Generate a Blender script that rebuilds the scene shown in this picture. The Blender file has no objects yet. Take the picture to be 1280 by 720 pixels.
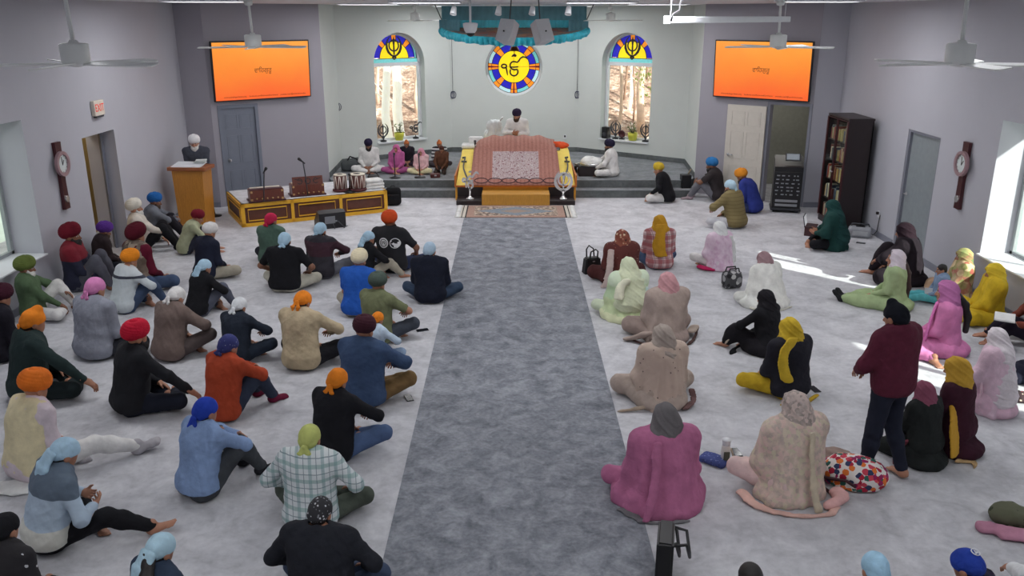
import bpy, bmesh, math, random, time
import numpy as np
from mathutils import Vector, Matrix, geometry
T0 = time.time()
SC = bpy.context.scene
COL = SC.collection
R = math.radians
# ---------------------------------------------------------------- camera model (metres; camera above x=0,y=0)
FPX, CAMH = 1060.0, 3.9
PITCH = math.atan(341.0 / 1060.0)
def at(px, py, z=0.0):
    """floor-plan position of a spot seen at a pixel of the photograph, lying at height z"""
    u, v = (px - 640) / FPX, (py - 360) / FPX
    a = PITCH + math.atan(v)
    D = (CAMH - z) / math.tan(a)
    c = D * math.cos(PITCH) + (CAMH - z) * math.sin(PITCH)
    return Vector((u * c, D, z))
def at_depth(px, py, D):
    u, v = (px - 640) / FPX, (py - 360) / FPX
    h = D * math.tan(PITCH + math.atan(v))
    c = D * math.cos(PITCH) + h * math.sin(PITCH)
    return Vector((u * c, D, CAMH - h))
# ---------------------------------------------------------------- object helpers
def link(o, parent=None):
    COL.objects.link(o)
    if parent is not None: o.parent = parent
    return o
def tag(o, label=None, cat=None, group=None, kind=None):
    if label: o['label'] = label
    if cat: o['category'] = cat
    if group: o['group'] = group
    if kind: o['kind'] = kind
    return o
def thing(name, label, cat, loc=(0, 0, 0), rz=0.0, group=None, scale=None):
    o = bpy.data.objects.new(name, None)
    o.empty_display_size = 0.1
    o.location = loc; o.rotation_euler = (0, 0, rz)
    if scale: o.scale = (scale,) * 3
    return tag(link(o), label, cat, group)
def obj(name, bm, mats, parent=None, smooth=False, auto=None):
    me = bpy.data.meshes.new(name)
    bm.normal_update(); bm.to_mesh(me); bm.free()
    for m in (mats if isinstance(mats, (list, tuple)) else [mats]): me.materials.append(m)
    if smooth:
        me.polygons.foreach_set('use_smooth', [True] * len(me.polygons))
        if auto: me.set_sharp_from_angle(angle=R(auto))
    o = bpy.data.objects.new(name, me)
    return link(o, parent)
def clone(root, loc=None, rz=None, label=None):
    r = root.copy(); COL.objects.link(r)
    if loc is not None: r.location = loc
    if rz is not None: r.rotation_euler = (0, 0, rz)
    if label: r['label'] = label
    for ch in list(root.children):
        c = ch.copy(); COL.objects.link(c); c.parent = r
        for g in list(ch.children):
            d = g.copy(); COL.objects.link(d); d.parent = c
    return r
def frame(x=None, z=None):
    return None
# bmesh adders -------------------------------------------------------------------
def M4(loc=(0, 0, 0), rot=(0, 0, 0)):
    return Matrix.Translation(loc) @ Matrix.Rotation(rot[2], 4, 'Z') @ Matrix.Rotation(rot[1], 4, 'Y') @ Matrix.Rotation(rot[0], 4, 'X')
def box(bm, c, s, rot=(0, 0, 0), bev=0.0, mi=0, seg=2):
    r = bmesh.ops.create_cube(bm, size=1.0)
    vs = r['verts']
    bmesh.ops.scale(bm, vec=s, verts=vs)
    fs = {f for v in vs for f in v.link_faces}
    if bev > 0:
        es = list({e for v in vs for e in v.link_edges})
        q = bmesh.ops.bevel(bm, geom=es, offset=bev, segments=seg, profile=0.5, affect='EDGES', clamp_overlap=True)
        vs = list({v for f in q['faces'] for v in f.verts} | {v for v in vs if v.is_valid})
        fs = {f for v in vs for f in v.link_faces}
    for f in fs: f.material_index = mi
    bmesh.ops.transform(bm, matrix=M4(c, rot), verts=vs)
    return vs
def lathe(bm, prof, c=(0, 0, 0), n=24, mi=0, rot=(0, 0, 0), capped=True):
    rings = []
    m = M4(c, rot)
    for r, z in prof:
        rings.append([bm.verts.new(m @ Vector((r * math.cos(2 * math.pi * i / n), r * math.sin(2 * math.pi * i / n), z))) for i in range(n)])
    for a, b in zip(rings, rings[1:]):
        for i in range(n):
            f = bm.faces.new((a[i], a[(i + 1) % n], b[(i + 1) % n], b[i])); f.material_index = mi; f.smooth = True
    if capped:
        if prof[0][0] > 1e-4:
            f = bm.faces.new(rings[0][::-1]); f.material_index = mi
        if prof[-1][0] > 1e-4:
            f = bm.faces.new(rings[-1]); f.material_index = mi
    return [v for r in rings for v in r]
def tube(bm, pts, rad, n=8, mi=0, closed=False):
    pts = [Vector(p) for p in pts]
    k = len(pts)
    rads = rad if isinstance(rad, (list, tuple)) else [rad] * k
    rings = []
    up = Vector((0, 0, 1))
    prev = None
    for i, p in enumerate(pts):
        if closed: t = pts[(i + 1) % k] - pts[i - 1]
        else: t = pts[min(i + 1, k - 1)] - pts[max(i - 1, 0)]
        t.normalize()
        if prev is None:
            a = t.cross(up)
            if a.length < 1e-3: a = t.cross(Vector((1, 0, 0)))
        else:
            a = prev - t * prev.dot(t)
            if a.length < 1e-4: a = t.cross(up)
        a.normalize(); prev = a; b = t.cross(a)
        rings.append([bm.verts.new(p + rads[i] * (a * math.cos(2 * math.pi * j / n) + b * math.sin(2 * math.pi * j / n))) for j in range(n)])
    prs = list(zip(rings, rings[1:]))
    if closed: prs.append((rings[-1], rings[0]))
    for A, B in prs:
        for j in range(n):
            f = bm.faces.new((A[j], A[(j + 1) % n], B[(j + 1) % n], B[j])); f.material_index = mi; f.smooth = True
    if not closed:
        f = bm.faces.new(rings[0][::-1]); f.material_index = mi
        f = bm.faces.new(rings[-1]); f.material_index = mi
def prism(bm, loop, z0, z1, m=None, mi=0):
    """closed 2D loop (CCW) pushed from z0 to z1, then moved by matrix m"""
    m = m or Matrix()
    a = [bm.verts.new(m @ Vector((x, y, z0))) for x, y in loop]
    b = [bm.verts.new(m @ Vector((x, y, z1))) for x, y in loop]
    n = len(loop)
    fs = [bm.faces.new(a[::-1]), bm.faces.new(b)] + [bm.faces.new((a[i], a[(i + 1) % n], b[(i + 1) % n], b[i])) for i in range(n)]
    for f in fs: f.material_index = mi
    return a + b
def stroke(bm, pts, w, z0, z1, m=None, mi=0, closed=False):
    """flat pen stroke of width w (or list of widths) along a 2D path, pushed from z0 to z1"""
    m = m or Matrix()
    k = len(pts); ws = w if isinstance(w, (list, tuple)) else [w] * k
    L, Rr = [], []
    for i, p in enumerate(pts):
        if closed: a, b = pts[i - 1], pts[(i + 1) % k]
        else: a, b = pts[max(i - 1, 0)], pts[min(i + 1, k - 1)]
        t = Vector((b[0] - a[0], b[1] - a[1])); t.normalize()
        nrm = Vector((-t.y, t.x)) * ws[i] * 0.5
        L.append((p[0] + nrm.x, p[1] + nrm.y)); Rr.append((p[0] - nrm.x, p[1] - nrm.y))
    V = [[bm.verts.new(m @ Vector((q[0], q[1], z))) for q in S] for S in (L, Rr) for z in (z0, z1)]
    Ll, Lh, Rl, Rh = V
    rng = range(k if closed else k - 1)
    for i in rng:
        j = (i + 1) % k
        for q in ((Lh[i], Rh[i], Rh[j], Lh[j]), (Ll[i], Ll[j], Rl[j], Rl[i]), (Ll[i], Lh[i], Lh[j], Ll[j]), (Rl[i], Rl[j], Rh[j], Rh[i])):
            f = bm.faces.new(q); f.material_index = mi
    if not closed:
        for i, rev in ((0, 0), (k - 1, 1)):
            q = (Ll[i], Rl[i], Rh[i], Lh[i])
            f = bm.faces.new(q[::-1] if rev else q); f.material_index = mi
def arc(cx, cy, r, a0, a1, n=16, ry=None):
    ry = ry or r
    return [(cx + r * math.cos(R(a0 + (a1 - a0) * i / n)), cy + ry * math.sin(R(a0 + (a1 - a0) * i / n))) for i in range(n + 1)]
def text_mesh(name, body, size, mat, parent, M, align='CENTER', ext=0.001):
    cu = bpy.data.curves.new(name, 'FONT'); cu.body = body; cu.size = size
    cu.align_x = align; cu.align_y = 'CENTER'; cu.extrude = ext; cu.resolution_u = 3
    t = bpy.data.objects.new(name + '_tmp', cu); COL.objects.link(t)
    dg = bpy.context.evaluated_depsgraph_get()
    me = bpy.data.meshes.new_from_object(t.evaluated_get(dg))
    bpy.data.objects.remove(t); bpy.data.curves.remove(cu)
    me.name = name; me.materials.clear(); me.materials.append(mat)
    me.transform(M)
    return link(bpy.data.objects.new(name, me), parent)
# ---------------------------------------------------------------- materials
def lin(c):
    return tuple(((x / 255.0) / 12.92 if x / 255.0 <= 0.04045 else ((x / 255.0 + 0.055) / 1.055) ** 2.4) for x in c) + (1.0,)
class NT:
    def __init__(s, name):
        s.m = bpy.data.materials.new(name); s.m.use_nodes = True
        s.t = s.m.node_tree; s.n = s.t.nodes; s.l = s.t.links
        s.b = s.n['Principled BSDF']
        s._co = None
    def add(s, typ, **kw):
        n = s.n.new(typ)
        for k, v in kw.items():
            if hasattr(n, k) and k not in n.inputs: setattr(n, k, v)
            else: n.inputs[k].default_value = v
        return n
    def co(s):
        if s._co is None: s._co = s.add('ShaderNodeTexCoord').outputs['Object']
        return s._co
    def noise(s, scale, detail=3.0, rough=0.55, vec=None, dist=0.0):
        n = s.add('ShaderNodeTexNoise'); n.inputs['Scale'].default_value = scale
        n.inputs['Detail'].default_value = detail; n.inputs['Roughness'].default_value = rough; n.inputs['Distortion'].default_value = dist
        s.l.new(vec or s.co(), n.inputs['Vector'])
        return n.outputs['Fac']
    def mapping(s, scale=(1, 1, 1), rot=(0, 0, 0), loc=(0, 0, 0)):
        n = s.add('ShaderNodeMapping'); n.inputs['Scale'].default_value = scale
        n.inputs['Rotation'].default_value = rot; n.inputs['Location'].default_value = loc
        s.l.new(s.co(), n.inputs['Vector']); return n.outputs['Vector']
    def ramp(s, fac, stops, const=False):
        n = s.add('ShaderNodeValToRGB')
        cr = n.color_ramp
        if const: cr.interpolation = 'CONSTANT'
        while len(cr.elements) > 1: cr.elements.remove(cr.elements[-1])
        cr.elements[0].position = stops[0][0]; cr.elements[0].color = stops[0][1]
        for p, c in stops[1:]:
            e = cr.elements.new(p); e.color = c
        s.l.new(fac, n.inputs['Fac']); return n.outputs['Color']
    def math(s, op, a, b=0.0, c=None, clamp=False):
        n = s.add('ShaderNodeMath'); n.operation = op; n.use_clamp = clamp
        for i, x in enumerate((a, b, c)):
            if x is None: continue
            if isinstance(x, (int, float)): n.inputs[i].default_value = x
            else: s.l.new(x, n.inputs[i])
        return n.outputs[0]
    def mix(s, fac, a, b, mode='MIX'):
        n = s.add('ShaderNodeMix'); n.data_type = 'RGBA'; n.blend_type = mode
        for sock, x in ((n.inputs['Factor'], fac), (n.inputs[6], a), (n.inputs[7], b)):
            if isinstance(x, (int, float)): sock.default_value = x
            elif isinstance(x, tuple): sock.default_value = x
            else: s.l.new(x, sock)
        return n.outputs[2]
    def sep(s, vec=None):
        n = s.add('ShaderNodeSeparateXYZ'); s.l.new(vec or s.co(), n.inputs[0]); return n.outputs
    def color(s, c):
        if isinstance(c, tuple): s.b.inputs['Base Color'].default_value = c
        else: s.l.new(c, s.b.inputs['Base Color'])
        return s
    def rough(s, r): s.b.inputs['Roughness'].default_value = r; return s
    def bump(s, h, strength=0.3, dist=0.01):
        n = s.add('ShaderNodeBump'); n.inputs['Strength'].default_value = strength; n.inputs['Distance'].default_value = dist
        s.l.new(h, n.inputs['Height']); s.l.new(n.outputs['Normal'], s.b.inputs['Normal']); return s
    def emit(s, c, strength):
        if isinstance(c, tuple): s.b.inputs['Emission Color'].default_value = c
        else: s.l.new(c, s.b.inputs['Emission Color'])
        s.b.inputs['Emission Strength'].default_value = strength; return s
MATS = {}
def plain(name, rgb, rough=0.5, metal=0.0, var=0.06, scale=12.0, emit=0.0):
    if name in MATS: return MATS[name]
    t = NT(name); c = lin(rgb)
    f = t.noise(scale, 3)
    a = tuple(min(1, x * (1 - var)) for x in c[:3]) + (1,); b = tuple(min(1, x * (1 + var)) for x in c[:3]) + (1,)
    t.color(t.ramp(f, [(0.3, a), (0.7, b)])).rough(rough)
    t.b.inputs['Metallic'].default_value = metal
    if emit: t.emit(c, emit)
    MATS[name] = t.m; return t.m
def fab(rgb, var=0.12, rough=0.9):
    """woven cloth with soft tonal variation and fine weave relief"""
    key = 'cloth_%d_%d_%d' % rgb
    lum = .3 * rgb[0] + .59 * rgb[1] + .11 * rgb[2]; rgb = tuple(x + (lum - x) * .13 for x in rgb)
    if key in MATS: return MATS[key]
    t = NT(key); c = lin(rgb)
    f = t.noise(7.0, 4, 0.6)
    a = tuple(x * (1 - var * 1.6) for x in c[:3]) + (1,); b = tuple(min(1, x * (1 + var)) for x in c[:3]) + (1,)
    t.color(t.ramp(f, [(0.3, a), (0.72, b)])).rough(rough)
    t.b.inputs['Specular IOR Level'].default_value = 0.2
    t.b.inputs['Sheen Weight'].default_value = 0.0
    w = t.noise(16.0, 3, 0.55, dist=0.8)
    t.bump(w, 0.35, 0.02)
    MATS[key] = t.m; return t.m
def plaid(key, base, cx, cz, px=9.0, pz=9.0, w=0.25, third=None):
    if key in MATS: return MATS[key]
    t = NT(key); s = t.sep()
    ang = t.math('ADD', s[0], t.math('MULTIPLY', s[1], 0.35))
    fx = t.math('LESS_THAN', t.math('FRACT', t.math('MULTIPLY', ang, px)), w)
    fz = t.math('LESS_THAN', t.math('FRACT', t.math('MULTIPLY', s[2], pz)), w)
    col = t.mix(t.math('MULTIPLY', fx, 0.6), lin(base), lin(cx))
    col = t.mix(t.math('MULTIPLY', fz, 0.6), col, lin(cz))
    if third:
        g = t.math('LESS_THAN', t.math('FRACT', t.math('ADD', t.math('MULTIPLY', ang, px), 0.4)), 0.06)
        h = t.math('LESS_THAN', t.math('FRACT', t.math('ADD', t.math('MULTIPLY', s[2], pz), 0.4)), 0.06)
        col = t.mix(t.math('MULTIPLY', t.math('MAXIMUM', g, h), 0.7), col, lin(third))
    t.color(col).rough(0.9); t.bump(t.noise(14, 3), 0.3, 0.02)
    MATS[key] = t.m; return t.m
def blocks(key, stops, axis=2, lo=0.0, hi=1.0, wob=0.0):
    """bands of colour by height on the garment; stops = [(height m, rgb)]"""
    if key in MATS: return MATS[key]
    t = NT(key); s = t.sep()
    v = t.math('DIVIDE', t.math('SUBTRACT', s[axis], lo), hi - lo)
    if wob: v = t.math('ADD', v, t.math('MULTIPLY', t.math('SUBTRACT', t.noise(6.0), 0.5), wob))
    t.color(t.ramp(v, [(max(0, (p - lo) / (hi - lo)), lin(c)) for p, c in stops], const=True)).rough(0.9)
    t.bump(t.noise(15, 3), 0.3, 0.02)
    MATS[key] = t.m; return t.m
def stripes(key, a, b, f=14.0, axis=2, duty=0.5):
    if key in MATS: return MATS[key]
    t = NT(key); s = t.sep()
    m = t.math('LESS_THAN', t.math('FRACT', t.math('MULTIPLY', s[axis], f)), duty)
    t.color(t.mix(m, lin(a), lin(b))).rough(0.9)
    MATS[key] = t.m; return t.m
def floral(key, base, cols, scale=22.0, amount=0.5, soft=False):
    """printed cloth: scattered blotches of several colours"""
    if key in MATS: return MATS[key]
    t = NT(key)
    v = t.add('ShaderNodeTexVoronoi'); v.inputs['Scale'].default_value = scale; t.l.new(t.co(), v.inputs['Vector'])
    rnd = t.sep(v.outputs['Color'])
    pick = t.ramp(rnd[0], [(i / len(cols), lin(c)) for i, c in enumerate(cols)], const=True)
    if soft: fac = t.ramp(t.noise(scale * 0.5, 5, 0.65), [(0.5 - amount * 0.3, (0, 0, 0, 1)), (0.6, (1, 1, 1, 1))])
    else:
        d = t.math('LESS_THAN', t.math('ADD', v.outputs['Distance'], t.math('MULTIPLY', t.noise(scale * 2.5), 0.4)), amount)
        fac = t.math('MULTIPLY', d, t.math('GREATER_THAN', rnd[1], 0.25))
    t.color(t.mix(fac, lin(base), pick)).rough(0.9); t.bump(t.noise(14, 3), 0.25, 0.02)
    MATS[key] = t.m; return t.m
# ================================================================ implicit-surface body builder
def V(*a): return np.array(a, dtype=np.float64)
def unit(v): v = np.asarray(v, float); return v / (np.linalg.norm(v) + 1e-12)
class Sh:
    """one rounded shape: bounds, distance function, blend radius, add / cut"""
    __slots__ = ('lo', 'hi', 'fn', 'k', 'op', 'tag')
    def __init__(s, lo, hi, fn, k=0.03, op='+', tg=''):
        s.lo, s.hi, s.fn, s.k, s.op, s.tag = lo, hi, fn, k, op, tg
def cap(a, b, ra, rb=None, k=0.03, wr=1.0, xd=None, op='+', tg=''):
    a, b = np.asarray(a, float), np.asarray(b, float); rb = ra if rb is None else rb
    m = max(ra, rb) * max(1.0, wr)
    lo, hi = np.minimum(a, b) - m, np.maximum(a, b) + m
    if wr != 1.0:
        xd = unit(V(1, 0, 0) if xd is None else xd); sc = 1 - 1 / wr
    ba = b - a
    if wr != 1.0: ba = ba - xd * (ba @ xd) * sc
    bb = ba @ ba + 1e-12
    def fn(x, y, z):
        px, py, pz = x - a[0], y - a[1], z - a[2]
        if wr != 1.0:
            q = (px * xd[0] + py * xd[1] + pz * xd[2]) * sc
            px, py, pz = px - xd[0] * q, py - xd[1] * q, pz - xd[2] * q
        h = np.clip((px * ba[0] + py * ba[1] + pz * ba[2]) / bb, 0, 1)
        return np.sqrt((px - ba[0] * h) ** 2 + (py - ba[1] * h) ** 2 + (pz - ba[2] * h) ** 2) - (ra + (rb - ra) * h)
    return Sh(lo, hi, fn, k, op, tg)
def ell(c, r, Rm=None, k=0.03, op='+', tg=''):
    c = np.asarray(c, float); r = np.asarray(r, float)
    Rm = np.eye(3) if Rm is None else Rm
    ext = np.sqrt(((Rm * r) ** 2).sum(1))
    def fn(x, y, z):
        px, py, pz = x - c[0], y - c[1], z - c[2]
        k0 = k1 = 0
        for i in range(3):
            q = (px * Rm[0, i] + py * Rm[1, i] + pz * Rm[2, i]) / r[i]
            k0 = k0 + q * q; k1 = k1 + (q / r[i]) ** 2
        k0 = np.sqrt(k0); k1 = np.sqrt(k1) + 1e-9
        return k0 * (k0 - 1.0) / k1
    return Sh(c - ext, c + ext, fn, k, op, tg)
def surf(shapes, vox, disp=None, cuts=(), floor=None):
    """mesh the blended shapes: returns verts (n,3) and quads (m,4)"""
    ad = [s for s in shapes if s.op == '+']
    mg = 2.5 * vox
    lo = np.min([s.lo for s in ad], 0) - mg - 0.02; hi = np.max([s.hi for s in ad], 0) + mg + 0.02
    if floor is not None: lo[2] = max(lo[2], floor - 4 * vox)
    n = np.ceil((hi - lo) / vox).astype(int) + 2
    ax = [(lo[i] + vox * np.arange(n[i])).astype(np.float32) for i in range(3)]
    D = np.full(n, 0.5, np.float32)
    for s in shapes:
        pad = s.k + mg
        i0 = np.clip(np.floor((s.lo - pad - lo) / vox).astype(int), 0, n); i1 = np.clip(np.ceil((s.hi + pad - lo) / vox).astype(int) + 1, 0, n)
        if np.any(i1 <= i0): continue
        sl = tuple(slice(i0[j], i1[j]) for j in range(3))
        x = ax[0][sl[0]][:, None, None]; y = ax[1][sl[1]][None, :, None]; z = ax[2][sl[2]][None, None, :]
        d = s.fn(x, y, z).astype(np.float32)
        A = D[sl]
        if s.op == '+':
            h = np.maximum(s.k - np.abs(A - d), 0) / max(s.k, 1e-6)
            D[sl] = np.minimum(A, d) - h * h * s.k * 0.25
        else:
            d = -d
            h = np.maximum(s.k - np.abs(A - d), 0) / max(s.k, 1e-6)
            D[sl] = np.maximum(A, d) + h * h * s.k * 0.25
    X, Y, Z = ax[0][:, None, None], ax[1][None, :, None], ax[2][None, None, :]
    if disp is not None:
        I = np.nonzero(np.abs(D) < 0.03 + vox)
        D[I] += disp(ax[0][I[0]], ax[1][I[1]], ax[2][I[2]]).astype(np.float32)
    for nrm, d0 in cuts:
        D = np.maximum(D, (X * nrm[0] + Y * nrm[1] + Z * nrm[2] - d0).astype(np.float32))
    D[0], D[-1], D[:, 0], D[:, -1], D[:, :, 0], D[:, :, -1] = .5, .5, .5, .5, .5, .5
    S = D < 0
    c = [n[i] - 1 for i in range(3)]
    cnt = np.zeros(c, np.int8)
    offs = [(i, j, k) for i in (0, 1) for j in (0, 1) for k in (0, 1)]
    for i, j, k in offs: cnt += S[i:i + c[0], j:j + c[1], k:k + c[2]]
    act = (cnt > 0) & (cnt < 8)
    idx = np.argwhere(act)
    if len(idx) == 0: return np.zeros((0, 3)), np.zeros((0, 4), int)
    val = np.stack([D[idx[:, 0] + i, idx[:, 1] + j, idx[:, 2] + k] for i, j, k in offs], 1)
    acc = np.zeros((len(idx), 3)); ct = np.zeros(len(idx))
    for a in range(8):
        for b in range(a + 1, 8):
            oa, ob = np.array(offs[a]), np.array(offs[b])
            if np.abs(oa - ob).sum() != 1: continue
            va, vb = val[:, a], val[:, b]
            m = (va < 0) != (vb < 0)
            t = np.where(m, va / np.where(m, va - vb, 1), 0)
            acc += np.where(m[:, None], oa + t[:, None] * (ob - oa), 0); ct += m
    vert = lo + vox * (idx + acc / ct[:, None])
    idm = np.full(c, -1, np.int32); idm[act] = np.arange(len(idx))
    quads = []
    for axis in range(3):
        u, w = (axis + 1) % 3, (axis + 2) % 3
        sl0 = [slice(1, c[q]) for q in range(3)]; sl1 = list(sl0)
        sl0[axis] = slice(0, c[axis]); sl1[axis] = slice(1, c[axis] + 1)
        A, B = S[tuple(sl0)], S[tuple(sl1)]
        P = np.argwhere(A != B)
        if len(P) == 0: continue
        ins = A[tuple(P.T)]
        base = P.copy(); base[:, u] += 1; base[:, w] += 1
        def cell(du, dw):
            q = base.copy(); q[:, u] += du; q[:, w] += dw; return idm[tuple(q.T)]
        Q = np.stack([cell(-1, -1), cell(0, -1), cell(0, 0), cell(-1, 0)], 1)
        Q[~ins] = Q[~ins][:, ::-1]
        quads.append(Q)
    return vert, np.concatenate(quads)
def np_mesh(name, parts, mats, parent, floor=None):
    """parts: list of (verts, quads, material index or array)"""
    vs, qs, ms, o = [], [], [], 0
    for v, q, m in parts:
        if len(v) == 0: continue
        vs.append(v); qs.append(q + o); ms.append(np.broadcast_to(m, len(q))); o += len(v)
    v = np.concatenate(vs); q = np.concatenate(qs); m = np.concatenate(ms)
    if floor is not None: v[:, 2] = np.maximum(v[:, 2], floor)
    me = bpy.data.meshes.new(name)
    me.vertices.add(len(v)); me.vertices.foreach_set('co', v.astype(np.float32).ravel())
    me.loops.add(q.size); me.loops.foreach_set('vertex_index', q.astype(np.int32).ravel())
    me.polygons.add(len(q)); me.polygons.foreach_set('loop_start', np.arange(0, q.size, 4, dtype=np.int32))
    me.polygons.foreach_set('loop_total', np.full(len(q), 4, np.int32))
    me.polygons.foreach_set('use_smooth', np.ones(len(q), bool))
    for mt in mats: me.materials.append(mt)
    me.polygons.foreach_set('material_index', m.astype(np.int32))
    me.update(calc_edges=True)
    return link(bpy.data.objects.new(name, me), parent)
def folds(amp, freq, seed, vert=0.0):
    """gentle cloth folds; vert > 0 makes them hang (vary mostly around the figure)"""
    rs = np.random.RandomState(seed)
    ks = rs.normal(size=(6, 3)); ks /= np.linalg.norm(ks, axis=1)[:, None]
    ks[:, 2] *= (1 - vert); ph = rs.uniform(0, 6.28, 6); fr = freq * np.array([.6, .8, 1., 1.3, 1.7, 2.3]); am = np.array([1, .9, .8, .6, .4, .3])
    def f(x, y, z):
        wx = x + .02 * np.sin(9 * z + ph[0]) + .02 * np.sin(11 * y + ph[1]); wz = z + .025 * np.sin(8 * x + ph[2])
        r = 0
        for i in range(6):
            q = np.sin(fr[i] * (ks[i, 0] * wx + ks[i, 1] * y + ks[i, 2] * wz) + ph[i] + 1.2 * np.sin(7 * ks[i, 1] * x + 6 * ks[i, 0] * z + ph[5 - i]))
            r = r - am[i] * (np.clip(q, 0, 1) ** 2.2 - .3)
        return amp * 0.62 * r
    return f
# ================================================================ people
SKIN = {'tan': (176, 124, 98), 'brown': (134, 90, 68), 'pale': (206, 160, 140), 'dark': (104, 70, 54)}
def skin_mat(k):
    key = 'skin_' + k
    if key not in MATS:
        t = NT(key); c = lin(SKIN[k])
        t.color(t.ramp(t.noise(30, 3), [(0.3, tuple(x * .9 for x in c[:3]) + (1,)), (0.7, c)])).rough(0.55)
        MATS[key] = t.m
    return MATS[key]
def ik(a, t, l1, l2, pole):
    a, t = np.asarray(a, float), np.asarray(t, float)
    d = t - a; L = np.linalg.norm(d); mx = (l1 + l2) * 0.995
    if L > mx: t = a + d / L * mx; d = t - a; L = mx
    L = max(L, abs(l1 - l2) + .02)
    u = d / (np.linalg.norm(d) + 1e-9)
    x = (l1 * l1 - l2 * l2 + L * L) / (2 * L); h = math.sqrt(max(l1 * l1 - x * x, 0))
    p = np.asarray(pole, float); p = p - u * (p @ u); p = unit(p)
    return a + u * x + p * h, t
def rx(a): return np.array([[1, 0, 0], [0, math.cos(a), -math.sin(a)], [0, math.sin(a), math.cos(a)]])
def rzm(a): return np.array([[math.cos(a), -math.sin(a), 0], [math.sin(a), math.cos(a), 0], [0, 0, 1]])
def rym(a): return np.array([[math.cos(a), 0, math.sin(a)], [0, 1, 0], [-math.sin(a), 0, math.cos(a)]])
# leg poses: pelvis height, then knee and ankle of the right leg and of the left leg, toe directions
LEGS = {
 'cross':   (.10, (.37, .30, .13), (-.02, .43, .06), (-.37, .30, .13), (.04, .33, .06), (-1, -.1, -.1), (1, -.05, -.1)),
 'up':      (.10, (.15, .34, .40), (.13, .55, .06), (-.15, .34, .40), (-.13, .55, .06), (.1, 1, -.1), (-.1, 1, -.1)),
 'rup':     (.10, (.17, .33, .40), (.15, .52, .06), (-.38, .28, .12), (-.02, .36, .06), (.1, 1, -.1), (1, .1, -.1)),
 'lup':     (.10, (.38, .28, .12), (.02, .36, .06), (-.17, .33, .40), (-.15, .52, .06), (-1, .1, -.1), (-.1, 1, -.1)),
 'rout':    (.10, (.30, .38, .20), (.42, .70, .07), (-.37, .30, .13), (.02, .36, .06), (.4, 1, .3), (1, 0, -.1)),
 'lout':    (.10, (.37, .30, .13), (-.02, .36, .06), (-.26, .40, .20), (-.36, .72, .07), (-1, 0, -.1), (-.3, 1, .3)),
 'sideL':   (.10, (.02, .42, .11), (-.36, .36, .06), (-.26, .38, .10), (-.46, .08, .06), (-1, -.4, -.1), (-.8, -.6, -.1)),
 'sideR':   (.10, (.26, .38, .10), (.46, .08, .06), (-.02, .42, .11), (.36, .36, .06), (.8, -.6, -.1), (1, -.4, -.1)),
 'kneel':   (.24, (.15, .38, .08), (.11, .0, .06), (-.15, .38, .08), (-.11, .0, .06), (0, -1, -.25), (0, -1, -.25)),
 'long':    (.10, (.12, .42, .15), (.14, .80, .08), (-.12, .42, .15), (-.10, .80, .08), (.1, .6, .8), (-.1, .6, .8)),
 'stand':   (.92, (.11, .05, .49), (.12, -.02, .08), (-.11, .02, .49), (-.15, .03, .08), (.25, 1, -.08), (-.25, 1, -.08)),
}
ARMS = {  # wrist targets (right then left) in the figure's own frame; elbow poles
 'lap':   ((.09, .28, .17), (-.09, .30, .18), (.7, -.5, -.7), (-.7, -.5, -.7)),
 'knees': ((.27, .27, .22), (-.27, .27, .22), (.8, -.4, -.3), (-.8, -.4, -.3)),
 'hug':   ((.03, .47, .36), (-.05, .46, .38), (1, -.1, -.25), (-1, -.1, -.25)),
 'fold':  ((-.05, .36, .42), (.06, .38, .44), (1, .1, -.15), (-1, .1, -.15)),
 'rknee': ((.14, .40, .30), (-.10, .32, .18), (1, .0, -.15), (-1, -.4, -.6)),
 'lknee': ((.10, .32, .18), (-.14, .40, .30), (1, -.4, -.6), (-1, .0, -.15)),
 'rreach': ((.40, .42, .20), (-.10, .30, .18), (1, -.1, .1), (-1, -.4, -.6)),
 'pray':  ((.03, .25, .42), (-.03, .25, .42), (1, -.3, -.7), (-1, -.3, -.7)),
 'read':  ((.13, .32, .28), (-.13, .32, .28), (1, -.3, -.6), (-1, -.3, -.6)),
 'mic':   ((.05, .20, .60), (-.10, .26, .36), (1, -.2, -.7), (-1, -.2, -.7)),
 'hang':  ((.30, .10, .78), (-.30, .08, .78), (1, -.5, .2), (-1, -.5, .2)),
 'fronts': ((.10, .27, .98), (-.12, .28, 1.0), (1, -.5, -.2), (-1, -.5, -.2)),
}
HANDPOSE = {}
def hand_shapes(w, d, n, side, curl):
    d = unit(d); n = unit(n - d * (n @ d)); s = np.cross(d, n) * (1 if side > 0 else -1)
    S = [cap(w - d * .04, w + d * .02, .026, .027, .02, 1.25, s)]
    S.append(ell(w + d * .052, (.041, .052, .017), np.stack([s, d, n], 1), .015))
    L = [.040, .046, .043, .032]
    for i in range(4):
        b = w + d * (.092 - .004 * abs(i - 1)) + s * (.029 - .0195 * i)
        a1 = curl * (.8 + .1 * i); a2 = a1 * 2.0
        fan = s * (.10 - .07 * i)
        d1 = unit(d * math.cos(a1) + n * math.sin(a1) + fan); d2 = unit(d * math.cos(a2) + n * math.sin(a2) + fan * .5)
        m = b + d1 * L[i]; e = m + d2 * L[i] * .85
        S += [cap(b - d * .02, m, .0098, .0088, .004), cap(m, e, .0088, .0072, .003)]
    b = w + d * .028 + s * .030
    d1 = unit(d * .65 + s * .7 + n * .3); d2 = unit(d * .9 + s * .25 + n * .4)
    m = b + d1 * .042; e = m + d2 * .032
    return S + [cap(b, m, .014, .0105, .01), cap(m, e, .0105, .008, .004)]
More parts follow.
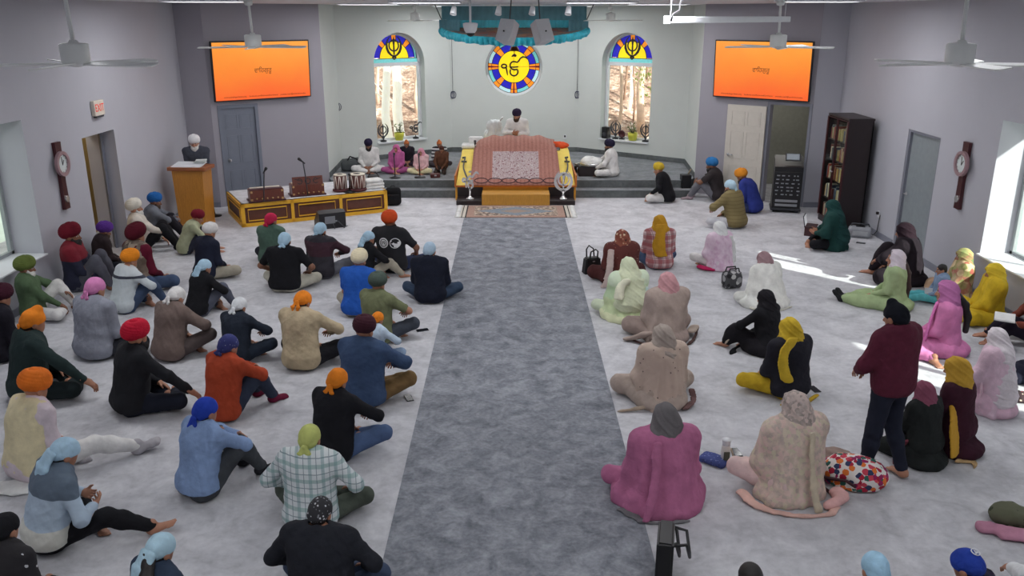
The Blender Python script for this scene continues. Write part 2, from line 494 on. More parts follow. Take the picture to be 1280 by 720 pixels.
def foot_shapes(a, d, bare, infl=0.0, heel=True):
    d = unit(d); up = unit(V(0, 0, 1) - d * d[2]) if abs(d[2]) < .95 else unit(V(0, -1, 0)); s = np.cross(d, up)
    S = [ell(a - d * .028 - up * .022, V(.034, .042, .036) + infl, np.stack([s, d, up], 1), .03),
         cap(a + up * .03, a - up * .01, .036 + infl, .036 + infl, .03),
         cap(a - d * .01 - up * .025, a + d * .13 - up * .036, .034 + infl, .021 + infl, .03, 1.45, s)]
    for i in range(5):
        o = (i - 2) * .018
        b = a + d * (.135 - .006 * abs(i - 1)) - up * .040 + s * o
        S.append(cap(b - d * .02, b + d * (.030 - .004 * i * .5), .0105 + infl, .009 + infl, .006 if bare else .03))
    return S
NPEOPLE = 0
def person(loc, rz, label, legs='cross', arms='lap', lean=10, twist=0, yaw=0, nod=8, roll=0, sx=0.0, s=1.0, w=1.0, vox=.011, skin='tan',
           top=None, sleeve='long', loose=.016, hood=None, hem=.03, collar=None, vest=None, bottom=None, sock=None, hat=None, hair=None, beard=None,
           face=False, shawl=None, skirt=None, drape=(), long_hair=None, legmod=None, armmod=None, curl=.45, pony=None, name='person', headless=False, logo=None, build=True, group=None, hatmat2=None):
    global NPEOPLE
    if build: NPEOPLE += 1
    seed = NPEOPLE
    zp, kR, aR, kL, aL, tR, tL = [np.array(q, float) if isinstance(q, tuple) else q for q in LEGS[legs]]
    if legmod:
        kR, aR, kL, aL = [np.array(legmod.get(q, v), float) for q, v in (('kR', kR), ('aR', aR), ('kL', kL), ('aL', aL))]
    stand = legs == 'stand'
    wR, wL, pR, pL = [np.array(q, float) for q in ARMS[arms]]
    if armmod: wR, wL, pR, pL = [np.array(armmod.get(q, v), float) for q, v in (('wR', wR), ('wL', wL), ('pR', pR), ('pL', pL))]
    # ---- skeleton
    if shawl and not bottom: bottom = top
    la = R(lean)
    dr = lambda f: V(0, math.sin(la * f), math.cos(la * f))
    pel = V(0, 0, zp); waist = pel + .17 * dr(.55); chest = waist + .20 * dr(1.0); neck = chest + .142 * dr(1.4)
    RT = rzm(R(twist)); right = RT @ V(1, 0, 0); fwd = RT @ V(0, 1, 0)
    shc = chest + .100 * dr(1.3)
    hy, hp = R(twist + yaw), R(nod)
    RH = rzm(hy) @ rx(-hp) @ rym(R(roll))
    head = neck + .030 * dr(1.2) + RH @ V(0, .018, .090)
    def shift(p):
        q = p.copy(); q[0] += sx * max(0, (p[2] - zp)) / .65; return q
    waist, chest, neck, head, shc = [shift(q) for q in (waist, chest, neck, head, shc)]
    sh = {1: shc + right * .186 * w, -1: shc - right * .186 * w}
    hip = {1: pel + V(.095, .02, 0), -1: pel + V(-.095, .02, 0)}
    el, wr = {}, {}
    el[1], wr[1] = ik(sh[1], wR, .285, .255, pR); el[-1], wr[-1] = ik(sh[-1], wL, .285, .255, pL)
    kn, an, toe = {1: kR, -1: kL}, {1: aR, -1: aL}, {1: tR, -1: tL}
    H = lambda x, y, z: head + RH @ V(x, y, z)
    info = {'top': H(0, -.02, .15 if hat else .125), 'head': head, 'neck': neck, 'pel': pel, 'wr': wr, 'el': el, 'RH': RH}
    if not build: return info
    root = thing(name, label, 'person', loc, rz, group=group, scale=s)
    sm = skin_mat(skin)
    dk = plain('dark_hair', (26, 22, 22), .6)
    # ---- body shapes
    def torso(g=0.0, tg='torso'):
        return [ell(pel + V(0, .0, .03), V(.165 * w + g, .125 + g, .125 + g), None, .05),
                cap(pel + V(0, 0, .02), waist, .112 + g, .108 + g, .05, 1.33 * w, right), cap(waist, chest, .108 + g, .118 + g, .05, 1.38 * w, right),
                cap(chest, shc, .112 + g, .085 + g, .05, 1.45 * w, right), cap(sh[1], sh[-1], .062 + g, .062 + g, .07), ell(shc + V(0, -.02, -.03), (.165 * w + g, .095 + g, .10 + g), None, .07),
                cap(neck - right * .02, sh[1] - right * .05, .045 + g, .045 + g, .05), cap(neck + right * .02, sh[-1] + right * .05, .045 + g, .045 + g, .05)]
    def belly(g): return [ell(waist + fwd * .03, V(.13 * w + g, .12 + g, .13 + g), None, .05)]
    def arm(i, g, frac=1.0, up=1.0):
        S = [cap(sh[i], sh[i] + (el[i] - sh[i]) * up, .054 + g, .043 + g * 1.1, .04)]
        if frac > 0: S.append(cap(el[i], el[i] + (wr[i] - el[i]) * frac, .042 + g * 1.1, .028 + g * (1 if frac > .8 else 1.1), .03))
        return S
    def leg(i, g, frac=1.0):
        return [cap(hip[i], kn[i], .088 + g, .062 + g, .05), cap(kn[i], kn[i] + (an[i] - kn[i]) * .35, .058 + g, .058 + g, .03),
                cap(kn[i] + (an[i] - kn[i]) * .3, kn[i] + (an[i] - kn[i]) * frac, .058 + g, .040 + g, .03)]
    body = torso() + [cap(neck - V(0, 0, .04), head + RH @ V(0, -.01, -.05), .056, .054, .03)]
    for i in (1, -1): body += arm(i, 0) + leg(i, 0)
    if not stand: body += [ell(V(i * .085, -.03, zp - .0), (.105, .11, .1), None, .04) for i in (1, -1)]
    headS = [ell(H(0, -.012, .03), (.076, .096, .09), RH, .02), ell(H(0, .025, -.045), (.056, .064, .075), RH, .04), cap(H(0, -.01, -.05), neck + dr(1) * .0, .054, .056, .03)]
    if face:
        headS += [cap(H(0, .086, .006), H(0, .106, -.030), .010, .015, .012), cap(H(-.013, .092, -.036), H(.013, .092, -.036), .009, .009, .008),
                  cap(H(-.032, .078, .024), H(.032, .078, .024), .012, .012, .012), ell(H(0, .082, -.066), (.024, .012, .008), RH, .008), ell(H(0, .078, -.1), (.022, .016, .016), RH, .02)]
        headS += [ell(H(i * .032, .094, .004), (.014, .012, .010), RH, .008, '-') for i in (1, -1)]
    headS += [ell(H(i * .077, -.008, -.012), (.012, .026, .033), RH, .008) for i in (1, -1)]
    hv = max(.0055, vox * (.62 if face else .8))
    parts = []
    bv, bq = surf(body, vox * 1.25, floor=0.0); parts.append((bv, bq, 0))
    if not headless:
        v, q = surf(headS, hv)
        mi = np.zeros(len(q), int)
        if face:
            c = (v[q].mean(1) - head) @ RH
            lip = (np.abs(c[:, 0]) < .024) & (np.abs(c[:, 2] + .066) < .009) & (c[:, 1] > .07)
            brow = (np.abs(np.abs(c[:, 0]) - .032) < .02) & (np.abs(c[:, 2] - .027) < .0065) & (c[:, 1] > .05)
            eye = (np.abs(np.abs(c[:, 0]) - .032) < .013) & (np.abs(c[:, 2] - .004) < .0065) & (c[:, 1] > .05)
            iris = eye & (np.abs(np.abs(c[:, 0]) - .032) < .006)
            mi[lip] = 1; mi[brow] = 2; mi[eye] = 3; mi[iris] = 2
        parts.append((v, q, mi))
    for i in (1, -1):
        d = wr[i] - el[i]
        if arms in ('pray', 'mic', 'read'): n = V(-i, .2, .3)
        elif arms in ('hang',): n = V(-i, 0, 0)
        elif arms in ('hug', 'fold'): n = V(-i * .2, -1, -.2); d = V(-i, .15, -.1)
        else: n = V(-i * .35, -.1, -1); d = unit(d) + V(-i * .45, .25, 0) if arms == 'lap' else unit(d) + V(-i * .2, .3, -.15)
        v, q = surf(hand_shapes(wr[i], d, n, i, curl), max(.0052, vox * .5)); parts.append((v, q, 0))
        v, q = surf(foot_shapes(an[i], toe[i], sock is None), max(.007, vox * .7)); parts.append((v, q, 0))
    np_mesh('body', parts, [sm, plain('lips', (150, 84, 80), .5), dk, plain('eye_white', (226, 222, 216), .3)], root, floor=.004)
    fl = .004
    # ---- lower garment
    if bottom:
        S = [ell(pel + V(0, 0, .02), (.172 * w, .135, .12), None, .05)]
        for i in (1, -1): S += leg(i, .014, .93)
        if not stand: S += [ell(V(i * .088, -.035, zp), (.118, .125, .108), None, .04) for i in (1, -1)]
        v, q = surf(S, vox, folds(.006, 38, seed + 100), floor=0.0)
        np_mesh('trousers', [(v, q, 0)], [bottom], root, floor=fl)
    if sock:
        for i in (1, -1):
            v, q = surf(foot_shapes(an[i], toe[i], False, .006) + [cap(an[i], an[i] + (kn[i] - an[i]) * .22, .042, .046, .02)], max(.008, vox * .8))
            np_mesh('sock', [(v, q, 0)], [sock], root, floor=fl)
    # ---- upper garment
    if top:
        g = loose
        S = torso(g) + belly(g - .004) + [cap(pel + V(0, -.01, .06), chest + V(0, -.005, 0), .128 + g * .5, .132 + g * .5, .07, 1.36 * w, right)]
        if not stand:
            S += [ell(V(i * .065, -.04, zp + .02), (.145 * w + g * .6, .128 + g * .6, .135), None, .06) for i in (1, -1)]
        fr, up = {'long': (.93, 1.0), 'short': (0, .72), 'half': (.05, 1.0), 'push': (.5, 1.0), 'none': (None, None)}[sleeve]
        if fr is not None:
            for i in (1, -1):
                A = arm(i, g * .8 if sleeve != 'short' else g * 1.1, fr, up); S += A
        S.append(cap(neck + V(0, 0, -.035) + dr(1) * .03, neck + dr(1) * .012, .072 + g * .6, .060 + g * .4, .03))
        if collar: pass
        if hood:
            S += [ell(neck + RT @ V(0, -.085, .0), (.135, .075, .10), rx(-.35), .03), cap(neck + RT @ V(-.10, -.02, .01), neck + RT @ V(-.06, .07, -.03), .042, .03, .03),
                  cap(neck + RT @ V(.10, -.02, .01), neck + RT @ V(.06, .07, -.03), .042, .03, .03), ell(neck + RT @ V(0, -.03, .06), (.08, .045, .06), None, .02, '-')]
        cuts = [(V(0, 0, -1), -hem if not stand else -(zp - .08 + hem))] if hem > .0 else []
        fa, fb = folds(.0070, 28, seed), folds(.0036, 70, seed + 77)
        v, q = surf(S, vox, lambda x, y, z: fa(x, y, z) + fb(x, y, z), cuts, floor=0.0)
        np_mesh({'kurta': 'kurta'}.get(collar, 'hoodie' if hood else 'shirt'), [(v, q, 0)], [top], root, floor=fl)
        if vest:
            S = [x for x in torso(g + .014)[:4]] + belly(g + .008) + [cap(pel + V(0, -.01, .06), chest + V(0, -.005, 0), .138 + g * .5, .142 + g * .5, .07, 1.36 * w, right), ell(shc + V(0, -.02, -.03), (.15 * w + g, .107 + g, .112 + g), None, .06)] + [cap(sh[1] - right * .04, sh[-1] + right * .04, .075 + g, .075 + g, .05)]
            if not stand: S += [ell(V(i * .07, -.035, zp + .03), (.135 * w + g, .122 + g, .12), None, .05) for i in (1, -1)]
            v, q = surf(S, vox, folds(.006, 34, seed + 7), [(V(0, 0, -1), -.05)], floor=0.0)
            np_mesh('vest', [(v, q, 0)], [vest], root, floor=fl)
    if skirt:   # kurta skirt or abaya spread over folded legs
        S = [ell(V(0, .10, zp * .75), (.30 * w, .27, .14), None, .06)] + sum([leg(i, .03, .8) for i in (1, -1)], [])
        S.append(ell(V(0, -.05, .06), (.27 * w, .24, .12), None, .06))
        S = [Sh(x.lo, x.hi, x.fn, .09, x.op) for x in S]
        v, q = surf(S, vox, folds(.011, 30, seed + 55, .5), floor=0.0)
        np_mesh('skirt', [(v, q, 0)], [skirt], root, floor=fl)
    if shawl:
        mat, kind = shawl if isinstance(shawl, tuple) else (shawl, 'full')
        g = .034
        S = torso(g) + belly(g)
        for i in (1, -1): S += arm(i, g, .55)
        base = .30 if kind == 'full' else .24
        if kind != 'short': S += [cap(chest + V(0, -.01, -.05), V(0, -.02, .03), .15, base * .78, .12, 1.22 * w, V(1, 0, 0)), ell(V(0, -.02, .03), (base * w * 1.05, base * .85, .10), None, .1)]
        if kind == 'full': S += [ell(V(0, .17, .07), (.37 * w, .30, .13), None, .12)]
        S = [Sh(x.lo, x.hi, x.fn, max(x.k, .07), x.op) for x in S]
        fv, fc = folds(.016, 26, seed + 200, .75), folds(.005, 62, seed + 210, .5)
        def dsp(x, y, z):
            ang = np.arctan2(x, y + .02)
            return fv(x, y, z) * np.clip(1.25 - z * 1.1, .45, 1.2) + fc(x, y, z) + .008 * np.sin(ang * 11 + 4 * z) * np.clip(.5 - z, 0, .5) * 2
        S.append(cap(neck + V(0, -.01, -.05), neck + V(0, 0, .01), .10, .078, .07))
        v, q = surf(S, vox, dsp, floor=0.0)
        np_mesh('shawl', [(v, q, 0)], [mat], root, floor=fl)
    # ---- hair, beard
    if hair and not headless:
        S = [ell(H(0, -.016, .034), (.083, .100, .094), RH, .02), ell(H(0, -.05, -.03), (.066, .055, .055), RH, .03), ell(H(0, .105, -.03), (.085, .075, .088), RH, .015, '-')]
        v, q = surf(S, hv, folds(.003, 90, seed + 3)); np_mesh('hair', [(v, q, 0)], [hair], root)
    if pony:
        pts = [H(0, -.10, -.02)] + [np.array(p, float) for p in pony[1]]
        S = [cap(a, b, .05 - .006 * i, .045 - .006 * i, .03, 1.3) for i, (a, b) in enumerate(zip(pts, pts[1:]))]
        v, q = surf(S, hv, folds(.005, 70, seed + 9, .7)); np_mesh('hair', [(v, q, 0)], [pony[0]], root)
    if beard and not headless:
        bm_, ln = beard
        S = [ell(H(0, .045, -.085), (.064, .060, .050), RH, .03), cap(H(0, .06, -.09), H(0, .075 + ln * .15, -.10 - ln), .05, .022, .04, 1.2, RH @ V(1, 0, 0)),
             cap(H(-.062, .01, -.03), H(-.045, .05, -.08), .022, .024, .02), cap(H(.062, .01, -.03), H(.045, .05, -.08), .022, .024, .02), cap(H(-.03, .088, -.052), H(.03, .088, -.052), .010, .010, .01),
             ell(H(0, .10, -.066), (.02, .014, .006), RH, .004, '-')]
        v, q = surf(S, hv, folds(.004, 110, seed + 4, .4)); np_mesh('beard', [(v, q, 0)], [bm_], root)
    # ---- headwear
    if hat and not headless:
        kind, hm = hat[0], hat[1]; opt = hat[2] if len(hat) > 2 else {}
        wv = folds(.003, 60, seed + 5)
        def local(x, y, z):
            p = np.stack([x - head[0], y - head[1], z - head[2]], -1) @ RH; return p[..., 0], p[..., 1], p[..., 2]
        def hcut(n, d): n = RH @ unit(n); return (n, d + n @ head)
        if kind == 'turban':
            vo = opt.get('v', 1.0) * 1.10; tall = opt.get('tall', 1.0)
            Rt = RH @ rx(R(opt.get('tilt', 14)))
            S = [ell(H(0, -.016, .062), V(.103, .124, .082) * vo, Rt, .03), ell(H(0, -.020, .10 * tall), V(.097, .116, .078 * tall) * vo, Rt, .03)]
            sg = opt.get('sg', 1)
            def dsp(x, y, z):
                a, b, c = local(x, y, z)
                f = np.where(b > -.02, c - .75 * np.abs(a) * np.clip((b + .02) / .06, 0, 1), c) + .22 * a * sg
                r = np.abs(((f / .026) % 1.0) - .5) * 2
                cr = np.sqrt(a * a + (b + .03) ** 2)
                top_ = np.clip((c - .125 * vo) / .02, 0, 1)
                return .0055 * (r ** 3) * (1 - top_) + top_ * .012 * np.exp(-((cr - .045) / .012) ** 2) + .3 * wv(x, y, z)
            v, q = surf(S, hv, dsp, [hcut(V(0, .28, -1), .012)])
            np_mesh('turban', [(v, q, 0)], [hm], root)
        elif kind in ('patka', 'cap'):
            S = [ell(H(0, -.012, .036), (.089, .109, .103), RH, .02)]
            if opt.get('bun'): S.append(ell(H(0, .02, .135), (.042, .045, .04), RH, .03))
            if opt.get('back', 1): S.append(ell(H(0, -.07, -.005), (.072, .055, .06), RH, .03))
            if opt.get('flat'): S.append(cap(H(0, -.06, .03), H(0, -.10, .0), .06, .05, .03))
            def dsp(x, y, z):
                a, b, c = local(x, y, z)
                an_ = np.arctan2(a, c + .03); rr = np.clip(-b / .1, 0, 1)
                return wv(x, y, z) - .004 * np.abs(np.sin(an_ * 5 + b * 20)) * rr
            cuts = [hcut(V(0, .42, -1), opt.get('cut', .010))]
            v, q = surf(S, hv, dsp, cuts); P = [(v, q, 0)]
            if kind == 'patka' and opt.get('knot', 1):
                t = opt.get('tail', .10); tw = opt.get('tw', .030)
                K = [ell(H(0, -.125, -.028), (.026, .022, .022), RH, .01)]
                for i in (1, -1):
                    K.append(cap(H(i * .008, -.126, -.035), H(i * (.018 + tw * .6), -.135, -.035 - t * .55), tw * .33, tw * .36, .01, 2.2, RH @ V(1, 0, .2 * i)))
                    K.append(cap(H(i * (.018 + tw * .6), -.135, -.035 - t * .55), H(i * .03, -.118, -.035 - t), tw * .36, tw * .22, .01, 2.2, RH @ V(1, 0, .2 * i)))
                if opt.get('drape'):
                    K += [cap(H(0, -.11, .0), H(.0, -.145, -.12), .035, .03, .02, 2.3, RH @ V(1, 0, 0)), cap(H(0, -.145, -.12), H(-.03, -.15, -.12 - opt['drape']), .03, .018, .02, 3.2, RH @ V(1, 0, 0))]
                v, q = surf(K, max(.006, hv), folds(.003, 60, seed + 8)); P.append((v, q, 0))
            np_mesh('headscarf', P, [hm], root)
        elif kind == 'scarf':
            S = [ell(H(0, -.018, .028), (.104, .126, .114), RH, .03), ell(H(0, -.045, -.06), (.098, .095, .115), RH, .06),
                 cap(H(0, -.035, -.08), neck + V(0, -.02, -.02), .090, .105, .07, 1.2, right), cap(neck + V(0, .0, -.03) + right * .09, neck + V(0, .0, -.03) - right * .09, .078, .078, .09), cap(neck + V(0, -.03, -.0) , shc + V(0, -.06, -.03), .08, .07, .06, 1.5, right)]
            if opt.get('cape'): S += [cap(sh[1] * .8 + shc * .2, sh[-1] * .8 + shc * .2, .082, .082, .06), cap(chest + V(0, -.03, .05), shc + V(0, -.02, 0), .13, .10, .06, 1.4, right)]
            if opt.get('veil'):
                vl = opt['veil']
                S += [cap(shc + V(0, -.06, .02), V(sx * .4, -.10, vl), .10, .16, .08, 1.6, right)]
            of = opt.get('off', 0.0)
            S.append(ell(H(0, .135 - of, -.025 + of), (.068 + of * .3, .085, .105 + of), RH, .015, '-'))
            fv = folds(.008, 34, seed + 6, .3)
            def dsp(x, y, z):
                a, b, c = local(x, y, z)
                return fv(x, y, z) * .8 - .0065 * np.clip(np.sin((c - .7 * b + .25 * a) * 62 + 2.5 * np.sin(a * 14)), 0, 1) ** 2
            v, q = surf(S, max(hv, vox * .8), dsp, floor=0.0)
            np_mesh('headscarf', [(v, q, 0)], [hm], root, floor=fl)
        elif kind == 'hood':
            pass
    for k, dp in enumerate(drape):   # loose cloth ends: (name, material, points, width, thickness, [flat direction])
        nm, mt, pts, wd, th = dp[:5]; fd = dp[5] if len(dp) > 5 else (1, 0, 0)
        pts = [np.array(p, float) for p in pts]
        if len(pts) > 2:   # even, smooth run of cloth
            q_ = [2 * pts[0] - pts[1]] + pts + [2 * pts[-1] - pts[-2]]; pts = []
            for i in range(1, len(q_) - 2):
                p0, p1, p2, p3 = q_[i - 1:i + 3]
                for t_ in (0, .25, .5, .75):
                    pts.append(.5 * (2 * p1 + (p2 - p0) * t_ + (2 * p0 - 5 * p1 + 4 * p2 - p3) * t_ ** 2 + (3 * p1 - p0 - 3 * p2 + p3) * t_ ** 3))
            pts.append(q_[-2])
        S = [cap(a, b, th, th, .006, wd / th, fd) for a, b in zip(pts, pts[1:])]
        v, q = surf(S, min(vox, .010), folds(.006, 45, seed + 31 + k, .6), floor=0.0)
        np_mesh(nm, [(v, q, 0)], [mt], root, floor=fl)
    root['_info'] = 0; del root['_info']
    return root, info
# ================================================================ the room
XW, CEIL = 6.75, 4.13
def wall_mat(name, rgb):
    t = NT(name); c = lin(rgb)
    f = t.noise(2.2, 4, 0.6)
    t.color(t.ramp(f, [(0.3, tuple(x * .965 for x in c[:3]) + (1,)), (0.7, c)])).rough(0.75)
    t.bump(t.noise(160, 2), 0.05, 0.002); return t.m
M_wall = wall_mat('painted_wall_grey', (184, 184, 193))
M_diag = wall_mat('painted_wall_mauve_grey', (160, 157, 166))
M_apse = wall_mat('painted_wall_pale', (207, 211, 208))
M_ceil = wall_mat('ceiling_paint', (214, 216, 220))
M_white = plain('white_paint', (226, 228, 232), .5, var=.02)
M_base = plain('grey_trim_paint', (128, 130, 142), .5, var=.03)
M_greydoor = plain('grey_door_paint', (120, 126, 140), .45, var=.03)
M_black = plain('black_plastic', (22, 22, 26), .4)
M_dark = plain('dark_grey_plastic', (58, 60, 66), .5)
M_steel = plain('brushed_steel', (190, 190, 194), .3, .9)
M_chrome = plain('polished_silver', (222, 222, 222), .25, .7)
def carpet(name, lo, mid, hi, sc):
    t = NT(name); co = t.mapping((1, 1, 1))
    a = t.noise(sc, 6, .66, dist=.6); b = t.noise(sc * 5.5, 4, .6); c = t.noise(.55, 3, .5)
    f = t.math('ADD', t.math('ADD', t.math('MULTIPLY', a, .62), t.math('MULTIPLY', b, .26)), t.math('MULTIPLY', c, .12))
    t.color(t.ramp(f, [(.36, lin(lo)), (.5, lin(mid)), (.64, lin(hi))])).rough(.95)
    t.b.inputs['Specular IOR Level'].default_value = .1
    t.bump(t.math('ADD', t.noise(420, 2), t.math('MULTIPLY', a, 1.2)), .35, .006); return t.m
M_carpet = carpet('pale_grey_carpet', (172, 172, 177), (195, 195, 200), (213, 213, 217), 2.8)
M_runner = carpet('slate_grey_carpet', (102, 105, 113), (134, 137, 145), (162, 165, 173), 5.0)
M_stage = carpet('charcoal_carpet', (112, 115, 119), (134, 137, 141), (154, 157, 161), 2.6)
M_riser = carpet('charcoal_carpet_shaded', (84, 88, 89), (100, 104, 105), (116, 120, 121), 3.0)  # same carpet darkened, shade of upright faces put into the colour

def wall(name, p0, p1, z0, z1, th, holes=(), mat=M_wall, kind='structure'):
    """upright slab from p0 to p1 (interior on the right-hand side when walking p0->p1), with shaped openings"""
    p0, p1 = Vector((p0[0], p0[1], 0)), Vector((p1[0], p1[1], 0))
    d = (p1 - p0); L = d.length; d.normalize(); out = Vector((-d.y, d.x, 0))
    loops = [[(0, z0), (L, z0), (L, z1), (0, z1)]] + [list(h) for h in holes]
    bm = bmesh.new()
    P = lambda u, z, o: p0 + d * u + out * o + Vector((0, 0, z))
    fr = [[bm.verts.new(P(u, z, 0)) for u, z in lp] for lp in loops]
    bk = [[bm.verts.new(P(u, z, th)) for u, z in lp] for lp in loops]
    tri = geometry.tessellate_polygon([[Vector((u, z, 0)) for u, z in lp] for lp in loops])
    ff, fb = [v for l in fr for v in l], [v for l in bk for v in l]
    for a, b, c in tri:
        try: bm.faces.new((ff[a], ff[b], ff[c])); bm.faces.new((fb[c], fb[b], fb[a]))
        except ValueError: pass
    for A, B in zip(fr, bk):
        for i in range(len(A)):
            j = (i + 1) % len(A); bm.faces.new((A[i], A[j], B[j], B[i]))
    bmesh.ops.recalc_face_normals(bm, faces=bm.faces)
    o = obj(name, bm, mat); tag(o, kind=kind); return o, (p0, d, -out, L)
rect = lambda u0, u1, z0, z1: [(u0, z0), (u1, z0), (u1, z1), (u0, z1)]
def slab(name, poly, z0, z1, mats, side=0, kind='structure'):
    bm = bmesh.new(); prism(bm, poly, z0, z1)
    for f in bm.faces: f.material_index = side if abs(f.normal.z) < .5 else 0
    bm.normal_update()
    for f in bm.faces: f.material_index = side if abs(f.normal.z) < .5 else 0
    o = obj(name, bm, mats); tag(o, kind=kind) if kind else None; return o
slab('floor', [(-9.2, -3.6), (9.2, -3.6), (9.2, 24.0), (-9.2, 24.0)], -.25, 0, M_carpet)
slab('ceiling', [(-9.4, -3.8), (9.4, -3.8), (9.4, 24.2), (-9.4, 24.2)], CEIL, CEIL + .3, M_ceil)
tag(slab('carpet_runner', [(-.97, -2.5), (1.07, -2.5), (1.07, 16.72), (-.97, 16.72)], 0, .006, M_runner, kind=None),
    'long slate grey carpet strip running up the middle aisle to the altar', 'carpet')
WZ0, WZ1 = .61, 2.53
# side walls (walking so the interior is on the right-hand side)
yl = lambda y: y + 3.5
wall('wall_left', (-XW, -3.5), (-XW, 17.75), 0, CEIL, .5, [rect(yl(10.25), yl(11.8), WZ0, WZ1), [(yl(13.38), .0), (yl(13.38), 2.06), (yl(14.5), 2.06), (yl(14.5), .0)][::-1]] if False else [rect(yl(10.25), yl(11.8), WZ0, WZ1), rect(yl(13.38), yl(14.5), .002, 2.06)])
yr = lambda y: 17.75 - y
wall('wall_right', (XW, 17.75), (XW, -3.5), 0, CEIL, .5, [rect(yr(14.55), yr(13.42), .002, 2.06), rect(yr(11.8), yr(10.25), WZ0, WZ1), rect(yr(7.45), yr(5.95), WZ0, WZ1)])
wall('wall_back', (XW + .5, -3.5), (-XW - .5, -3.5), 0, CEIL, .2)
wall('wall_left_return', (-XW, 17.75), (-6.2, 17.75), 0, CEIL, .15, mat=M_diag)
A, B = (-6.2, 17.75), (-4.2, 19.36)
_, FDL = wall('wall_left_diagonal', A, B, 0, CEIL, .15, [rect(.13, 1.0, .002, 2.12)], M_diag)
wall('wall_apse_left_side', B, (-4.27, 21.3), 0, CEIL, .15, mat=M_apse)
archpts = lambda u0, u1, z0, zs: [(u0, z0), (u1, z0)] + [((u0 + u1) / 2 + (u1 - u0) / 2 * math.cos(a), zs + (u1 - u0) / 2 * math.sin(a)) for a in [math.pi * i / 24 for i in range(25)]]
_, FAL = wall('wall_apse_left', (-4.27, 21.3), (-1.65, 23.3), 0, CEIL, .34, [archpts(1.02, 2.50, .77, 2.74)], M_apse)
RC, RR = 1.70, .76
_, FAC = wall('wall_apse_center', (-1.65, 23.3), (1.78, 23.3), 0, CEIL, .34, [[(RC + RR * math.cos(2 * math.pi * i / 48), 2.58 + RR * math.sin(2 * math.pi * i / 48)) for i in range(48)]], M_apse)
_, FAR = wall('wall_apse_right', (1.78, 23.3), (4.35, 21.3), 0, CEIL, .34, [archpts(.72, 2.20, .77, 2.74)], M_apse)
wall('wall_apse_right_side', (4.35, 21.3), (4.2, 19.36), 0, CEIL, .15, mat=M_apse)
_, FDR = wall('wall_right_diagonal', (4.2, 19.36), (6.2, 17.75), 0, CEIL, .15, [rect(1.66, 2.50, .002, 2.10)], M_diag)
wall('wall_right_return', (6.2, 17.75), (XW, 17.75), 0, CEIL, .15)
# rooms glimpsed through the two doorways
M_tan = plain('tan_wall_paint', (176, 150, 96), .7)
wall('wall_corridor_back', (-7.85, 13.2), (-7.85, 16.6), 0, 2.6, .1, mat=M_tan)
wall('wall_corridor_near', (-7.25, 13.3), (-7.95, 13.3), 0, 2.6, .1, mat=M_tan)
wall('wall_corridor_far', (-7.95, 16.4), (-7.25, 16.4), 0, 2.6, .1, mat=M_tan)
slab('ceiling_corridor', [(-7.95, 13.2), (-7.25, 13.2), (-7.25, 16.5), (-7.95, 16.5)], 2.6, 2.7, M_ceil)
M_olive = plain('olive_grey_paint', (150, 150, 140), .7)
wall('wall_closet_back', (4.45, 20.4), (7.45, 20.4), 0, 2.6, .1, mat=M_olive)
wall('wall_closet_right', (7.3, 20.4), (7.3, 17.6), 0, 2.6, .1, mat=M_olive)
wall('wall_closet_left', (4.62, 19.2), (4.62, 20.4), 0, 2.6, .1, mat=M_olive)
slab('ceiling_closet', [(4.6, 19.35), (6.42, 17.92), (7.4, 17.92), (7.4, 20.5), (4.6, 20.5)], 2.6, 2.7, M_ceil)
# baseboards
def baseboard(name, p0, p1, h=.11, mat=M_base, z=0.0):
    p0, p1 = Vector((*p0, 0)), Vector((*p1, 0)); d = (p1 - p0); L = d.length; d.normalize(); n = Vector((d.y, -d.x, 0))
    bm = bmesh.new(); box(bm, (0, 0, 0), (L, .02, h), bev=.004)
    bmesh.ops.transform(bm, matrix=Matrix.Translation(p0 + d * L / 2 + n * .012 + Vector((0, 0, z + h / 2))) @ Matrix.Rotation(math.atan2(d.y, d.x), 4, 'Z'), verts=bm.verts)
    tag(obj(name, bm, mat), kind='structure')
baseboard('baseboard_left', (-XW, -3), (-XW, 13.36)); baseboard('baseboard_left', (-XW, 14.5), (-XW, 17.74))
baseboard('baseboard_right', (XW, 13.4), (XW, -3)); baseboard('baseboard_right', (XW, 17.74), (XW, 14.57))
baseboard('baseboard_left_return', (-XW, 17.75), (-6.2, 17.75)); baseboard('baseboard_left_diagonal', (-5.4, 18.394), (-4.45, 19.16))
baseboard('baseboard_right_return', (6.2, 17.75), (XW, 17.75)); baseboard('baseboard_right_diagonal', (4.45, 19.16), (5.42, 18.38))
# stage in the apse: two carpeted steps
ap = [(4.2, 19.36), (4.35, 21.3), (1.78, 23.3), (-1.65, 23.3), (-4.27, 21.3), (-4.2, 19.36)]
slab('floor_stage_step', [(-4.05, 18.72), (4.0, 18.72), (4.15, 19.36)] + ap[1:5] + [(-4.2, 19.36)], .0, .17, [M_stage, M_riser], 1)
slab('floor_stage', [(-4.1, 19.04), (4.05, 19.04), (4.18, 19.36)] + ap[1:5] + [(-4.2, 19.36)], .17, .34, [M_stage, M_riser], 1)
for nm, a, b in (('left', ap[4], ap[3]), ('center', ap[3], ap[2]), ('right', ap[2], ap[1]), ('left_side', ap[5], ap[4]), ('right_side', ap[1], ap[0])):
    baseboard('baseboard_apse_' + nm, a, b, .12, M_riser, .34)
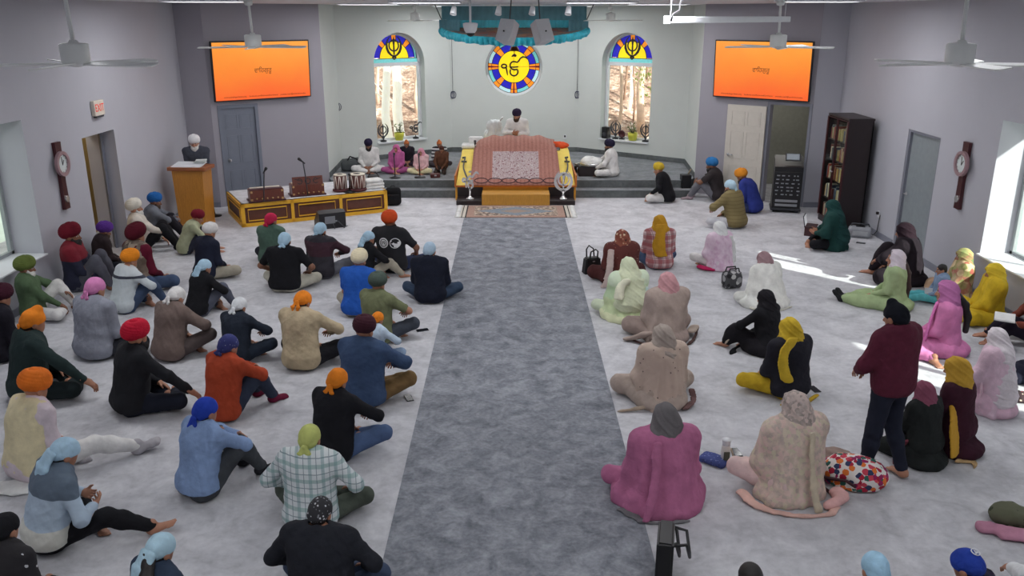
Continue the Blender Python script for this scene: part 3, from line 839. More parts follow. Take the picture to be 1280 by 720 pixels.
# ---------------------------------------------------------------- windows
def glass_mat():
    t = NT('window_glass'); n, l = t.n, t.l
    tr = n.new('ShaderNodeBsdfTransparent'); gl = n.new('ShaderNodeBsdfGlossy'); gl.inputs['Roughness'].default_value = .02
    mx = n.new('ShaderNodeMixShader'); mx.inputs[0].default_value = .05
    tr.inputs[0].default_value = (.96, 1, .985, 1)
    l.new(tr.outputs[0], mx.inputs[1]); l.new(gl.outputs[0], mx.inputs[2]); l.new(mx.outputs[0], n['Material Output'].inputs[0]); return t.m
M_glass = glass_mat()
M_winframe = plain('window_frame_grey', (150, 156, 158), .5)
def side_window(name, x, y0, y1, sgn):
    gx = x + sgn * .45
    bm = bmesh.new(); w = .07; yc = (y0 + y1) / 2
    for c, s in (((gx, yc, WZ0 + w / 2), (.06, y1 - y0, w)), ((gx, yc, WZ1 - w / 2), (.06, y1 - y0, w)), ((gx, y0 + w / 2, (WZ0 + WZ1) / 2), (.06, w, WZ1 - WZ0)), ((gx, y1 - w / 2, (WZ0 + WZ1) / 2), (.06, w, WZ1 - WZ0)), ((gx, yc - .03, (WZ0 + WZ1) / 2), (.06, .10, WZ1 - WZ0))):
        box(bm, c, s, bev=.006)
    f = tag(obj(name, bm, M_winframe), kind='structure')
    bm = bmesh.new(); box(bm, (gx, yc, (WZ0 + WZ1) / 2), (.006, y1 - y0 - w, WZ1 - WZ0 - w)); obj('glass_pane', bm, M_glass, f)
    bm = bmesh.new(); box(bm, (x + sgn * .20, yc, WZ0 + .012), (.52, y1 - y0 - .004, .024), bev=.005); obj('sill', bm, M_white, f)
side_window('window_1', -XW, 10.25, 11.8, -1); side_window('window_2', XW, 10.25, 11.8, 1); side_window('window_3', XW, 5.95, 7.45, 1)
def stained(name, rgb, e=.55):  # daylight from behind the glass is put in as emission
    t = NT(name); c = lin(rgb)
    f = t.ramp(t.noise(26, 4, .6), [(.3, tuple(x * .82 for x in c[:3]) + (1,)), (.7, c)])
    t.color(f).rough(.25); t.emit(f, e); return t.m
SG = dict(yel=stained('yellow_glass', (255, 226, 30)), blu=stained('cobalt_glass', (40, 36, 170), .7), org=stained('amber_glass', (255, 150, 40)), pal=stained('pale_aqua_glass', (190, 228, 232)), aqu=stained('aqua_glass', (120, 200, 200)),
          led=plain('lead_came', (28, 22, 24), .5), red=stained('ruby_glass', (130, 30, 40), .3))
SGI = {k: i for i, k in enumerate(SG)}; SGL = list(SG.values())
def wf(F, u, z, o=0.0):
    """matrix on a wall: local x along the wall, y up, z into the room"""
    p0, d, n, L = F
    p = p0 + d * u + n * o + Vector((0, 0, z))
    return Matrix(((d.x, 0, n.x, p.x), (d.y, 0, n.y, p.y), (0, 1, 0, p.z), (0, 0, 0, 1)))
def sector(bm, r0, r1, a0, a1, z0, z1, m, mi, n=10):
    lp = [(r1 * math.cos(R(a0 + (a1 - a0) * i / n)), r1 * math.sin(R(a0 + (a1 - a0) * i / n))) for i in range(n + 1)]
    lp += [(r0 * math.cos(R(a1 + (a0 - a1) * i / n)), r0 * math.sin(R(a1 + (a0 - a1) * i / n))) for i in range(n + 1)] if r0 > 1e-4 else [(0, 0)]
    prism(bm, lp, z0, z1, m, mi)
def ring_frame(bm, r0, r1, z0, z1, m, mi=0, n=48):
    stroke(bm, [((r0 + r1) / 2 * math.cos(2 * math.pi * i / n), (r0 + r1) / 2 * math.sin(2 * math.pi * i / n)) for i in range(n)], r1 - r0, z0, z1, m, mi, True)
# round window over the altar
m = wf(FAC, RC, 2.58, -.26)
bm = bmesh.new(); ring_frame(bm, .70, .77, -.03, .06, m); wroot = tag(obj('window_4', bm, M_white), kind='structure')
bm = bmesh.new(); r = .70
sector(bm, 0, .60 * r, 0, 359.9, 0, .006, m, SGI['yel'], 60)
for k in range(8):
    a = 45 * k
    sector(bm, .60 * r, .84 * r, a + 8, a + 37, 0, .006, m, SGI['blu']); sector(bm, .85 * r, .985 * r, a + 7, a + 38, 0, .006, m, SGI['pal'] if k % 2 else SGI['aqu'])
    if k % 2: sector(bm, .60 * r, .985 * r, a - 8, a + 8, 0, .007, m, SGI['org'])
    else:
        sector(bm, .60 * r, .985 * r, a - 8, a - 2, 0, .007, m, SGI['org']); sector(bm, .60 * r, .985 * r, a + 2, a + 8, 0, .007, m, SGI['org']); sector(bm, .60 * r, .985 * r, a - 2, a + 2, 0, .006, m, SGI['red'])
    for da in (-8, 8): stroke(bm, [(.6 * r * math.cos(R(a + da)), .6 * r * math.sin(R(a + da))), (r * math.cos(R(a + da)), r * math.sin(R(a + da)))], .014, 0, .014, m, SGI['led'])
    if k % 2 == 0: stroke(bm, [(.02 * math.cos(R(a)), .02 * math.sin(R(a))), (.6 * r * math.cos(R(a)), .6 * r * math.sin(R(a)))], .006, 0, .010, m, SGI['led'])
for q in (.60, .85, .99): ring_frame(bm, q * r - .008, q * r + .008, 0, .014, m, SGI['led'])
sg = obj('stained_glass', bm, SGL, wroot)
def ek_onkar(bm, m, s, w, z1, mi=0, z0=0.0):
    f = lambda pts: [(x * s, y * s) for x, y in pts]
    stroke(bm, f(arc(-.30, .08, .085, -60, 300, 14, .06)), w, z0, z1, m, mi)
    stroke(bm, f([(-.235, .05), (-.215, -.03), (-.20, -.12), (-.185, -.22)]), [w, w, w * .9, w * .5], z0, z1, m, mi)
    stroke(bm, f(arc(.03, .10, .13, 60, 270, 14, .13)), w, z0, z1, m, mi)
    stroke(bm, f([(-.10, .05), (.04, .05), (.17, .06)]), w * .9, z0, z1, m, mi)
    stroke(bm, f([(-.08, -.03)] + arc(.03, -.10, .13, 150, 395, 16, .13) + [(.02, -.04)]), w, z0, z1, m, mi)
    stroke(bm, f([(.07, .23), (.13, .20), (.19, .25), (.24, .33), (.32, .38), (.40, .37), (.47, .31)]), [w * .6, w, w, w, w, w * .9, w * .5], z0, z1, m, mi)
    stroke(bm, f(arc(.02, .36, .07, 20, 160, 8, .05)), w * .8, z0, z1, m, mi)
def khanda(bm, m, s, w, z1, mi=0, z0=0.0):
    f = lambda pts: [(x * s, y * s) for x, y in pts]
    prism(bm, f([(0, -.36), (.035, -.20), (.03, .1), (.055, .30), (0, .46), (-.055, .30), (-.03, .1), (-.035, -.20)]), z0, z1, m, mi)
    ring_frame(bm, .22 * s - w / 2, .22 * s + w / 2, z0, z1, m @ Matrix.Translation((0, .10 * s, 0)), mi, 32)
    for q in (1, -1):
        pts = f([(q * x, y) for x, y in [(.16, .46), (.27, .34), (.335, .18), (.33, .0), (.26, -.16), (.14, -.28), (.0, -.33), (-.10, -.38)]])
        stroke(bm, pts, [w * .3, w * .9, w * 1.5, w * 1.8, w * 1.7, w * 1.3, w, w], z0, z1, m, mi)
    stroke(bm, f(arc(0, -.40, .045, 0, 345, 12)), w, z0, z1, m, mi, True)
bm = bmesh.new(); ek_onkar(bm, m @ Matrix.Translation((-.02, -.05, 0)), 1.16 * r, .040, .018)
obj('ek_onkar_symbol', bm, SG['led'], wroot)
# arched windows of the angled apse walls
def arch_window(name, F, u0, u1):
    uc = (u0 + u1) / 2; hw = (u1 - u0) / 2; zs, zb = 2.74, .77
    m = wf(F, uc, zs, -.27)
    bm = bmesh.new(); g = hw - .05
    stroke(bm, [(hw - .03, 0)] + arc(0, 0, hw - .03, 0, 180, 24) + [(-hw + .03, 0)], .06, -.03, .05, m)
    H = zb - zs
    for lp in ([(-hw, H), (-hw + .07, H), (-hw + .07, 0), (-hw, 0)], [(hw - .07, H), (hw, H), (hw, 0), (hw - .07, 0)], [(-hw, H), (hw, H), (hw, H + .06), (-hw, H + .06)], [(-hw, -.09), (hw, -.09), (hw, 0), (-hw, 0)]):
        prism(bm, lp, -.03, .05, m)
    root = tag(obj(name, bm, M_white), kind='structure')
    bm = bmesh.new(); prism(bm, [(-g, H + .03), (g, H + .03), (g, -.05), (-g, -.05)], 0, .005, m); obj('glass_pane', bm, M_glass, root)
    bm = bmesh.new(); prism(bm, [(-hw, H - .03), (hw, H - .03), (hw, H + .005), (-hw, H + .005)], .05, .33, m); obj('sill', bm, M_white, root)
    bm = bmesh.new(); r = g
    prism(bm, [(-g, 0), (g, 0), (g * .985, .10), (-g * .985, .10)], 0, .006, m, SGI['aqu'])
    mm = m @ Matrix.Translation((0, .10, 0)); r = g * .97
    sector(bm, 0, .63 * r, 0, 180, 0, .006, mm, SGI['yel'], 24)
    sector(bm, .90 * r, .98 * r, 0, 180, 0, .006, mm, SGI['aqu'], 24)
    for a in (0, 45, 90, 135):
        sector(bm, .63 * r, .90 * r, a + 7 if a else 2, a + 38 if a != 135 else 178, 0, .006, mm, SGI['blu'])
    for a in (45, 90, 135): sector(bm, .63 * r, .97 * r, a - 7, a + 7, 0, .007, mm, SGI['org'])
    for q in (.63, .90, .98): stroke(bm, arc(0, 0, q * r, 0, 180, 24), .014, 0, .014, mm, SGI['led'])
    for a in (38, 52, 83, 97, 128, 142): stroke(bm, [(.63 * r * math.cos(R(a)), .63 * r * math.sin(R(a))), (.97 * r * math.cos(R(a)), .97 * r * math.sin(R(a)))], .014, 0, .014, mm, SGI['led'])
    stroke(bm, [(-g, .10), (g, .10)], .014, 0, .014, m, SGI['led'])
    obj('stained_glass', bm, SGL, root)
    bm = bmesh.new(); khanda(bm, mm @ Matrix.Translation((0, .26, 0)), .62, .036, .018); obj('khanda_symbol', bm, SG['led'], root)
    return m, hw, H
AWL = arch_window('window_5', FAL, 1.02, 2.50); AWR = arch_window('window_6', FAR, .72, 2.20)
# ---------------------------------------------------------------- doors
def panel_door(name, m, w, h, mat, handle_u, lever=False, frame=True, frame_mat=None, six=True):
    bm = bmesh.new()
    prism(bm, [(0, 0.01), (w, 0.01), (w, h), (0, h)], 0, .04, m)
    if six:
        for (a, b) in ((.13, .46), (.54, .87)):
            for (c, d) in ((.06, .36), (.44, .72), (.79, .93)):
                for ins, z in ((0, .047), (.03, .043)):
                    lp = [(a * w + ins, c * h + ins), (b * w - ins, c * h + ins), (b * w - ins, d * h - ins), (a * w + ins, d * h - ins)]
                    if ins == 0: stroke(bm, lp, .022, .04, z, m, 0, True)
                    else: prism(bm, lp, .04, z, m)
    d = tag(obj(name, bm, mat), kind='structure')
    bm = bmesh.new(); hz = .97
    if lever:
        lathe(bm, [(.03, 0), (.03, .012), (.012, .014), (.012, .05)], n=14); 
        bmesh.ops.transform(bm, matrix=m @ Matrix.Translation((handle_u, hz, .04)), verts=bm.verts)
        k = len(bm.verts); dirn = 1 if handle_u < w / 2 else -1
        tube(bm, [m @ Vector((handle_u, hz, .085)), m @ Vector((handle_u + dirn * .06, hz, .09)), m @ Vector((handle_u + dirn * .12, hz + .004, .085))], .011)
    else:
        lathe(bm, [(.033, 0), (.033, .01), (.014, .014), (.014, .035), (.027, .045), (.032, .06), (.027, .074), (.0, .08)], n=16)
        bmesh.ops.transform(bm, matrix=m @ Matrix.Translation((handle_u, hz, .04)), verts=bm.verts)
    obj('door_handle', bm, M_black if mat is M_white else M_steel, d)
    if frame:
        bm = bmesh.new(); f = .07
        for lp in ([(-f, 0.01), (0, 0.01), (0, h + f), (-f, h + f)], [(w, 0.01), (w + f, 0.01), (w + f, h + f), (w, h + f)], [(0, h), (w, h), (w, h + f), (0, h + f)]): prism(bm, lp, .02, .085, m)
        obj('door_frame', bm, frame_mat or mat, d)
    return d
panel_door('door_2', wf(FDL, .20, 0, -.07), .73, 2.05, M_greydoor, .09)
M_cream = plain('cream_door_paint', (206, 200, 190), .5, var=.03)
p0, d, n, L = FDR
panel_door('door_3', wf(FDR, .72, 0, .03), .88, 2.05, M_cream, .09, lever=True, frame=False)
bm = bmesh.new()
for lp in ([(1.60, 0.01), (1.66, 0.01), (1.66, 2.16), (1.60, 2.16)], [(2.50, 0.01), (2.56, 0.01), (2.56, 2.16), (2.50, 2.16)], [(1.66, 2.10), (2.50, 2.10), (2.50, 2.16), (1.66, 2.16)]): prism(bm, lp, 0, .02, wf(FDR, 0, 0, 0))
tag(obj('trim_1', bm, M_base), kind='structure')
mR = Matrix(((0, 0, -1, XW + .10), (-1, 0, 0, 14.50), (0, 1, 0, 0), (0, 0, 0, 1)))
panel_door('door_4', mR, 1.03, 2.02, plain('green_grey_door_paint', (138, 146, 150), .45), .07, lever=True, six=False, frame=True, frame_mat=M_base)
# half-open grey door inside the left doorway
a, b = Vector((-6.92, 14.42, 0)), Vector((-7.42, 15.05, 0)); dd = (a - b); w_ = dd.length; dd.normalize(); nn = dd.cross(Vector((0, 0, 1)))
mL = Matrix(((dd.x, 0, nn.x, b.x), (dd.y, 0, nn.y, b.y), (0, 1, 0, 0), (0, 0, 0, 1)))
panel_door('door_1', mL, w_, 2.03, plain('slate_door_paint', (104, 108, 122), .45), .07, lever=True, frame=False, six=False)
# ---------------------------------------------------------------- outdoors, seen through the panes
t = NT('leaf_litter'); f = t.noise(1.6, 6, .7); g = t.noise(9, 5, .7)
t.color(t.ramp(t.math('ADD', t.math('MULTIPLY', f, .5), t.math('MULTIPLY', g, .5)), [(.34, lin((78, 60, 52))), (.45, lin((124, 96, 82))), (.55, lin((176, 148, 130))), (.66, lin((244, 236, 228)))])).rough(1)
M_litter = t.m
bm = bmesh.new()
nx, ny = 30, 14
rnd = random.Random(5)
gv = [[bm.verts.new((-13 + 26 * i / nx, 24.6 + 20 * j / ny, -.6 + max(0, (j - 1) / ny) ** 1.1 * 9.0 + rnd.uniform(-.15, .15))) for j in range(ny + 1)] for i in range(nx + 1)]
for i in range(nx):
    for j in range(ny): bm.faces.new((gv[i][j], gv[i + 1][j], gv[i + 1][j + 1], gv[i][j + 1]))
tag(obj('hill', bm, M_litter, smooth=True), kind='structure')
slab('ground_outside', [(-60, -30), (60, -30), (60, 24.6), (-60, 24.6)], -.9, -.6, plain('dry_grass', (226, 236, 222), .9, var=.08, scale=1.5))
M_bark = [plain('pale_bark_glow', (255, 246, 234), .9, var=.1, scale=5, emit=.35), plain('tan_bark', (222, 190, 168), .9, var=.2, scale=5), plain('brown_bark', (150, 118, 98), .9, var=.2, scale=5)]  # pale bark has emission added so its trunks look brightly lit
def tree(x, y, r, lean, h, mat, label, seed, zb=0.0, twigs=4):
    twigs += 3; rr = random.Random(seed); root = thing('tree', label, 'tree', (x, y, zb), group=None)
    bm = bmesh.new(); k = 8
    pts = [(lean * h * i / k + .05 * math.sin(i * 1.7 + seed), .03 * math.cos(i * 2.1), h * i / k) for i in range(k + 1)]
    tube(bm, pts, [r * (1.12 - .5 * i / k) for i in range(k + 1)], 10); obj('trunk', bm, mat, root)
    for j in range(twigs):
        bm = bmesh.new(); z = h * rr.uniform(.25, .9); sgn = rr.choice((-1, 1)); L = rr.uniform(.5, 1.2)
        p = Vector((lean * z, 0, z)); q = p + Vector((sgn * L * .5, rr.uniform(-.2, .2), L * .35)); e = q + Vector((sgn * L * .5, 0, rr.uniform(-.1, .5)))
        tube(bm, [p, q, e], [r * .28, r * .18, r * .08], 6)
        tube(bm, [q, q + Vector((sgn * .15, .05, .45))], [r * .14, r * .05], 6); obj('branch', bm, mat, root)
def hz(y): return -.6 + max(0, ((y - 24.6) / 20 * 14 - 1) / 14) ** 1.1 * 9.0
def tr_at(px, D, *a, **k):
    p = at_depth(px, 130, D); tree(p.x, D, *a, zb=hz(D) - .2, **k)
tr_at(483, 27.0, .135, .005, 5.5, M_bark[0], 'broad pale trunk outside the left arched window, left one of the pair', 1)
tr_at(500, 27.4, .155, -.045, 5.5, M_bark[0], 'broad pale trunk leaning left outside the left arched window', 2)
tr_at(521, 29.5, .07, .03, 6, M_bark[1], 'thin tan sapling at the right edge of the left arched window', 3, twigs=6)
tr_at(474, 30.0, .06, -.02, 6, M_bark[1], 'thin tan sapling at the left edge of the left arched window', 4, twigs=6)
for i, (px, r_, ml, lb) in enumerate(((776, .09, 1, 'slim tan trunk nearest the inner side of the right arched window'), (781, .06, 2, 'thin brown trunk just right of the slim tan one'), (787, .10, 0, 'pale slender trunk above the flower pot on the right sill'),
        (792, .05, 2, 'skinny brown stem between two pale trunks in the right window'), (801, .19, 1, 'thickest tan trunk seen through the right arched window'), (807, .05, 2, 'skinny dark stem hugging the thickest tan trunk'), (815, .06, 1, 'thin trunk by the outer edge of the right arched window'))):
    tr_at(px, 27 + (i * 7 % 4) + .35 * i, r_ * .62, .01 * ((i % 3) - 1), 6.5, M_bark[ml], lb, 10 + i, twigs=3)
# leafy sprigs outside the right arched window
M_leaf = plain('spring_leaf', (176, 196, 96), .8, var=.25, scale=8)
bm = bmesh.new(); rr = random.Random(3); c0 = at_depth(813, 96, 26.0)
for i in range(260):
    p = c0 + Vector((rr.gauss(0, .30), rr.gauss(0, .3), rr.gauss(0, .35))); s_ = rr.uniform(.03, .07); a_ = rr.uniform(0, 6.28); b_ = rr.uniform(-.8, .8)
    mtx = M4(p, (b_, a_, a_)); bm.faces.new([bm.verts.new(mtx @ Vector(q)) for q in ((-s_, 0, 0), (0, -s_ * .4, 0), (s_, 0, 0), (0, s_ * .4, 0))])
tag(obj('foliage', bm, M_leaf), 'loose yellow green leaves outside the right arched window', 'foliage', kind='stuff')
# ================================================================ things in the hall
M_gold = plain('golden_yellow_paint', (228, 172, 44), .45, var=.05)
M_brownp = plain('dark_brown_panel', (92, 50, 34), .5, var=.12, scale=9)
def wood(name, rgb, rough=.45, sc=(1, 1, 8)):
    if name in MATS: return MATS[name]
    t = NT(name); c = lin(rgb)
    f = t.noise(7, 5, .6, vec=t.mapping((9, 9, 1.0)), dist=1.2)
    t.color(t.ramp(f, [(.3, tuple(x * .72 for x in c[:3]) + (1,)), (.7, c)])).rough(rough); MATS[name] = t.m; return t.m
M_oak = wood('honey_oak', (196, 132, 52)); M_mahog = wood('mahogany', (74, 30, 36), .35); M_rose = wood('rosewood', (112, 58, 46), .35); M_walnut = wood('espresso_wood', (40, 30, 32), .4)
M_cloth = fab((226, 226, 224)); M_screen = None
Z = Vector((0, 0, 1))
# ---- wall screens ------------------------------------------------------------
def tv(F, u0, u1, zc, label, tilt):
    w = u1 - u0; h = w * 9 / 16
    root = thing('wall_screen', label, 'screen', (0, 0, 0), group=None)
    m = wf(F, (u0 + u1) / 2, zc, .12) @ Matrix.Rotation(R(tilt), 4, 'X')
    root.matrix_world = m
    bm = bmesh.new(); box(bm, (0, 0, 0), (w, h, .06), bev=.008); obj('casing', bm, M_black, root)
    bm = bmesh.new(); box(bm, (0, 0, -.07), (.5, .4, .09), bev=.01); obj('wall_bracket', bm, M_dark, root)
    t = NT('orange_screen'); s = t.sep(); 
    v = t.math('ADD', t.math('MULTIPLY', s[1], -.62), .5); v = t.math('ADD', v, t.math('MULTIPLY', t.noise(.9, 2), .35)); v = t.math('SUBTRACT', v, .12)
    c = t.ramp(v, [(.12, lin((255, 168, 62))), (.5, lin((252, 140, 46))), (.9, lin((250, 100, 38)))])
    t.color((0.02, 0.01, 0.005, 1)).rough(.5); t.emit(c, 1.0)
    bm = bmesh.new(); box(bm, (0, 0, .031), (w - .05, h - .05, .003)); obj('screen', bm, t.m, root)
    ink = plain('screen_text_brown', (110, 44, 18), .6, var=0)
    I = Matrix.Translation((0, 0, .0335))
    text_mesh('gurmukhi_word', '\u0a35\u0a3e\u0a3f\u0a39\u0a17\u0a41\u0a30\u0a42', .128, ink, root, I)
    for x, tx in ((-.63, 'richmondsikhgurdwara.org'), (-.02, 'facebook.com/RichmondGurdwara/'), (.63, 'youtube.com/@sacvirichmondva')):
        text_mesh('web_address', tx, .044, ink, root, Matrix.Translation((x * w / 2.1, -h / 2 + .085, .0335)))
tv(FDL, .06, 2.20, 2.80, 'large orange wall screen above the grey panelled door', 3)
tv(FDR, 2.567 - 2.20, 2.567 - .06, 2.80, 'large orange wall screen above the open cream door', 3)
# ---- exit sign, wall clocks -----------------------------------------------------
root = thing('exit_sign', 'white exit sign with red letters high on the left wall', 'sign', (-XW + .005, 13.98, 2.47))
bm = bmesh.new(); box(bm, (.03, 0, 0), (.06, .34, .24), bev=.01); obj('sign_case', bm, plain('ivory_plastic', (224, 214, 200), .5), root)
text_mesh('exit_lettering', 'EXIT', .17, plain('exit_red', (216, 44, 30), .5, emit=.4), root, Matrix(((0, 0, 1, .062), (1, 0, 0, 0), (0, 1, 0, 0), (0, 0, 0, 1))) @ Matrix.Scale(.85, 4, (1, 0, 0)))
bm = bmesh.new(); box(bm, (.03, 0, -.135), (.05, .26, .03), bev=.004); obj('lamp_strip', bm, M_dark, root)
def clock(x, y, sgn, label):
    root = thing('wall_clock', label, 'clock', (x, y, 0))
    m = Matrix(((0, 0, sgn, 0), (sgn, 0, 0, 0), (0, 1, 0, 0), (0, 0, 0, 1)))
    bm = bmesh.new(); prism(bm, [(-.075, 1.12), (.075, 1.12), (.06, 1.5), (.085, 2.12), (-.085, 2.12), (-.06, 1.5)], .005, .055, m); obj('backboard', bm, M_mahog, root)
    bm = bmesh.new(); c = m @ Matrix.Translation((0, 1.80, 0)); ring_frame(bm, .135, .185, .055, .10, c, 0, 40); obj('bezel', bm, plain('dusty_rose_metal', (170, 140, 146), .4, .4), root)
    bm = bmesh.new(); sector(bm, 0, .137, 0, 359.9, .055, .075, c, 0, 40); obj('dial', bm, plain('clock_dial', (214, 222, 222), .4), root)
    bm = bmesh.new(); stroke(bm, [(0, -.02), (.045, .05)], .012, .076, .08, c); stroke(bm, [(0, -.02), (-.01, .10)], .009, .076, .082, c)
    for k in range(12): stroke(bm, [(.115 * math.cos(R(30 * k)), .115 * math.sin(R(30 * k))), (.13 * math.cos(R(30 * k)), .13 * math.sin(R(30 * k)))], .008, .076, .079, c)
    obj('clock_hands', bm, M_black, root)
    bm = bmesh.new(); sector(bm, 0, .05, 0, 359.9, .055, .075, m @ Matrix.Translation((0, 1.27, 0)), 0, 24); obj('pendulum_bob', bm, M_chrome, root)
clock(-XW, 12.55, 1, 'long mahogany pendulum clock on the left wall beside the doorway'); clock(XW, 12.55, -1, 'long mahogany pendulum clock on the right wall beside the window')
# ---- outlets, switch plates, dangling cords ------------------------------------------
def outlet(p, n, label, plug=True):
    root = thing('wall_outlet', label, 'outlet', p, math.atan2(n[1], n[0]) + math.pi / 2)
    bm = bmesh.new(); box(bm, (0, -.005, 0), (.075, .01, .12), bev=.004); obj('cover_plate', bm, M_white, root)
    if plug:
        bm = bmesh.new(); box(bm, (0, -.03, .02), (.045, .05, .05), bev=.008); obj('plug', bm, M_black, root)
def onwall(F, px, py, o=.006):   # where the sight line of a pixel meets a wall
    p0, d, n, L = F; c = Vector((0, 0, CAMH)); a = at_depth(px, py, 10.0) - c
    t_ = (p0 - c).dot(n) / a.dot(n); q = c + a * t_; return q + n * o
for F, px, py, lb, pl in ((FAR, 871, 183, 'white outlet plate low on the right apse wall', False), (FAC, 706, 171, 'black plug in the outlet on the centre wall right of the reader', True), (FAL, 425, 201, 'black plug in the outlet on the left apse wall by the drums', True), (FDR, 925, 178, 'small switch plate with a dark opening left of the cream door', True)):
    outlet(onwall(F, px, py), FAC[2] if F is FAC else F[2], lb, pl)
outlet((XW - .006, 15.25, .42), (-1, 0), 'black plug in the outlet on the right wall above the portable radio')
def cord(px, F, label, py=117):
    p = onwall(F, px, py, .03); root = thing('blind_cord', label, 'cord', (p.x, p.y, p.z))
    bm = bmesh.new(); tube(bm, [(0, 0, 0), (.004, 0, .5), (0, 0, CEIL - p.z - .01)], .006, 6); obj('cord', bm, M_dark, root)
    bm = bmesh.new(); 
    for k in range(3): tube(bm, [((.03 + .02 * k) * math.cos(a) + .02 * (k - 1), .01 * k, -.03 + .09 * math.sin(a)) for a in [2 * math.pi * i / 14 for i in range(14)]], .008, 6, closed=True)
    obj('coil', bm, plain('navy_cord', (44, 46, 84), .6), root)
cord(566, FAC, 'thin cord with a coiled end left of the round window'); cord(721, FAC, 'thin cord with a coiled end right of the round window'); cord(421, FAL, 'thin cord with a coiled end beside the left arched window', 132)
p = onwall(FAR, 868, 130, .02); root = thing('wall_ornament', 'tiny pale red flower ornament on the right apse wall', 'ornament', p, math.atan2(FAR[2].y, FAR[2].x) + math.pi / 2)
bm = bmesh.new()
for k in range(6): lathe(bm, [(.0, -.01), (.035, 0), (.0, .01)], (.06 * math.cos(k * 1.047), 0, .06 * math.sin(k * 1.047)), 10, rot=(math.pi / 2, 0, 0))
obj('petals', bm, plain('faded_rose', (196, 150, 150), .6), root)
bm = bmesh.new(); lathe(bm, [(.0, -.015), (.03, 0), (.0, .02)], (0, -.005, 0), 10, rot=(math.pi / 2, 0, 0)); obj('centre', bm, plain('rose_red', (170, 80, 80), .6), root)
# ---- ceiling fans ---------------------------------------------------------------
def fan(loc, a0, label, blades=5):
    root = thing('ceiling_fan', label, 'fan', loc, 0)
    dz = CEIL - loc[2]
    M_fan = plain('fan_enamel', (236, 238, 236), .4, var=.02)
    bm = bmesh.new(); tube(bm, [(0, 0, .07), (-.03 * dz, 0, dz)], .017, 10); obj('downrod', bm, M_fan, root)
    bm = bmesh.new(); lathe(bm, [(.02, -.10), (.07, -.09), (.085, -.075), (.105, -.07), (.11, -.06), (.11, .075), (.095, .085), (.04, .09), (.03, .11), (0, .11)], n=28); obj('motor_housing', bm, M_fan, root)
    bm = bmesh.new(); lathe(bm, [(.06, dz - .04), (.05, dz - .10), (.02, dz - .11)], (-.03 * dz, 0, 0), 18); obj('ceiling_cup', bm, M_fan, root)
    for k in range(blades):
        a = R(a0 + 360 / blades * k); bm = bmesh.new()
        mm = Matrix.Translation((0, 0, -.075)) @ Matrix.Rotation(a, 4, 'Z') @ Matrix.Rotation(R(9), 4, 'X')
        prism(bm, [(.09, -.035), (.20, -.05), (.70, -.062), (.73, -.045), (.73, .05), (.70, .062), (.20, .05), (.09, .035)], -.005, .005, mm)
        obj('blade', bm, M_fan, root)
fan((-3.53, 7.1, 3.60), -14, 'white ceiling fan at top left, nearest to the camera on that side')
fan((-3.52, 12.0, 3.565), -6, 'white ceiling fan in front of the left orange screen')
fan((3.62, 12.0, 3.565), 186, 'white ceiling fan in front of the right orange screen')
fan((3.62, 7.1, 3.60), -20, 'white ceiling fan on the right side nearest to the camera')
fan((-2.22, 20.4, 3.86), 5, 'white ceiling fan close to the ceiling left of the teal canopy')
fan((2.26, 20.4, 3.86), -5, 'white ceiling fan close to the ceiling right of the teal canopy')
# long white bar hung from the ceiling, with its black cable
a, b = at_depth(834, 25, 9.6), at_depth(985, 28, 11.6)
root = thing('projection_screen_case', 'long slim white case hanging under the ceiling with a black cable at its end', 'projection screen', a, math.atan2((b - a).y, (b - a).x)); L = (b - a).to_2d().length
bm = bmesh.new(); box(bm, (L / 2, 0, 0), (L, .075, .07), bev=.01); obj('case', bm, M_white, root)
bm = bmesh.new(); box(bm, (0, 0, 0), (.02, .085, .085), bev=.006); obj('end_cap', bm, M_white, root)
for x in (.06, L - .1):
    bm = bmesh.new(); tube(bm, [(x, 0, .03), (x, 0, CEIL - a.z)], .005, 6); obj('hanger', bm, M_white, root)
bm = bmesh.new(); tube(bm, [(0, -.05, -.01), (.03, -.05, .06), (.15, -.05, .10), (.16, -.05, .18), (.22, -.05, .30)], .011, 6); obj('cable', bm, M_black, root)
# ---- canopy, lights, speakers, camera dome -------------------------------------------
M_teal = plain('teal_satin', (52, 172, 192), .45, var=.25, scale=5); M_tealdk = plain('deep_teal_satin', (78, 128, 142), .55, var=.2, scale=3)
M_lining = floral('canopy_lining', (158, 138, 132), [(186, 112, 104), (128, 136, 142), (196, 150, 120)], 6, .5, soft=True)
root = thing('altar_canopy', 'teal pleated cloth canopy with a scalloped valance above the altar', 'canopy', (.05, 20.6, 0))
W_, Dp = 1.68, 2.0
def cpt(a): return (W_ * math.cos(a), -Dp * math.sin(a))
bm = bmesh.new(); n = 132; rows = 5; g_ = []
for i in range(n + 1):
    a = math.pi * i / n; x, y = cpt(a); sag = math.sin(a)
    zt = 3.66 - .21 * sag ** 1.2; zb = zt - .15 - .03 * abs(math.sin(a * 15))
    pl = .025 * math.sin(i * 2.1)
    col_ = []
    for j in range(rows + 1):
        t_ = j / rows; k = 1 + (pl * (1 + t_)) / W_ + .03 * math.sin(t_ * math.pi)
        col_.append(bm.verts.new((x * k, y * k, zt + (zb - zt) * t_)))
    g_.append(col_)
for i in range(n):
    for j in range(rows): bm.faces.new((g_[i][j], g_[i][j + 1], g_[i + 1][j + 1], g_[i + 1][j]))
obj('valance', bm, M_teal, root)
bm = bmesh.new(); lo = []
for j in range(7):
    t_ = j / 6; lo.append([bm.verts.new((cpt(math.pi * i / 40)[0] * (1 - .0 * t_), cpt(math.pi * i / 40)[1] * (1 - t_), (3.64 - .21 * math.sin(math.pi * i / 40) ** 1.2) * (1 - t_) + 3.63 * t_ - .02 * math.sin(t_ * 3.1))) for i in range(41)])
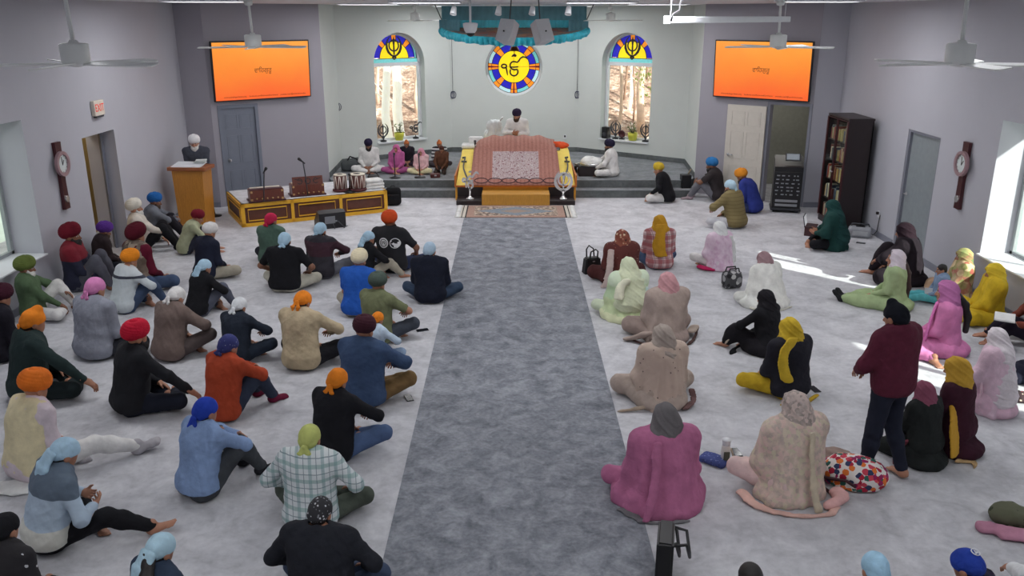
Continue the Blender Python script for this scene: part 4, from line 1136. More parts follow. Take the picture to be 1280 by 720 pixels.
for j in range(6):
    for i in range(40): bm.faces.new((lo[j][i], lo[j][i + 1], lo[j + 1][i + 1], lo[j + 1][i]))
obj('lining', bm, M_lining, root, smooth=True)
bm = bmesh.new(); g_ = []
for i in range(81):
    x = -W_ + 2 * W_ * i / 80; pl = .02 * math.sin(i * 1.9)
    g_.append([bm.verts.new((x, pl + .02, z)) for z in (4.10, 3.95, 3.78)])
for i in range(80):
    for j in range(2): bm.faces.new((g_[i][j], g_[i][j + 1], g_[i + 1][j + 1], g_[i + 1][j]))
obj('back_curtain', bm, M_tealdk, root, smooth=True)
bm = bmesh.new(); g_ = []
for i in range(121):
    x = -W_ + 2 * W_ * i / 120; pl = .02 * math.sin(i * 2.0)
    g_.append([bm.verts.new((x, pl - .03, z)) for z in (3.79, 3.70, 3.58)])
for i in range(120):
    for j in range(2): bm.faces.new((g_[i][j], g_[i][j + 1], g_[i + 1][j + 1], g_[i + 1][j]))
obj('inner_frill', bm, M_teal, root, smooth=True)
for sx_ in (1, -1):
    bm = bmesh.new(); g_ = []
    for i in range(21):
        q = i / 20; x = sx_ * (1.22 + .48 * q); pl = .03 * math.sin(i * 1.8)
        g_.append([bm.verts.new((x + pl * .3, -.35 - .3 * (1 - q) + pl, z)) for z in (3.80, 3.66 - .04 * math.sin(q * 3.1), 3.50 - .10 * math.sin(q * 3.1) + .02 * math.sin(i * 2.2))])
    for i in range(20):
        for j in range(2): bm.faces.new((g_[i][j], g_[i][j + 1], g_[i + 1][j + 1], g_[i + 1][j]))
    obj('side_swag', bm, M_tealdk, root, smooth=True)
    bm = bmesh.new(); tube(bm, [(sx_ * W_, 0, 3.80), (sx_ * (W_ + .05), -.2, 3.95), (sx_ * (W_ + .12), -.3, CEIL)], .012, 6); obj('hanging_cord', bm, M_dark, root)
# small golden-brown umbrella ornament under the canopy
p = at_depth(643, 62, 20.0); root = thing('parasol_ornament', 'small dark domed parasol ornament hanging in front of the round window', 'ornament', p)
bm = bmesh.new(); lathe(bm, [(.115, -.03), (.11, .0), (.085, .05), (.04, .085), (.01, .10), (.0, .11)], n=20); obj('dome', bm, plain('dark_bronze', (96, 52, 30), .45), root)
bm = bmesh.new(); lathe(bm, [(.055, -.14), (.05, -.12), (.03, -.10), (.0, -.09)], n=16); tube(bm, [(0, 0, -.10), (0, 0, -.02)], .007, 6); obj('lower_dome', bm, plain('dark_bronze', (96, 52, 30), .45), root)
bm = bmesh.new(); tube(bm, [(0, 0, .1), (0, 0, .52)], .006, 6); obj('wire', bm, M_dark, root)
def spot(px, label):
    p = at_depth(px, 12, 16.5); root = thing('track_spotlight', label, 'spotlight', (p.x, 16.5, CEIL))
    bm = bmesh.new(); tube(bm, [(0, 0, 0), (0, 0, -.10)], .02, 8); obj('stem', bm, M_white, root)
    bm = bmesh.new(); lathe(bm, [(.03, .0), (.045, -.01), (.055, -.09), (.062, -.15), (.05, -.15), (.045, -.12), (0, -.11)], (0, -.02, -.08), 18, rot=(R(-24), R(8), 0)); obj('lamp_head', bm, M_white, root)
    return root
spot(568, 'white track spotlight leftmost of the four above the canopy'); spot(624, 'white track spotlight above the left hanging loudspeaker'); spot(666, 'white track spotlight above the right hanging loudspeaker'); spot(711, 'white track spotlight rightmost of the four above the canopy')
root = thing('lighting_track', 'thin white lighting track across the ceiling in front of the canopy', 'track', (.0, 16.5, CEIL - .02))
bm = bmesh.new(); box(bm, (0, 0, 0), (3.4, .035, .035), bev=.004); obj('rail', bm, M_white, root)
bm = bmesh.new(); box(bm, (-1.62, 0, -.02), (.2, .06, .05), bev=.006); obj('feed_box', bm, M_white, root)
def speaker(px, py, rz, tilt, label, lean):
    p = at_depth(px, py, 12.8); root = thing('hanging_speaker', label, 'loudspeaker', p, R(rz), scale=.80)
    bm = bmesh.new(); prism(bm, [(-.16, -.12), (.16, -.12), (.11, .14), (-.11, .14)], -.20, .20)
    bmesh.ops.bevel(bm, geom=list(bm.edges), offset=.012, segments=2, affect='EDGES')
    mt = Matrix.Rotation(R(tilt), 4, 'X') @ Matrix.Rotation(R(lean), 4, 'Y'); bmesh.ops.transform(bm, matrix=mt, verts=bm.verts); obj('cabinet', bm, plain('speaker_white', (206, 206, 210), .5, var=.03), root)
    bm = bmesh.new(); box(bm, (0, .16, .0), (.05, .05, .3), bev=.01); bmesh.ops.transform(bm, matrix=mt, verts=bm.verts); obj('yoke', bm, M_white, root)
    bm = bmesh.new(); lathe(bm, [(.014, 0), (.014, .02), (0, .02)], (0, .148, -.03), 10, rot=(R(-90), 0, 0)); lathe(bm, [(.014, 0), (.014, .02), (0, .02)], (0, -.12, -.03), 10, rot=(R(90), 0, 0)); bmesh.ops.transform(bm, matrix=mt, verts=bm.verts); obj('badge', bm, M_black, root)
    bm = bmesh.new(); tube(bm, [(0, .05, .18), (-.02 if rz > 0 else .02, .08, (CEIL - p.z) / .8)], .011, 6); obj('hanger', bm, M_dark, root)
speaker(635, 40, -34, -22, 'white hanging loudspeaker left of the pair over the aisle', 4); speaker(677, 40, 34, -22, 'white hanging loudspeaker right of the pair over the aisle', -4)
p = at_depth(588, 34, 12.0); root = thing('ceiling_camera', 'white domed camera on a rod in front of the teal canopy', 'camera', p)
bm = bmesh.new(); tube(bm, [(0, 0, .04), (0, 0, CEIL - p.z)], .016, 10); obj('rod', bm, M_white, root)
bm = bmesh.new(); lathe(bm, [(.06, -.075), (.085, -.04), (.10, .03), (.10, .05), (.06, .06), (0, .06)], n=24); obj('housing', bm, M_white, root)
bm = bmesh.new(); lathe(bm, [(0, -.125), (.035, -.115), (.055, -.09), (.06, -.07)], n=20); obj('dome', bm, M_black, root)
# ---- podium, its neighbours --------------------------------------------------------
PX, PY = -6.14, 16.15
root = thing('podium', 'tall honey oak podium at the left wall with a man standing behind', 'podium', (PX, PY, 0), R(-4))
bm = bmesh.new(); prism(bm, [(-.30, -.20), (.30, -.20), (.30, .22), (-.30, .22)], 0, 1.10)
for v in bm.verts:
    if v.co.z < .5: v.co.x *= .86
obj('cabinet', bm, M_oak, root)
bm = bmesh.new(); box(bm, (0, 0, 1.13), (.74, .48, .07), bev=.012); obj('top_board', bm, plain('reddish_oak', (150, 88, 50), .4), root)
bm = bmesh.new(); box(bm, (-.02, -.04, 1.185), (.56, .36, .02), rot=(R(8), 0, 0)); obj('reading_ledge', bm, M_white, root)
bm = bmesh.new(); box(bm, (0, 0, .03), (.54, .44, .06), bev=.008); obj('plinth', bm, M_oak, root)
root = thing('paper_stack', 'small pale stack of papers on the podium top', 'paper', (PX + .16, PY + .06, 1.20))
bm = bmesh.new()
for k in range(4): box(bm, (.01 * k, 0, .025 + .012 * k), (.20, .16, .010), rot=(0, 0, .1 * k))
obj('sheets', bm, plain('paper', (206, 212, 210), .8), root)
def mic_stand(loc, label, h=.9, rz=0, boom=.0, tilt=0, base=True, headdir=(0, -.06, .05)):
    root = thing('microphone_stand', label, 'microphone stand', loc, rz)
    if base:
        bm = bmesh.new(); lathe(bm, [(.13, 0), (.13, .015), (.05, .03), (.015, .05), (0, .05)], n=22); obj('base', bm, M_black, root)
    top_ = Vector((tilt * h, boom, h))
    bm = bmesh.new(); tube(bm, [(0, 0, .03), (tilt * h * .5, boom * .3, h * .62), top_], .012, 8); obj('pole', bm, M_dark if not base else M_black, root)
    bm = bmesh.new(); d = Vector(headdir); tube(bm, [top_ - d * .8, top_ + d * .6, top_ + d * 1.3, top_ + d * 1.9, top_ + d * 2.1], [.014, .017, .028, .028, .012], 12); obj('microphone', bm, M_black, root)
    return root
mic_stand(at(269, 270), 'short black microphone stand on the floor right of the podium', .62, 0, 0, -.12, True, (-.02, 0, .05))
root = thing('floor_bucket', 'small yellow tub with a white hose half hidden behind the podium', 'bucket', at(268, 257))
bm = bmesh.new(); lathe(bm, [(.12, 0), (.15, .28), (.155, .30), (.14, .30), (.12, .04), (0, .04)], n=22); obj('tub', bm, plain('lemon_plastic', (206, 206, 90), .5), root)
bm = bmesh.new(); tube(bm, [(.10, 0, .25), (.22, -.02, .38), (.33, -.03, .30), (.30, -.03, .12), (.2, -.03, .03)], .02, 8); obj('hose', bm, M_white, root)
# ---- musicians' platform -----------------------------------------------------------
FL_, FR_ = Vector((-5.19, 15.94, 0)), Vector((-2.60, 17.32, 0)); dp = FR_ - FL_; LP = dp.length; angp = math.atan2(dp.y, dp.x); WP = 1.42; HP = .45
root = thing('music_platform', 'low golden platform with dark brown panels and a white cloth top', 'platform', FL_, angp)
bm = bmesh.new()
box(bm, (LP / 2, WP / 2, HP / 2 - .01), (LP - .02, WP - .02, HP - .03)); obj('core', bm, M_brownp, root)
bm = bmesh.new()
for x in (.03, LP / 3, 2 * LP / 3, LP - .03): box(bm, (x, .0, HP / 2), (.06, .03, HP))
for z in (.035, HP - .035): box(bm, (LP / 2, 0, z), (LP, .03, .07))
for x in (0, LP):
    for y in (.03, WP - .03): box(bm, (x, y, HP / 2), (.03, .06, HP))
    for z in (.035, HP - .035): box(bm, (x, WP / 2, z), (.03, WP, .07))
for k in range(3):
    a0, a1 = LP / 3 * k + .12, LP / 3 * (k + 1) - .12
    stroke(bm, [(a0, .115), (a1, .115), (a1, HP - .115), (a0, HP - .115)], .022, 0, .014, Matrix(((1, 0, 0, 0), (0, 0, -1, -.004), (0, 1, 0, 0), (0, 0, 0, 1))), 0, True)
stroke(bm, [(.14, .115), (WP - .14, .115), (WP - .14, HP - .115), (.14, HP - .115)], .022, 0, .014, Matrix(((0, 0, -1, -.004), (1, 0, 0, 0), (0, 1, 0, 0), (0, 0, 0, 1))), 0, True)
obj('trim_frame', bm, M_gold, root)
bm = bmesh.new(); box(bm, (LP / 2, WP / 2 + .02, HP + .004), (LP - .05, WP - .08, .02), bev=.008); obj('cloth_top', bm, fab((212, 214, 220)), root)
ZT = HP + .014
def harmonium(px, py, label, open_):
    p = at(px, py, ZT); root = thing('harmonium', label, 'harmonium', p, angp - .06)
    bm = bmesh.new(); box(bm, (0, 0, .12), (.64, .32, .22), bev=.008); obj('body', bm, M_rose, root)
    bm = bmesh.new(); box(bm, (0, 0, .015), (.70, .36, .03), bev=.005); obj('base_board', bm, M_mahog, root)
    bm = bmesh.new()
    for k in range(19): box(bm, (-.27 + .03 * k, .10, .236), (.026, .12, .012), bev=.002)
    obj('keyboard', bm, plain('ivory_keys', (222, 216, 200), .4), root)
    bm = bmesh.new()
    for sx_ in (-.29, .29):
        for z in (.05, .2): box(bm, (sx_, -.163, z), (.04, .01, .04), bev=.003)
    for k in range(5): lathe(bm, [(.014, 0), (.018, .02), (.0, .03)], (-.2 + .1 * k, -.16, .07), 10, rot=(R(90), 0, 0))
    obj('brass_fittings', bm, plain('old_brass', (196, 160, 110), .4, .5), root)
    if open_:
        bm = bmesh.new()
        for k in range(7): box(bm, (0, -.11 + .010 * k, .30 - .004 * k), (.56 - .02 * (k % 2), .008, .15 - .02 * (k % 2)), rot=(R(-12), 0, 0))
        box(bm, (0, -.135, .30), (.60, .016, .18), rot=(R(-12), 0, 0), bev=.004); obj('bellows', bm, M_rose, root)
        bm = bmesh.new(); m_ = Matrix.Translation((0, -.146, .30)) @ Matrix.Rotation(R(78), 4, 'X')
        ring_frame(bm, .045, .06, 0, .008, m_, 0, 24)
        for sx_ in (-1, 1):
            stroke(bm, [(sx_ * q[0], q[1]) for q in arc(.16, 0, .05, 40, 320, 14)], .014, 0, .008, m_); stroke(bm, [(sx_ * .1, 0), (sx_ * .26, .05)], .012, 0, .008, m_)
        obj('cutout_ornament', bm, M_walnut, root)
    else:
        bm = bmesh.new(); box(bm, (0, -.06, .238), (.62, .18, .012), bev=.004); obj('lid', bm, M_mahog, root)
    return root
harmonium(333, 250, 'closed reddish harmonium at the left end of the golden platform', False); harmonium(384, 243, 'open reddish harmonium with raised bellows in the middle of the golden platform', True)
def drum(px, py, label, r0, r1, h):
    p = at(px, py, ZT); root = thing('tabla_drum', label, 'drum', p)
    t = plain('drum_shell_brown', (104, 66, 60), .6)
    bm = bmesh.new(); lathe(bm, [(r0 * .7, .03), (r0, .08), (r1 * 1.02, h * .6), (r1, h)], n=28, capped=False); obj('shell', bm, t, root)
    bm = bmesh.new(); z_ = [(r1 * 1.02 * math.cos(2 * math.pi * i / 36 + .04 * (i % 2)), r1 * 1.02 * math.sin(2 * math.pi * i / 36 + .04 * (i % 2)), h - .01) if i % 4 in (0, 3) else (r0 * .95 * math.cos(2 * math.pi * i / 36), r0 * .95 * math.sin(2 * math.pi * i / 36), .07) for i in range(36)]
    tube(bm, z_, .010, 5, closed=True); obj('lacing', bm, plain('pale_lacing', (222, 212, 202), .7), root)
    bm = bmesh.new(); lathe(bm, [(r1, h), (r1 * 1.03, h + .015), (r1 * .9, h + .022), (0, h + .022)], n=28); obj('drumhead', bm, plain('drum_skin', (214, 206, 190), .6), root)
    bm = bmesh.new(); lathe(bm, [(r1 * .45, h + .023), (.0, h + .026)], n=20); obj('tuning_spot', bm, M_black, root)
    bm = bmesh.new(); tube(bm, [((r0 * 1.0) * math.cos(a), r0 * math.sin(a), .03) for a in [2 * math.pi * i / 20 for i in range(20)]], .03, 8, closed=True); obj('cushion_ring', bm, plain('maroon_ring', (84, 40, 44), .8), root)
drum(426, 239, 'smaller laced drum, left one of the pair on the platform', .135, .13, .33); drum(447, 238, 'larger laced drum, right one of the pair on the platform', .165, .165, .33)
root = thing('folded_cloth', 'stack of folded white cloth at the right end of the golden platform', 'cloth', at(466, 235, ZT), angp)
for k in range(3):
    bm = bmesh.new(); box(bm, (.01 * (k % 2), 0, .035 + .065 * k), (.42 - .02 * k, .30, .06), bev=.025, seg=3); obj('folded_sheet', bm, M_cloth, root)
root = thing('small_tool_bag', 'small black pouch lying behind the stack of white cloth', 'bag', at(467, 224, ZT))
bm = bmesh.new(); box(bm, (0, 0, .05), (.26, .14, .10), bev=.04, seg=3); obj('pouch', bm, M_black, root)
bm = bmesh.new(); tube(bm, arc3 if False else [(-.1, 0, .09), (-.05, 0, .16), (.05, 0, .16), (.1, 0, .09)], .012, 6); obj('handle', bm, M_black, root)
mic_stand(at(330, 254, ZT), 'silver gooseneck microphone stand in front of the closed harmonium', .62, 0, -.05, .12, False, (.03, -.02, .04))
mic_stand(at(385, 246, ZT), 'silver gooseneck microphone stand in front of the open harmonium', .70, 0, -.05, -.05, False, (-.04, -.02, .04))
mic_stand(at(437, 240, ZT), 'short black microphone stand between the two drums', .34, 0, -.02, .04, True, (.01, -.03, .02))
root = thing('floor_monitor', 'black wedge stage monitor on the floor in front of the golden platform', 'loudspeaker', at(413, 283), angp)
bm = bmesh.new(); prism(bm, [(-.18, 0), (.18, 0), (.18, .12), (-.06, .34), (-.18, .30)], -.26, .26, Matrix(((0, 0, 1, 0), (1, 0, 0, 0), (0, 1, 0, 0), (0, 0, 0, 1)))); obj('cabinet', bm, M_black, root)
bm = bmesh.new(); mm = Matrix.Translation((0, .06, .245)) @ Matrix.Rotation(R(-42.5), 4, 'X'); prism(bm, [(-.22, -.13), (.22, -.13), (.22, .13), (-.22, .13)], 0, .012, mm); obj('grille', bm, plain('speaker_mesh_grey', (74, 78, 82), .5, .3), root)
bm = bmesh.new(); box(bm, (-.05, -.183, .17), (.2, .01, .14)); box(bm, (.06, -.19, .14), (.05, .02, .03)); obj('connector_panel', bm, plain('speaker_panel', (120, 122, 128), .4), root)
bm = bmesh.new(); tube(bm, [(.10, -.2, .14), (.16, -.28, .06), (.20, -.25, .01), (.3, -.12, .008)], .010, 6); tube(bm, [(.0, -.2, .10), (.01, -.26, .02), (.01, -.27, .008)], .008, 6); obj('cable', bm, M_dark, root)
root = thing('backpack', 'black backpack leaning on the right end of the golden platform', 'bag', at(492, 256), R(10))
bm = bmesh.new(); box(bm, (0, 0, .19), (.34, .22, .38), bev=.08, seg=4); obj('bag', bm, fab((24, 24, 28)), root)
bm = bmesh.new(); box(bm, (0, -.12, .14), (.26, .08, .22), bev=.03, seg=3); obj('front_pocket', bm, fab((30, 30, 34)), root)
bm = bmesh.new(); tube(bm, [(-.05, .02, .37), (-.03, .02, .42), (.03, .02, .42), (.05, .02, .37)], .012, 6); obj('handle', bm, M_black, root)
root = thing('stage_bag', 'dark bag with loose straps at the left end of the stage', 'bag', at(440, 214, .34))
bm = bmesh.new(); box(bm, (0, 0, .13), (.5, .25, .26), bev=.09, seg=4); obj('bag', bm, plain('charcoal_canvas', (70, 74, 76), .9), root)
bm = bmesh.new(); tube(bm, [(-.1, 0, .24), (-.02, -.05, .36), (.12, 0, .30), (.2, .0, .2)], .02, 6); obj('strap', bm, M_black, root)
mic_stand(at(494, 222.5, .34), 'black microphone stand in front of the girl in magenta', .50, 0, .02, -.02, True, (0, .03, .03)); mic_stand(at(525, 222, .34), 'black microphone stand in front of the girl in pale pink', .48, 0, .02, -.03, True, (0, .03, .03))
root = thing('small_brown_case', 'tiny dark red case on the stage left of the boy in brown', 'case', at(544, 222, .34), .2)
bm = bmesh.new(); box(bm, (0, 0, .05), (.22, .14, .10), bev=.02); obj('case', bm, plain('oxblood', (78, 30, 26), .5), root); bm = bmesh.new(); box(bm, (0, -.072, .06), (.05, .01, .03)); obj('clasp', bm, M_steel, root)
# ---- altar -------------------------------------------------------------------------
AX = .08
root = thing('altar_stand', 'broad golden yellow altar platform with sloping yellow front and wooden step', 'altar', (AX, 0, 0))
M_ycl = fab((246, 216, 96), .05); M_amber = plain('amber_wood', (214, 150, 40), .45)
bm = bmesh.new(); box(bm, (0, 19.6, .16), (2.66, 2.3, .32), bev=.01); obj('base', bm, M_amber, root)
bm = bmesh.new()
prof = [(18.42, .33), (19.45, .90), (19.55, .93), (20.75, .93), (20.75, .33)]
va = [bm.verts.new((-1.31 + (.0 if z < .5 else .08), y, z)) for y, z in prof]; vb = [bm.verts.new((1.31 - (.0 if z < .5 else .08), y, z)) for y, z in prof]
bm.faces.new(va); bm.faces.new(vb[::-1])
for i in range(5): j = (i + 1) % 5; bm.faces.new((va[i], vb[i], vb[j], va[j]))
bmesh.ops.recalc_face_normals(bm, faces=bm.faces); obj('sloping_cover', bm, M_ycl, root)
bm = bmesh.new()
for q in (-1, 1): box(bm, (q * 1.325, 19.55, .44), (.035, 2.3, .24)); 
box(bm, (0, 18.42, .325), (2.68, .05, .035)); obj('edge_trim', bm, plain('burnt_orange_wood', (186, 104, 30), .45), root)
bm = bmesh.new(); box(bm, (0, 18.18, .12), (1.46, .5, .24), bev=.008); obj('front_step', bm, wood('amber_oak', (206, 150, 62)), root)
for q in (-1, 1):
    bm = bmesh.new(); box(bm, (q * 1.0, 18.2, .05), (.56, .52, .10), bev=.008); obj('emblem_shelf', bm, M_walnut, root)
    bm = bmesh.new(); box(bm, (q * 1.0, 18.435, .2), (.56, .03, .22)); obj('dark_niche', bm, M_walnut, root)
t = NT('embroidered_cover'); s = t.sep(); co_ = t.mapping((1, 1, 1))
v = t.add('ShaderNodeTexVoronoi'); v.inputs['Scale'].default_value = 13; t.l.new(t.co(), v.inputs['Vector'])
cell = t.math('LESS_THAN', v.outputs['Distance'], .33)
ctr = t.math('MULTIPLY', t.math('LESS_THAN', t.math('ABSOLUTE', s[0]), .52), t.math('LESS_THAN', t.math('ABSOLUTE', t.math('SUBTRACT', s[2], .70)), .24))
bord = t.math('LESS_THAN', t.math('FRACT', t.math('MULTIPLY', t.math('ABSOLUTE', s[0]), 11)), .4)
rose = t.mix(t.noise(30, 4), lin((140, 88, 78)), lin((186, 130, 114)))
rose = t.mix(t.math('MULTIPLY', bord, .35), rose, lin((120, 66, 60)))
inner = t.mix(cell, lin((164, 144, 146)), lin((118, 70, 84))); inner = t.mix(t.math('GREATER_THAN', t.noise(60, 3), .56), inner, lin((206, 200, 200)))
t.color(t.mix(t.math('MULTIPLY', ctr, .9), t.mix(t.math('MULTIPLY', cell, .35), rose, lin((132, 84, 78))), inner)).rough(.7); t.bump(t.noise(40, 3), .4, .01); M_rumala = t.m
root2 = thing('altar_cloth', 'rose patterned embroidered cloth draped over the altar front', 'cloth', (AX, 0, 0))
bm = bmesh.new(); path = [(18.385, .335), (18.50, .41), (18.9, .63), (19.35, .88), (19.5, 1.0), (19.62, 1.12), (19.85, 1.17), (20.2, 1.17), (20.35, 1.05), (20.36, .96)]
nx = 36; rows = []
for k, (y, z) in enumerate(path):
    hw_ = 1.02 - .10 * min(1, k / 5); rows.append([bm.verts.new((-hw_ + 2 * hw_ * i / nx, y, z + .018 * math.sin(i * .9 + k) * (k > 3) - (.16 * (abs(i / nx - .5) * 2) ** 6 if k in (5, 6, 7) else 0) + .012)) for i in range(nx + 1)])
for a_, b_ in zip(rows, rows[1:]):
    for i in range(nx): bm.faces.new((a_[i], a_[i + 1], b_[i + 1], b_[i]))
o_ = obj('cover_cloth', bm, M_rumala, root2, smooth=True); md = o_.modifiers.new('thickness', 'SOLIDIFY'); md.thickness = .012; md.offset = 1
bm = bmesh.new(); sl = math.atan2(.57, 1.03)
for k in range(6):
    mm = Matrix.Translation((-.76 + .304 * k, 18.50, .42)) @ Matrix.Rotation(sl, 4, 'X'); stroke(bm, [(.145 * math.cos(a), .085 * math.sin(a)) for a in [2 * math.pi * i / 28 for i in range(28)]], .018, .012, .022, mm, 0, True)
obj('oval_border', bm, plain('dark_plum_thread', (62, 34, 40), .8), root2)
rr = random.Random(2); sq = None; M_seq = plain('mirror_sequins', (236, 226, 226), .15, .6)
for k in range(46):
    i_, j_ = k % 8, k // 8; x, q = -.48 + .137 * i_ + rr.uniform(-.02, .02), .42 + .075 * j_
    mm = Matrix.Translation((x, 18.42 + q * .88 + .15, .37 + q * .49 + .095)) @ Matrix.Rotation(sl, 4, 'X')
    if sq is None:
        bm = bmesh.new(); lathe(bm, [(.018, 0), (.014, .008), (0, .012)], (0, 0, 0), 8); sq = obj('sequin', bm, M_seq, root2); sq.matrix_local = mm
    else:
        o = sq.copy(); COL.objects.link(o); o.parent = root2; o.matrix_local = mm
root = thing('white_cushion', 'white folded cushion on the left shoulder of the altar', 'cushion', (AX - 1.05, 19.95, .935)); bm = bmesh.new(); box(bm, (0, 0, .05), (.42, .36, .10), bev=.04, seg=3); obj('cushion', bm, M_cloth, root); bm = bmesh.new(); box(bm, (.12, .15, .17), (.34, .2, .15), bev=.04, seg=3); obj('backrest_cushion', bm, M_cloth, root)
root = thing('small_black_microphone', 'small black microphone on the left shoulder of the altar beside the patterned cloth', 'microphone', (AX - .93, 19.62, .935)); bm = bmesh.new(); lathe(bm, [(.04, 0), (.04, .012), (.01, .02), (.01, .12), (.022, .13), (.024, .18), (0, .2)], n=14); obj('stand', bm, M_black, root); bm = bmesh.new(); lathe(bm, [(0, .175), (.03, .19), (.03, .22), (0, .235)], n=12); obj('grille', bm, M_dark, root)
root = thing('orange_cloth_bundle', 'bright orange red cloth bundle on the right shoulder of the altar', 'cloth', (AX + 1.02, 19.95, .935))
v_, q_ = surf([ell((0, 0, .07), (.19, .13, .08)), ell((.1, .02, .06), (.15, .11, .06)), ell((-.06, -.03, .1), (.1, .08, .06))], .012, folds(.016, 40, 3), floor=0.0); np_mesh('bundle', [(v_, q_, 0)], [fab((238, 84, 40))], root)
root = thing('grey_gadget', 'small grey box beside the orange cloth on the altar', 'box', (AX + .95, 19.6, .935), .2); bm = bmesh.new(); box(bm, (0, 0, .03), (.14, .10, .06), bev=.01); obj('box', bm, M_dark, root); bm = bmesh.new(); box(bm, (0, -.052, .03), (.08, .004, .03)); obj('label_plate', bm, M_steel, root)
def sabre(px, label, q):
    root = thing('ceremonial_sword', label, 'sword', (AX + q * 1.16, 18.80, .60), 0)
    root.rotation_euler = (sl, 0, 0); root['category'] = 'sword'
    pts = [(q * x, y) for x, y in [(-.10, -.40), (-.085, -.25), (-.04, -.10), (.0, .05), (.01, .16), (.0, .30)]]
    bm = bmesh.new(); stroke(bm, pts, [.03, .036, .034, .032, .03, .028], .0, .02); obj('blade', bm, M_dark, root)
    bm = bmesh.new(); stroke(bm, [(q * .0, .30), (q * -.02, .44)], .03, 0, .03); stroke(bm, [(-.06 , .31), (.06, .30)], .025, 0, .03); stroke(bm, [(-.045, .44), (.03, .46)], .03, 0, .03); obj('hilt', bm, M_black, root)
sabre(585, 'dark curved sword lying on the left yellow slope of the altar', -1); sabre(712, 'dark curved sword lying on the right yellow slope of the altar', 1)
def emblem_stand(x, kind, label):
    root = thing('silver_emblem', label, 'emblem', (x, 18.12, .10))
    bm = bmesh.new(); lathe(bm, [(.09, 0), (.085, .02), (.05, .035), (.03, .06), (.018, .09), (.018, .17)], n=20); obj('foot', bm, M_chrome, root)
    mm = Matrix(((1, 0, 0, 0), (0, 0, -1, .012), (0, 1, 0, .37), (0, 0, 0, 1)))
    bm = bmesh.new()
    if kind: khanda(bm, mm, .52, .028, .024); ring_frame(bm, .155, .205, 0, .022, mm @ Matrix.Translation((0, .01, 0)), 0, 36)
    else: ek_onkar(bm, mm @ Matrix.Scale(.74, 4, (1, 0, 0)), .56, .046, .024); stroke(bm, [(0, -.25), (0, -.10)], .03, 0, .024, mm)
    obj('symbol', bm, M_chrome, root)
emblem_stand(AX - .99, 0, 'silver script emblem on the dark shelf left of the wooden step'); emblem_stand(AX + 1.03, 1, 'silver round double sword emblem on the dark shelf right of the wooden step')
# patterned rug with fringes
t = NT('woven_rug'); s = t.sep()
ax_, ay_ = t.math('ABSOLUTE', s[0]), t.math('ABSOLUTE', s[1])
dmd = t.math('ADD', t.math('DIVIDE', ax_, .82), t.math('DIVIDE', ay_, .40)); dmd = t.math('ADD', dmd, t.math('MULTIPLY', t.math('SUBTRACT', t.noise(14, 2), .5), .35))
fld = t.mix(t.ramp(t.noise(16, 5), [(.42, (0, 0, 0, 1)), (.58, (1, 1, 1, 1))]), lin((104, 88, 82)), lin((190, 172, 154)))
fld = t.mix(t.math('LESS_THAN', dmd, 1.0), fld, t.mix(t.noise(20, 4), lin((86, 102, 122)), lin((150, 156, 160)))); fld = t.mix(t.math('LESS_THAN', dmd, .42), fld, lin((150, 132, 122)))
edge = t.math('MAXIMUM', t.math('GREATER_THAN', ax_, .86), t.math('GREATER_THAN', ay_, .43))
fld = t.mix(edge, fld, t.mix(t.noise(40, 3), lin((140, 84, 78)), lin((180, 164, 148))))
fld = t.mix(t.math('GREATER_THAN', ax_, 1.02), fld, lin((196, 190, 180))); fld = t.mix(t.math('COMPARE', ax_, 1.02, .014), fld, lin((36, 34, 36))); fld = t.mix(t.math('COMPARE', ax_, 1.10, .01), fld, lin((50, 46, 46)))
t.color(fld).rough(1); t.bump(t.noise(120, 2), .4, .005)
root = thing('patterned_rug', 'small tan and blue patterned rug with white fringed ends before the altar', 'rug', (AX, 17.30, .006))
bm = bmesh.new(); box(bm, (0, 0, .006), (2.30, 1.10, .012), bev=.003); obj('pile', bm, t.m, root)
bm = bmesh.new()
for q in (-1, 1):
    for k in range(22): tube(bm, [(q * 1.14, -.53 + .0505 * k, .008), (q * 1.20, -.53 + .0505 * k + .01 * math.sin(k * 3), .009), (q * 1.245, -.53 + .0505 * k, .006)], [.012, .016, .008], 5)
obj('fringe', bm, M_cloth, root)
# chaur whisk held by the reader is built with him; offerings right of the altar
p = at(740, 221, .34); root = thing('dark_offering_box', 'low dark wooden box on the stage right of the altar', 'box', (p.x, p.y + .25, .34))
bm = bmesh.new(); box(bm, (-.04, 0, .11), (.52, .44, .22), bev=.01); obj('box', bm, M_walnut, root); bm = bmesh.new(); box(bm, (-.04, 0, .225), (.54, .46, .02)); obj('lid', bm, M_black, root)
root = thing('covered_bowl', 'white cloth covered bowl on the dark box right of the altar', 'bowl', (p.x, p.y + .25, .575))
v_, q_ = surf([ell((0, 0, .08), (.26, .2, .11)), ell((-.05, .05, .10), (.18, .15, .10)), ell((0, 0, .0), (.27, .22, .05))], .014, folds(.014, 30, 4, .5), floor=0.0); np_mesh('cloth_cover', [(v_, q_, 0)], [M_cloth], root)
bm = bmesh.new(); lathe(bm, [(.15, 0), (.27, .03), (.28, .045), (0, .045)], n=26); obj('bowl', bm, M_chrome, root)
root = thing('metal_tray', 'round steel tray with small steel bowls behind the white covered bowl', 'tray', (p.x - .06, p.y + .75, .50))
bm = bmesh.new(); lathe(bm, [(.24, 0), (.28, .02), (.27, .025), (0, .015)], n=28); obj('tray', bm, M_chrome, root)
for k in range(4):
    bm = bmesh.new(); lathe(bm, [(.03, 0), (.06, .05), (.055, .05), (.03, .015), (0, .015)], (.13 * math.cos(k * 1.57 + .5), .13 * math.sin(k * 1.57 + .5), .018), 14); obj('small_bowl', bm, M_chrome, root)
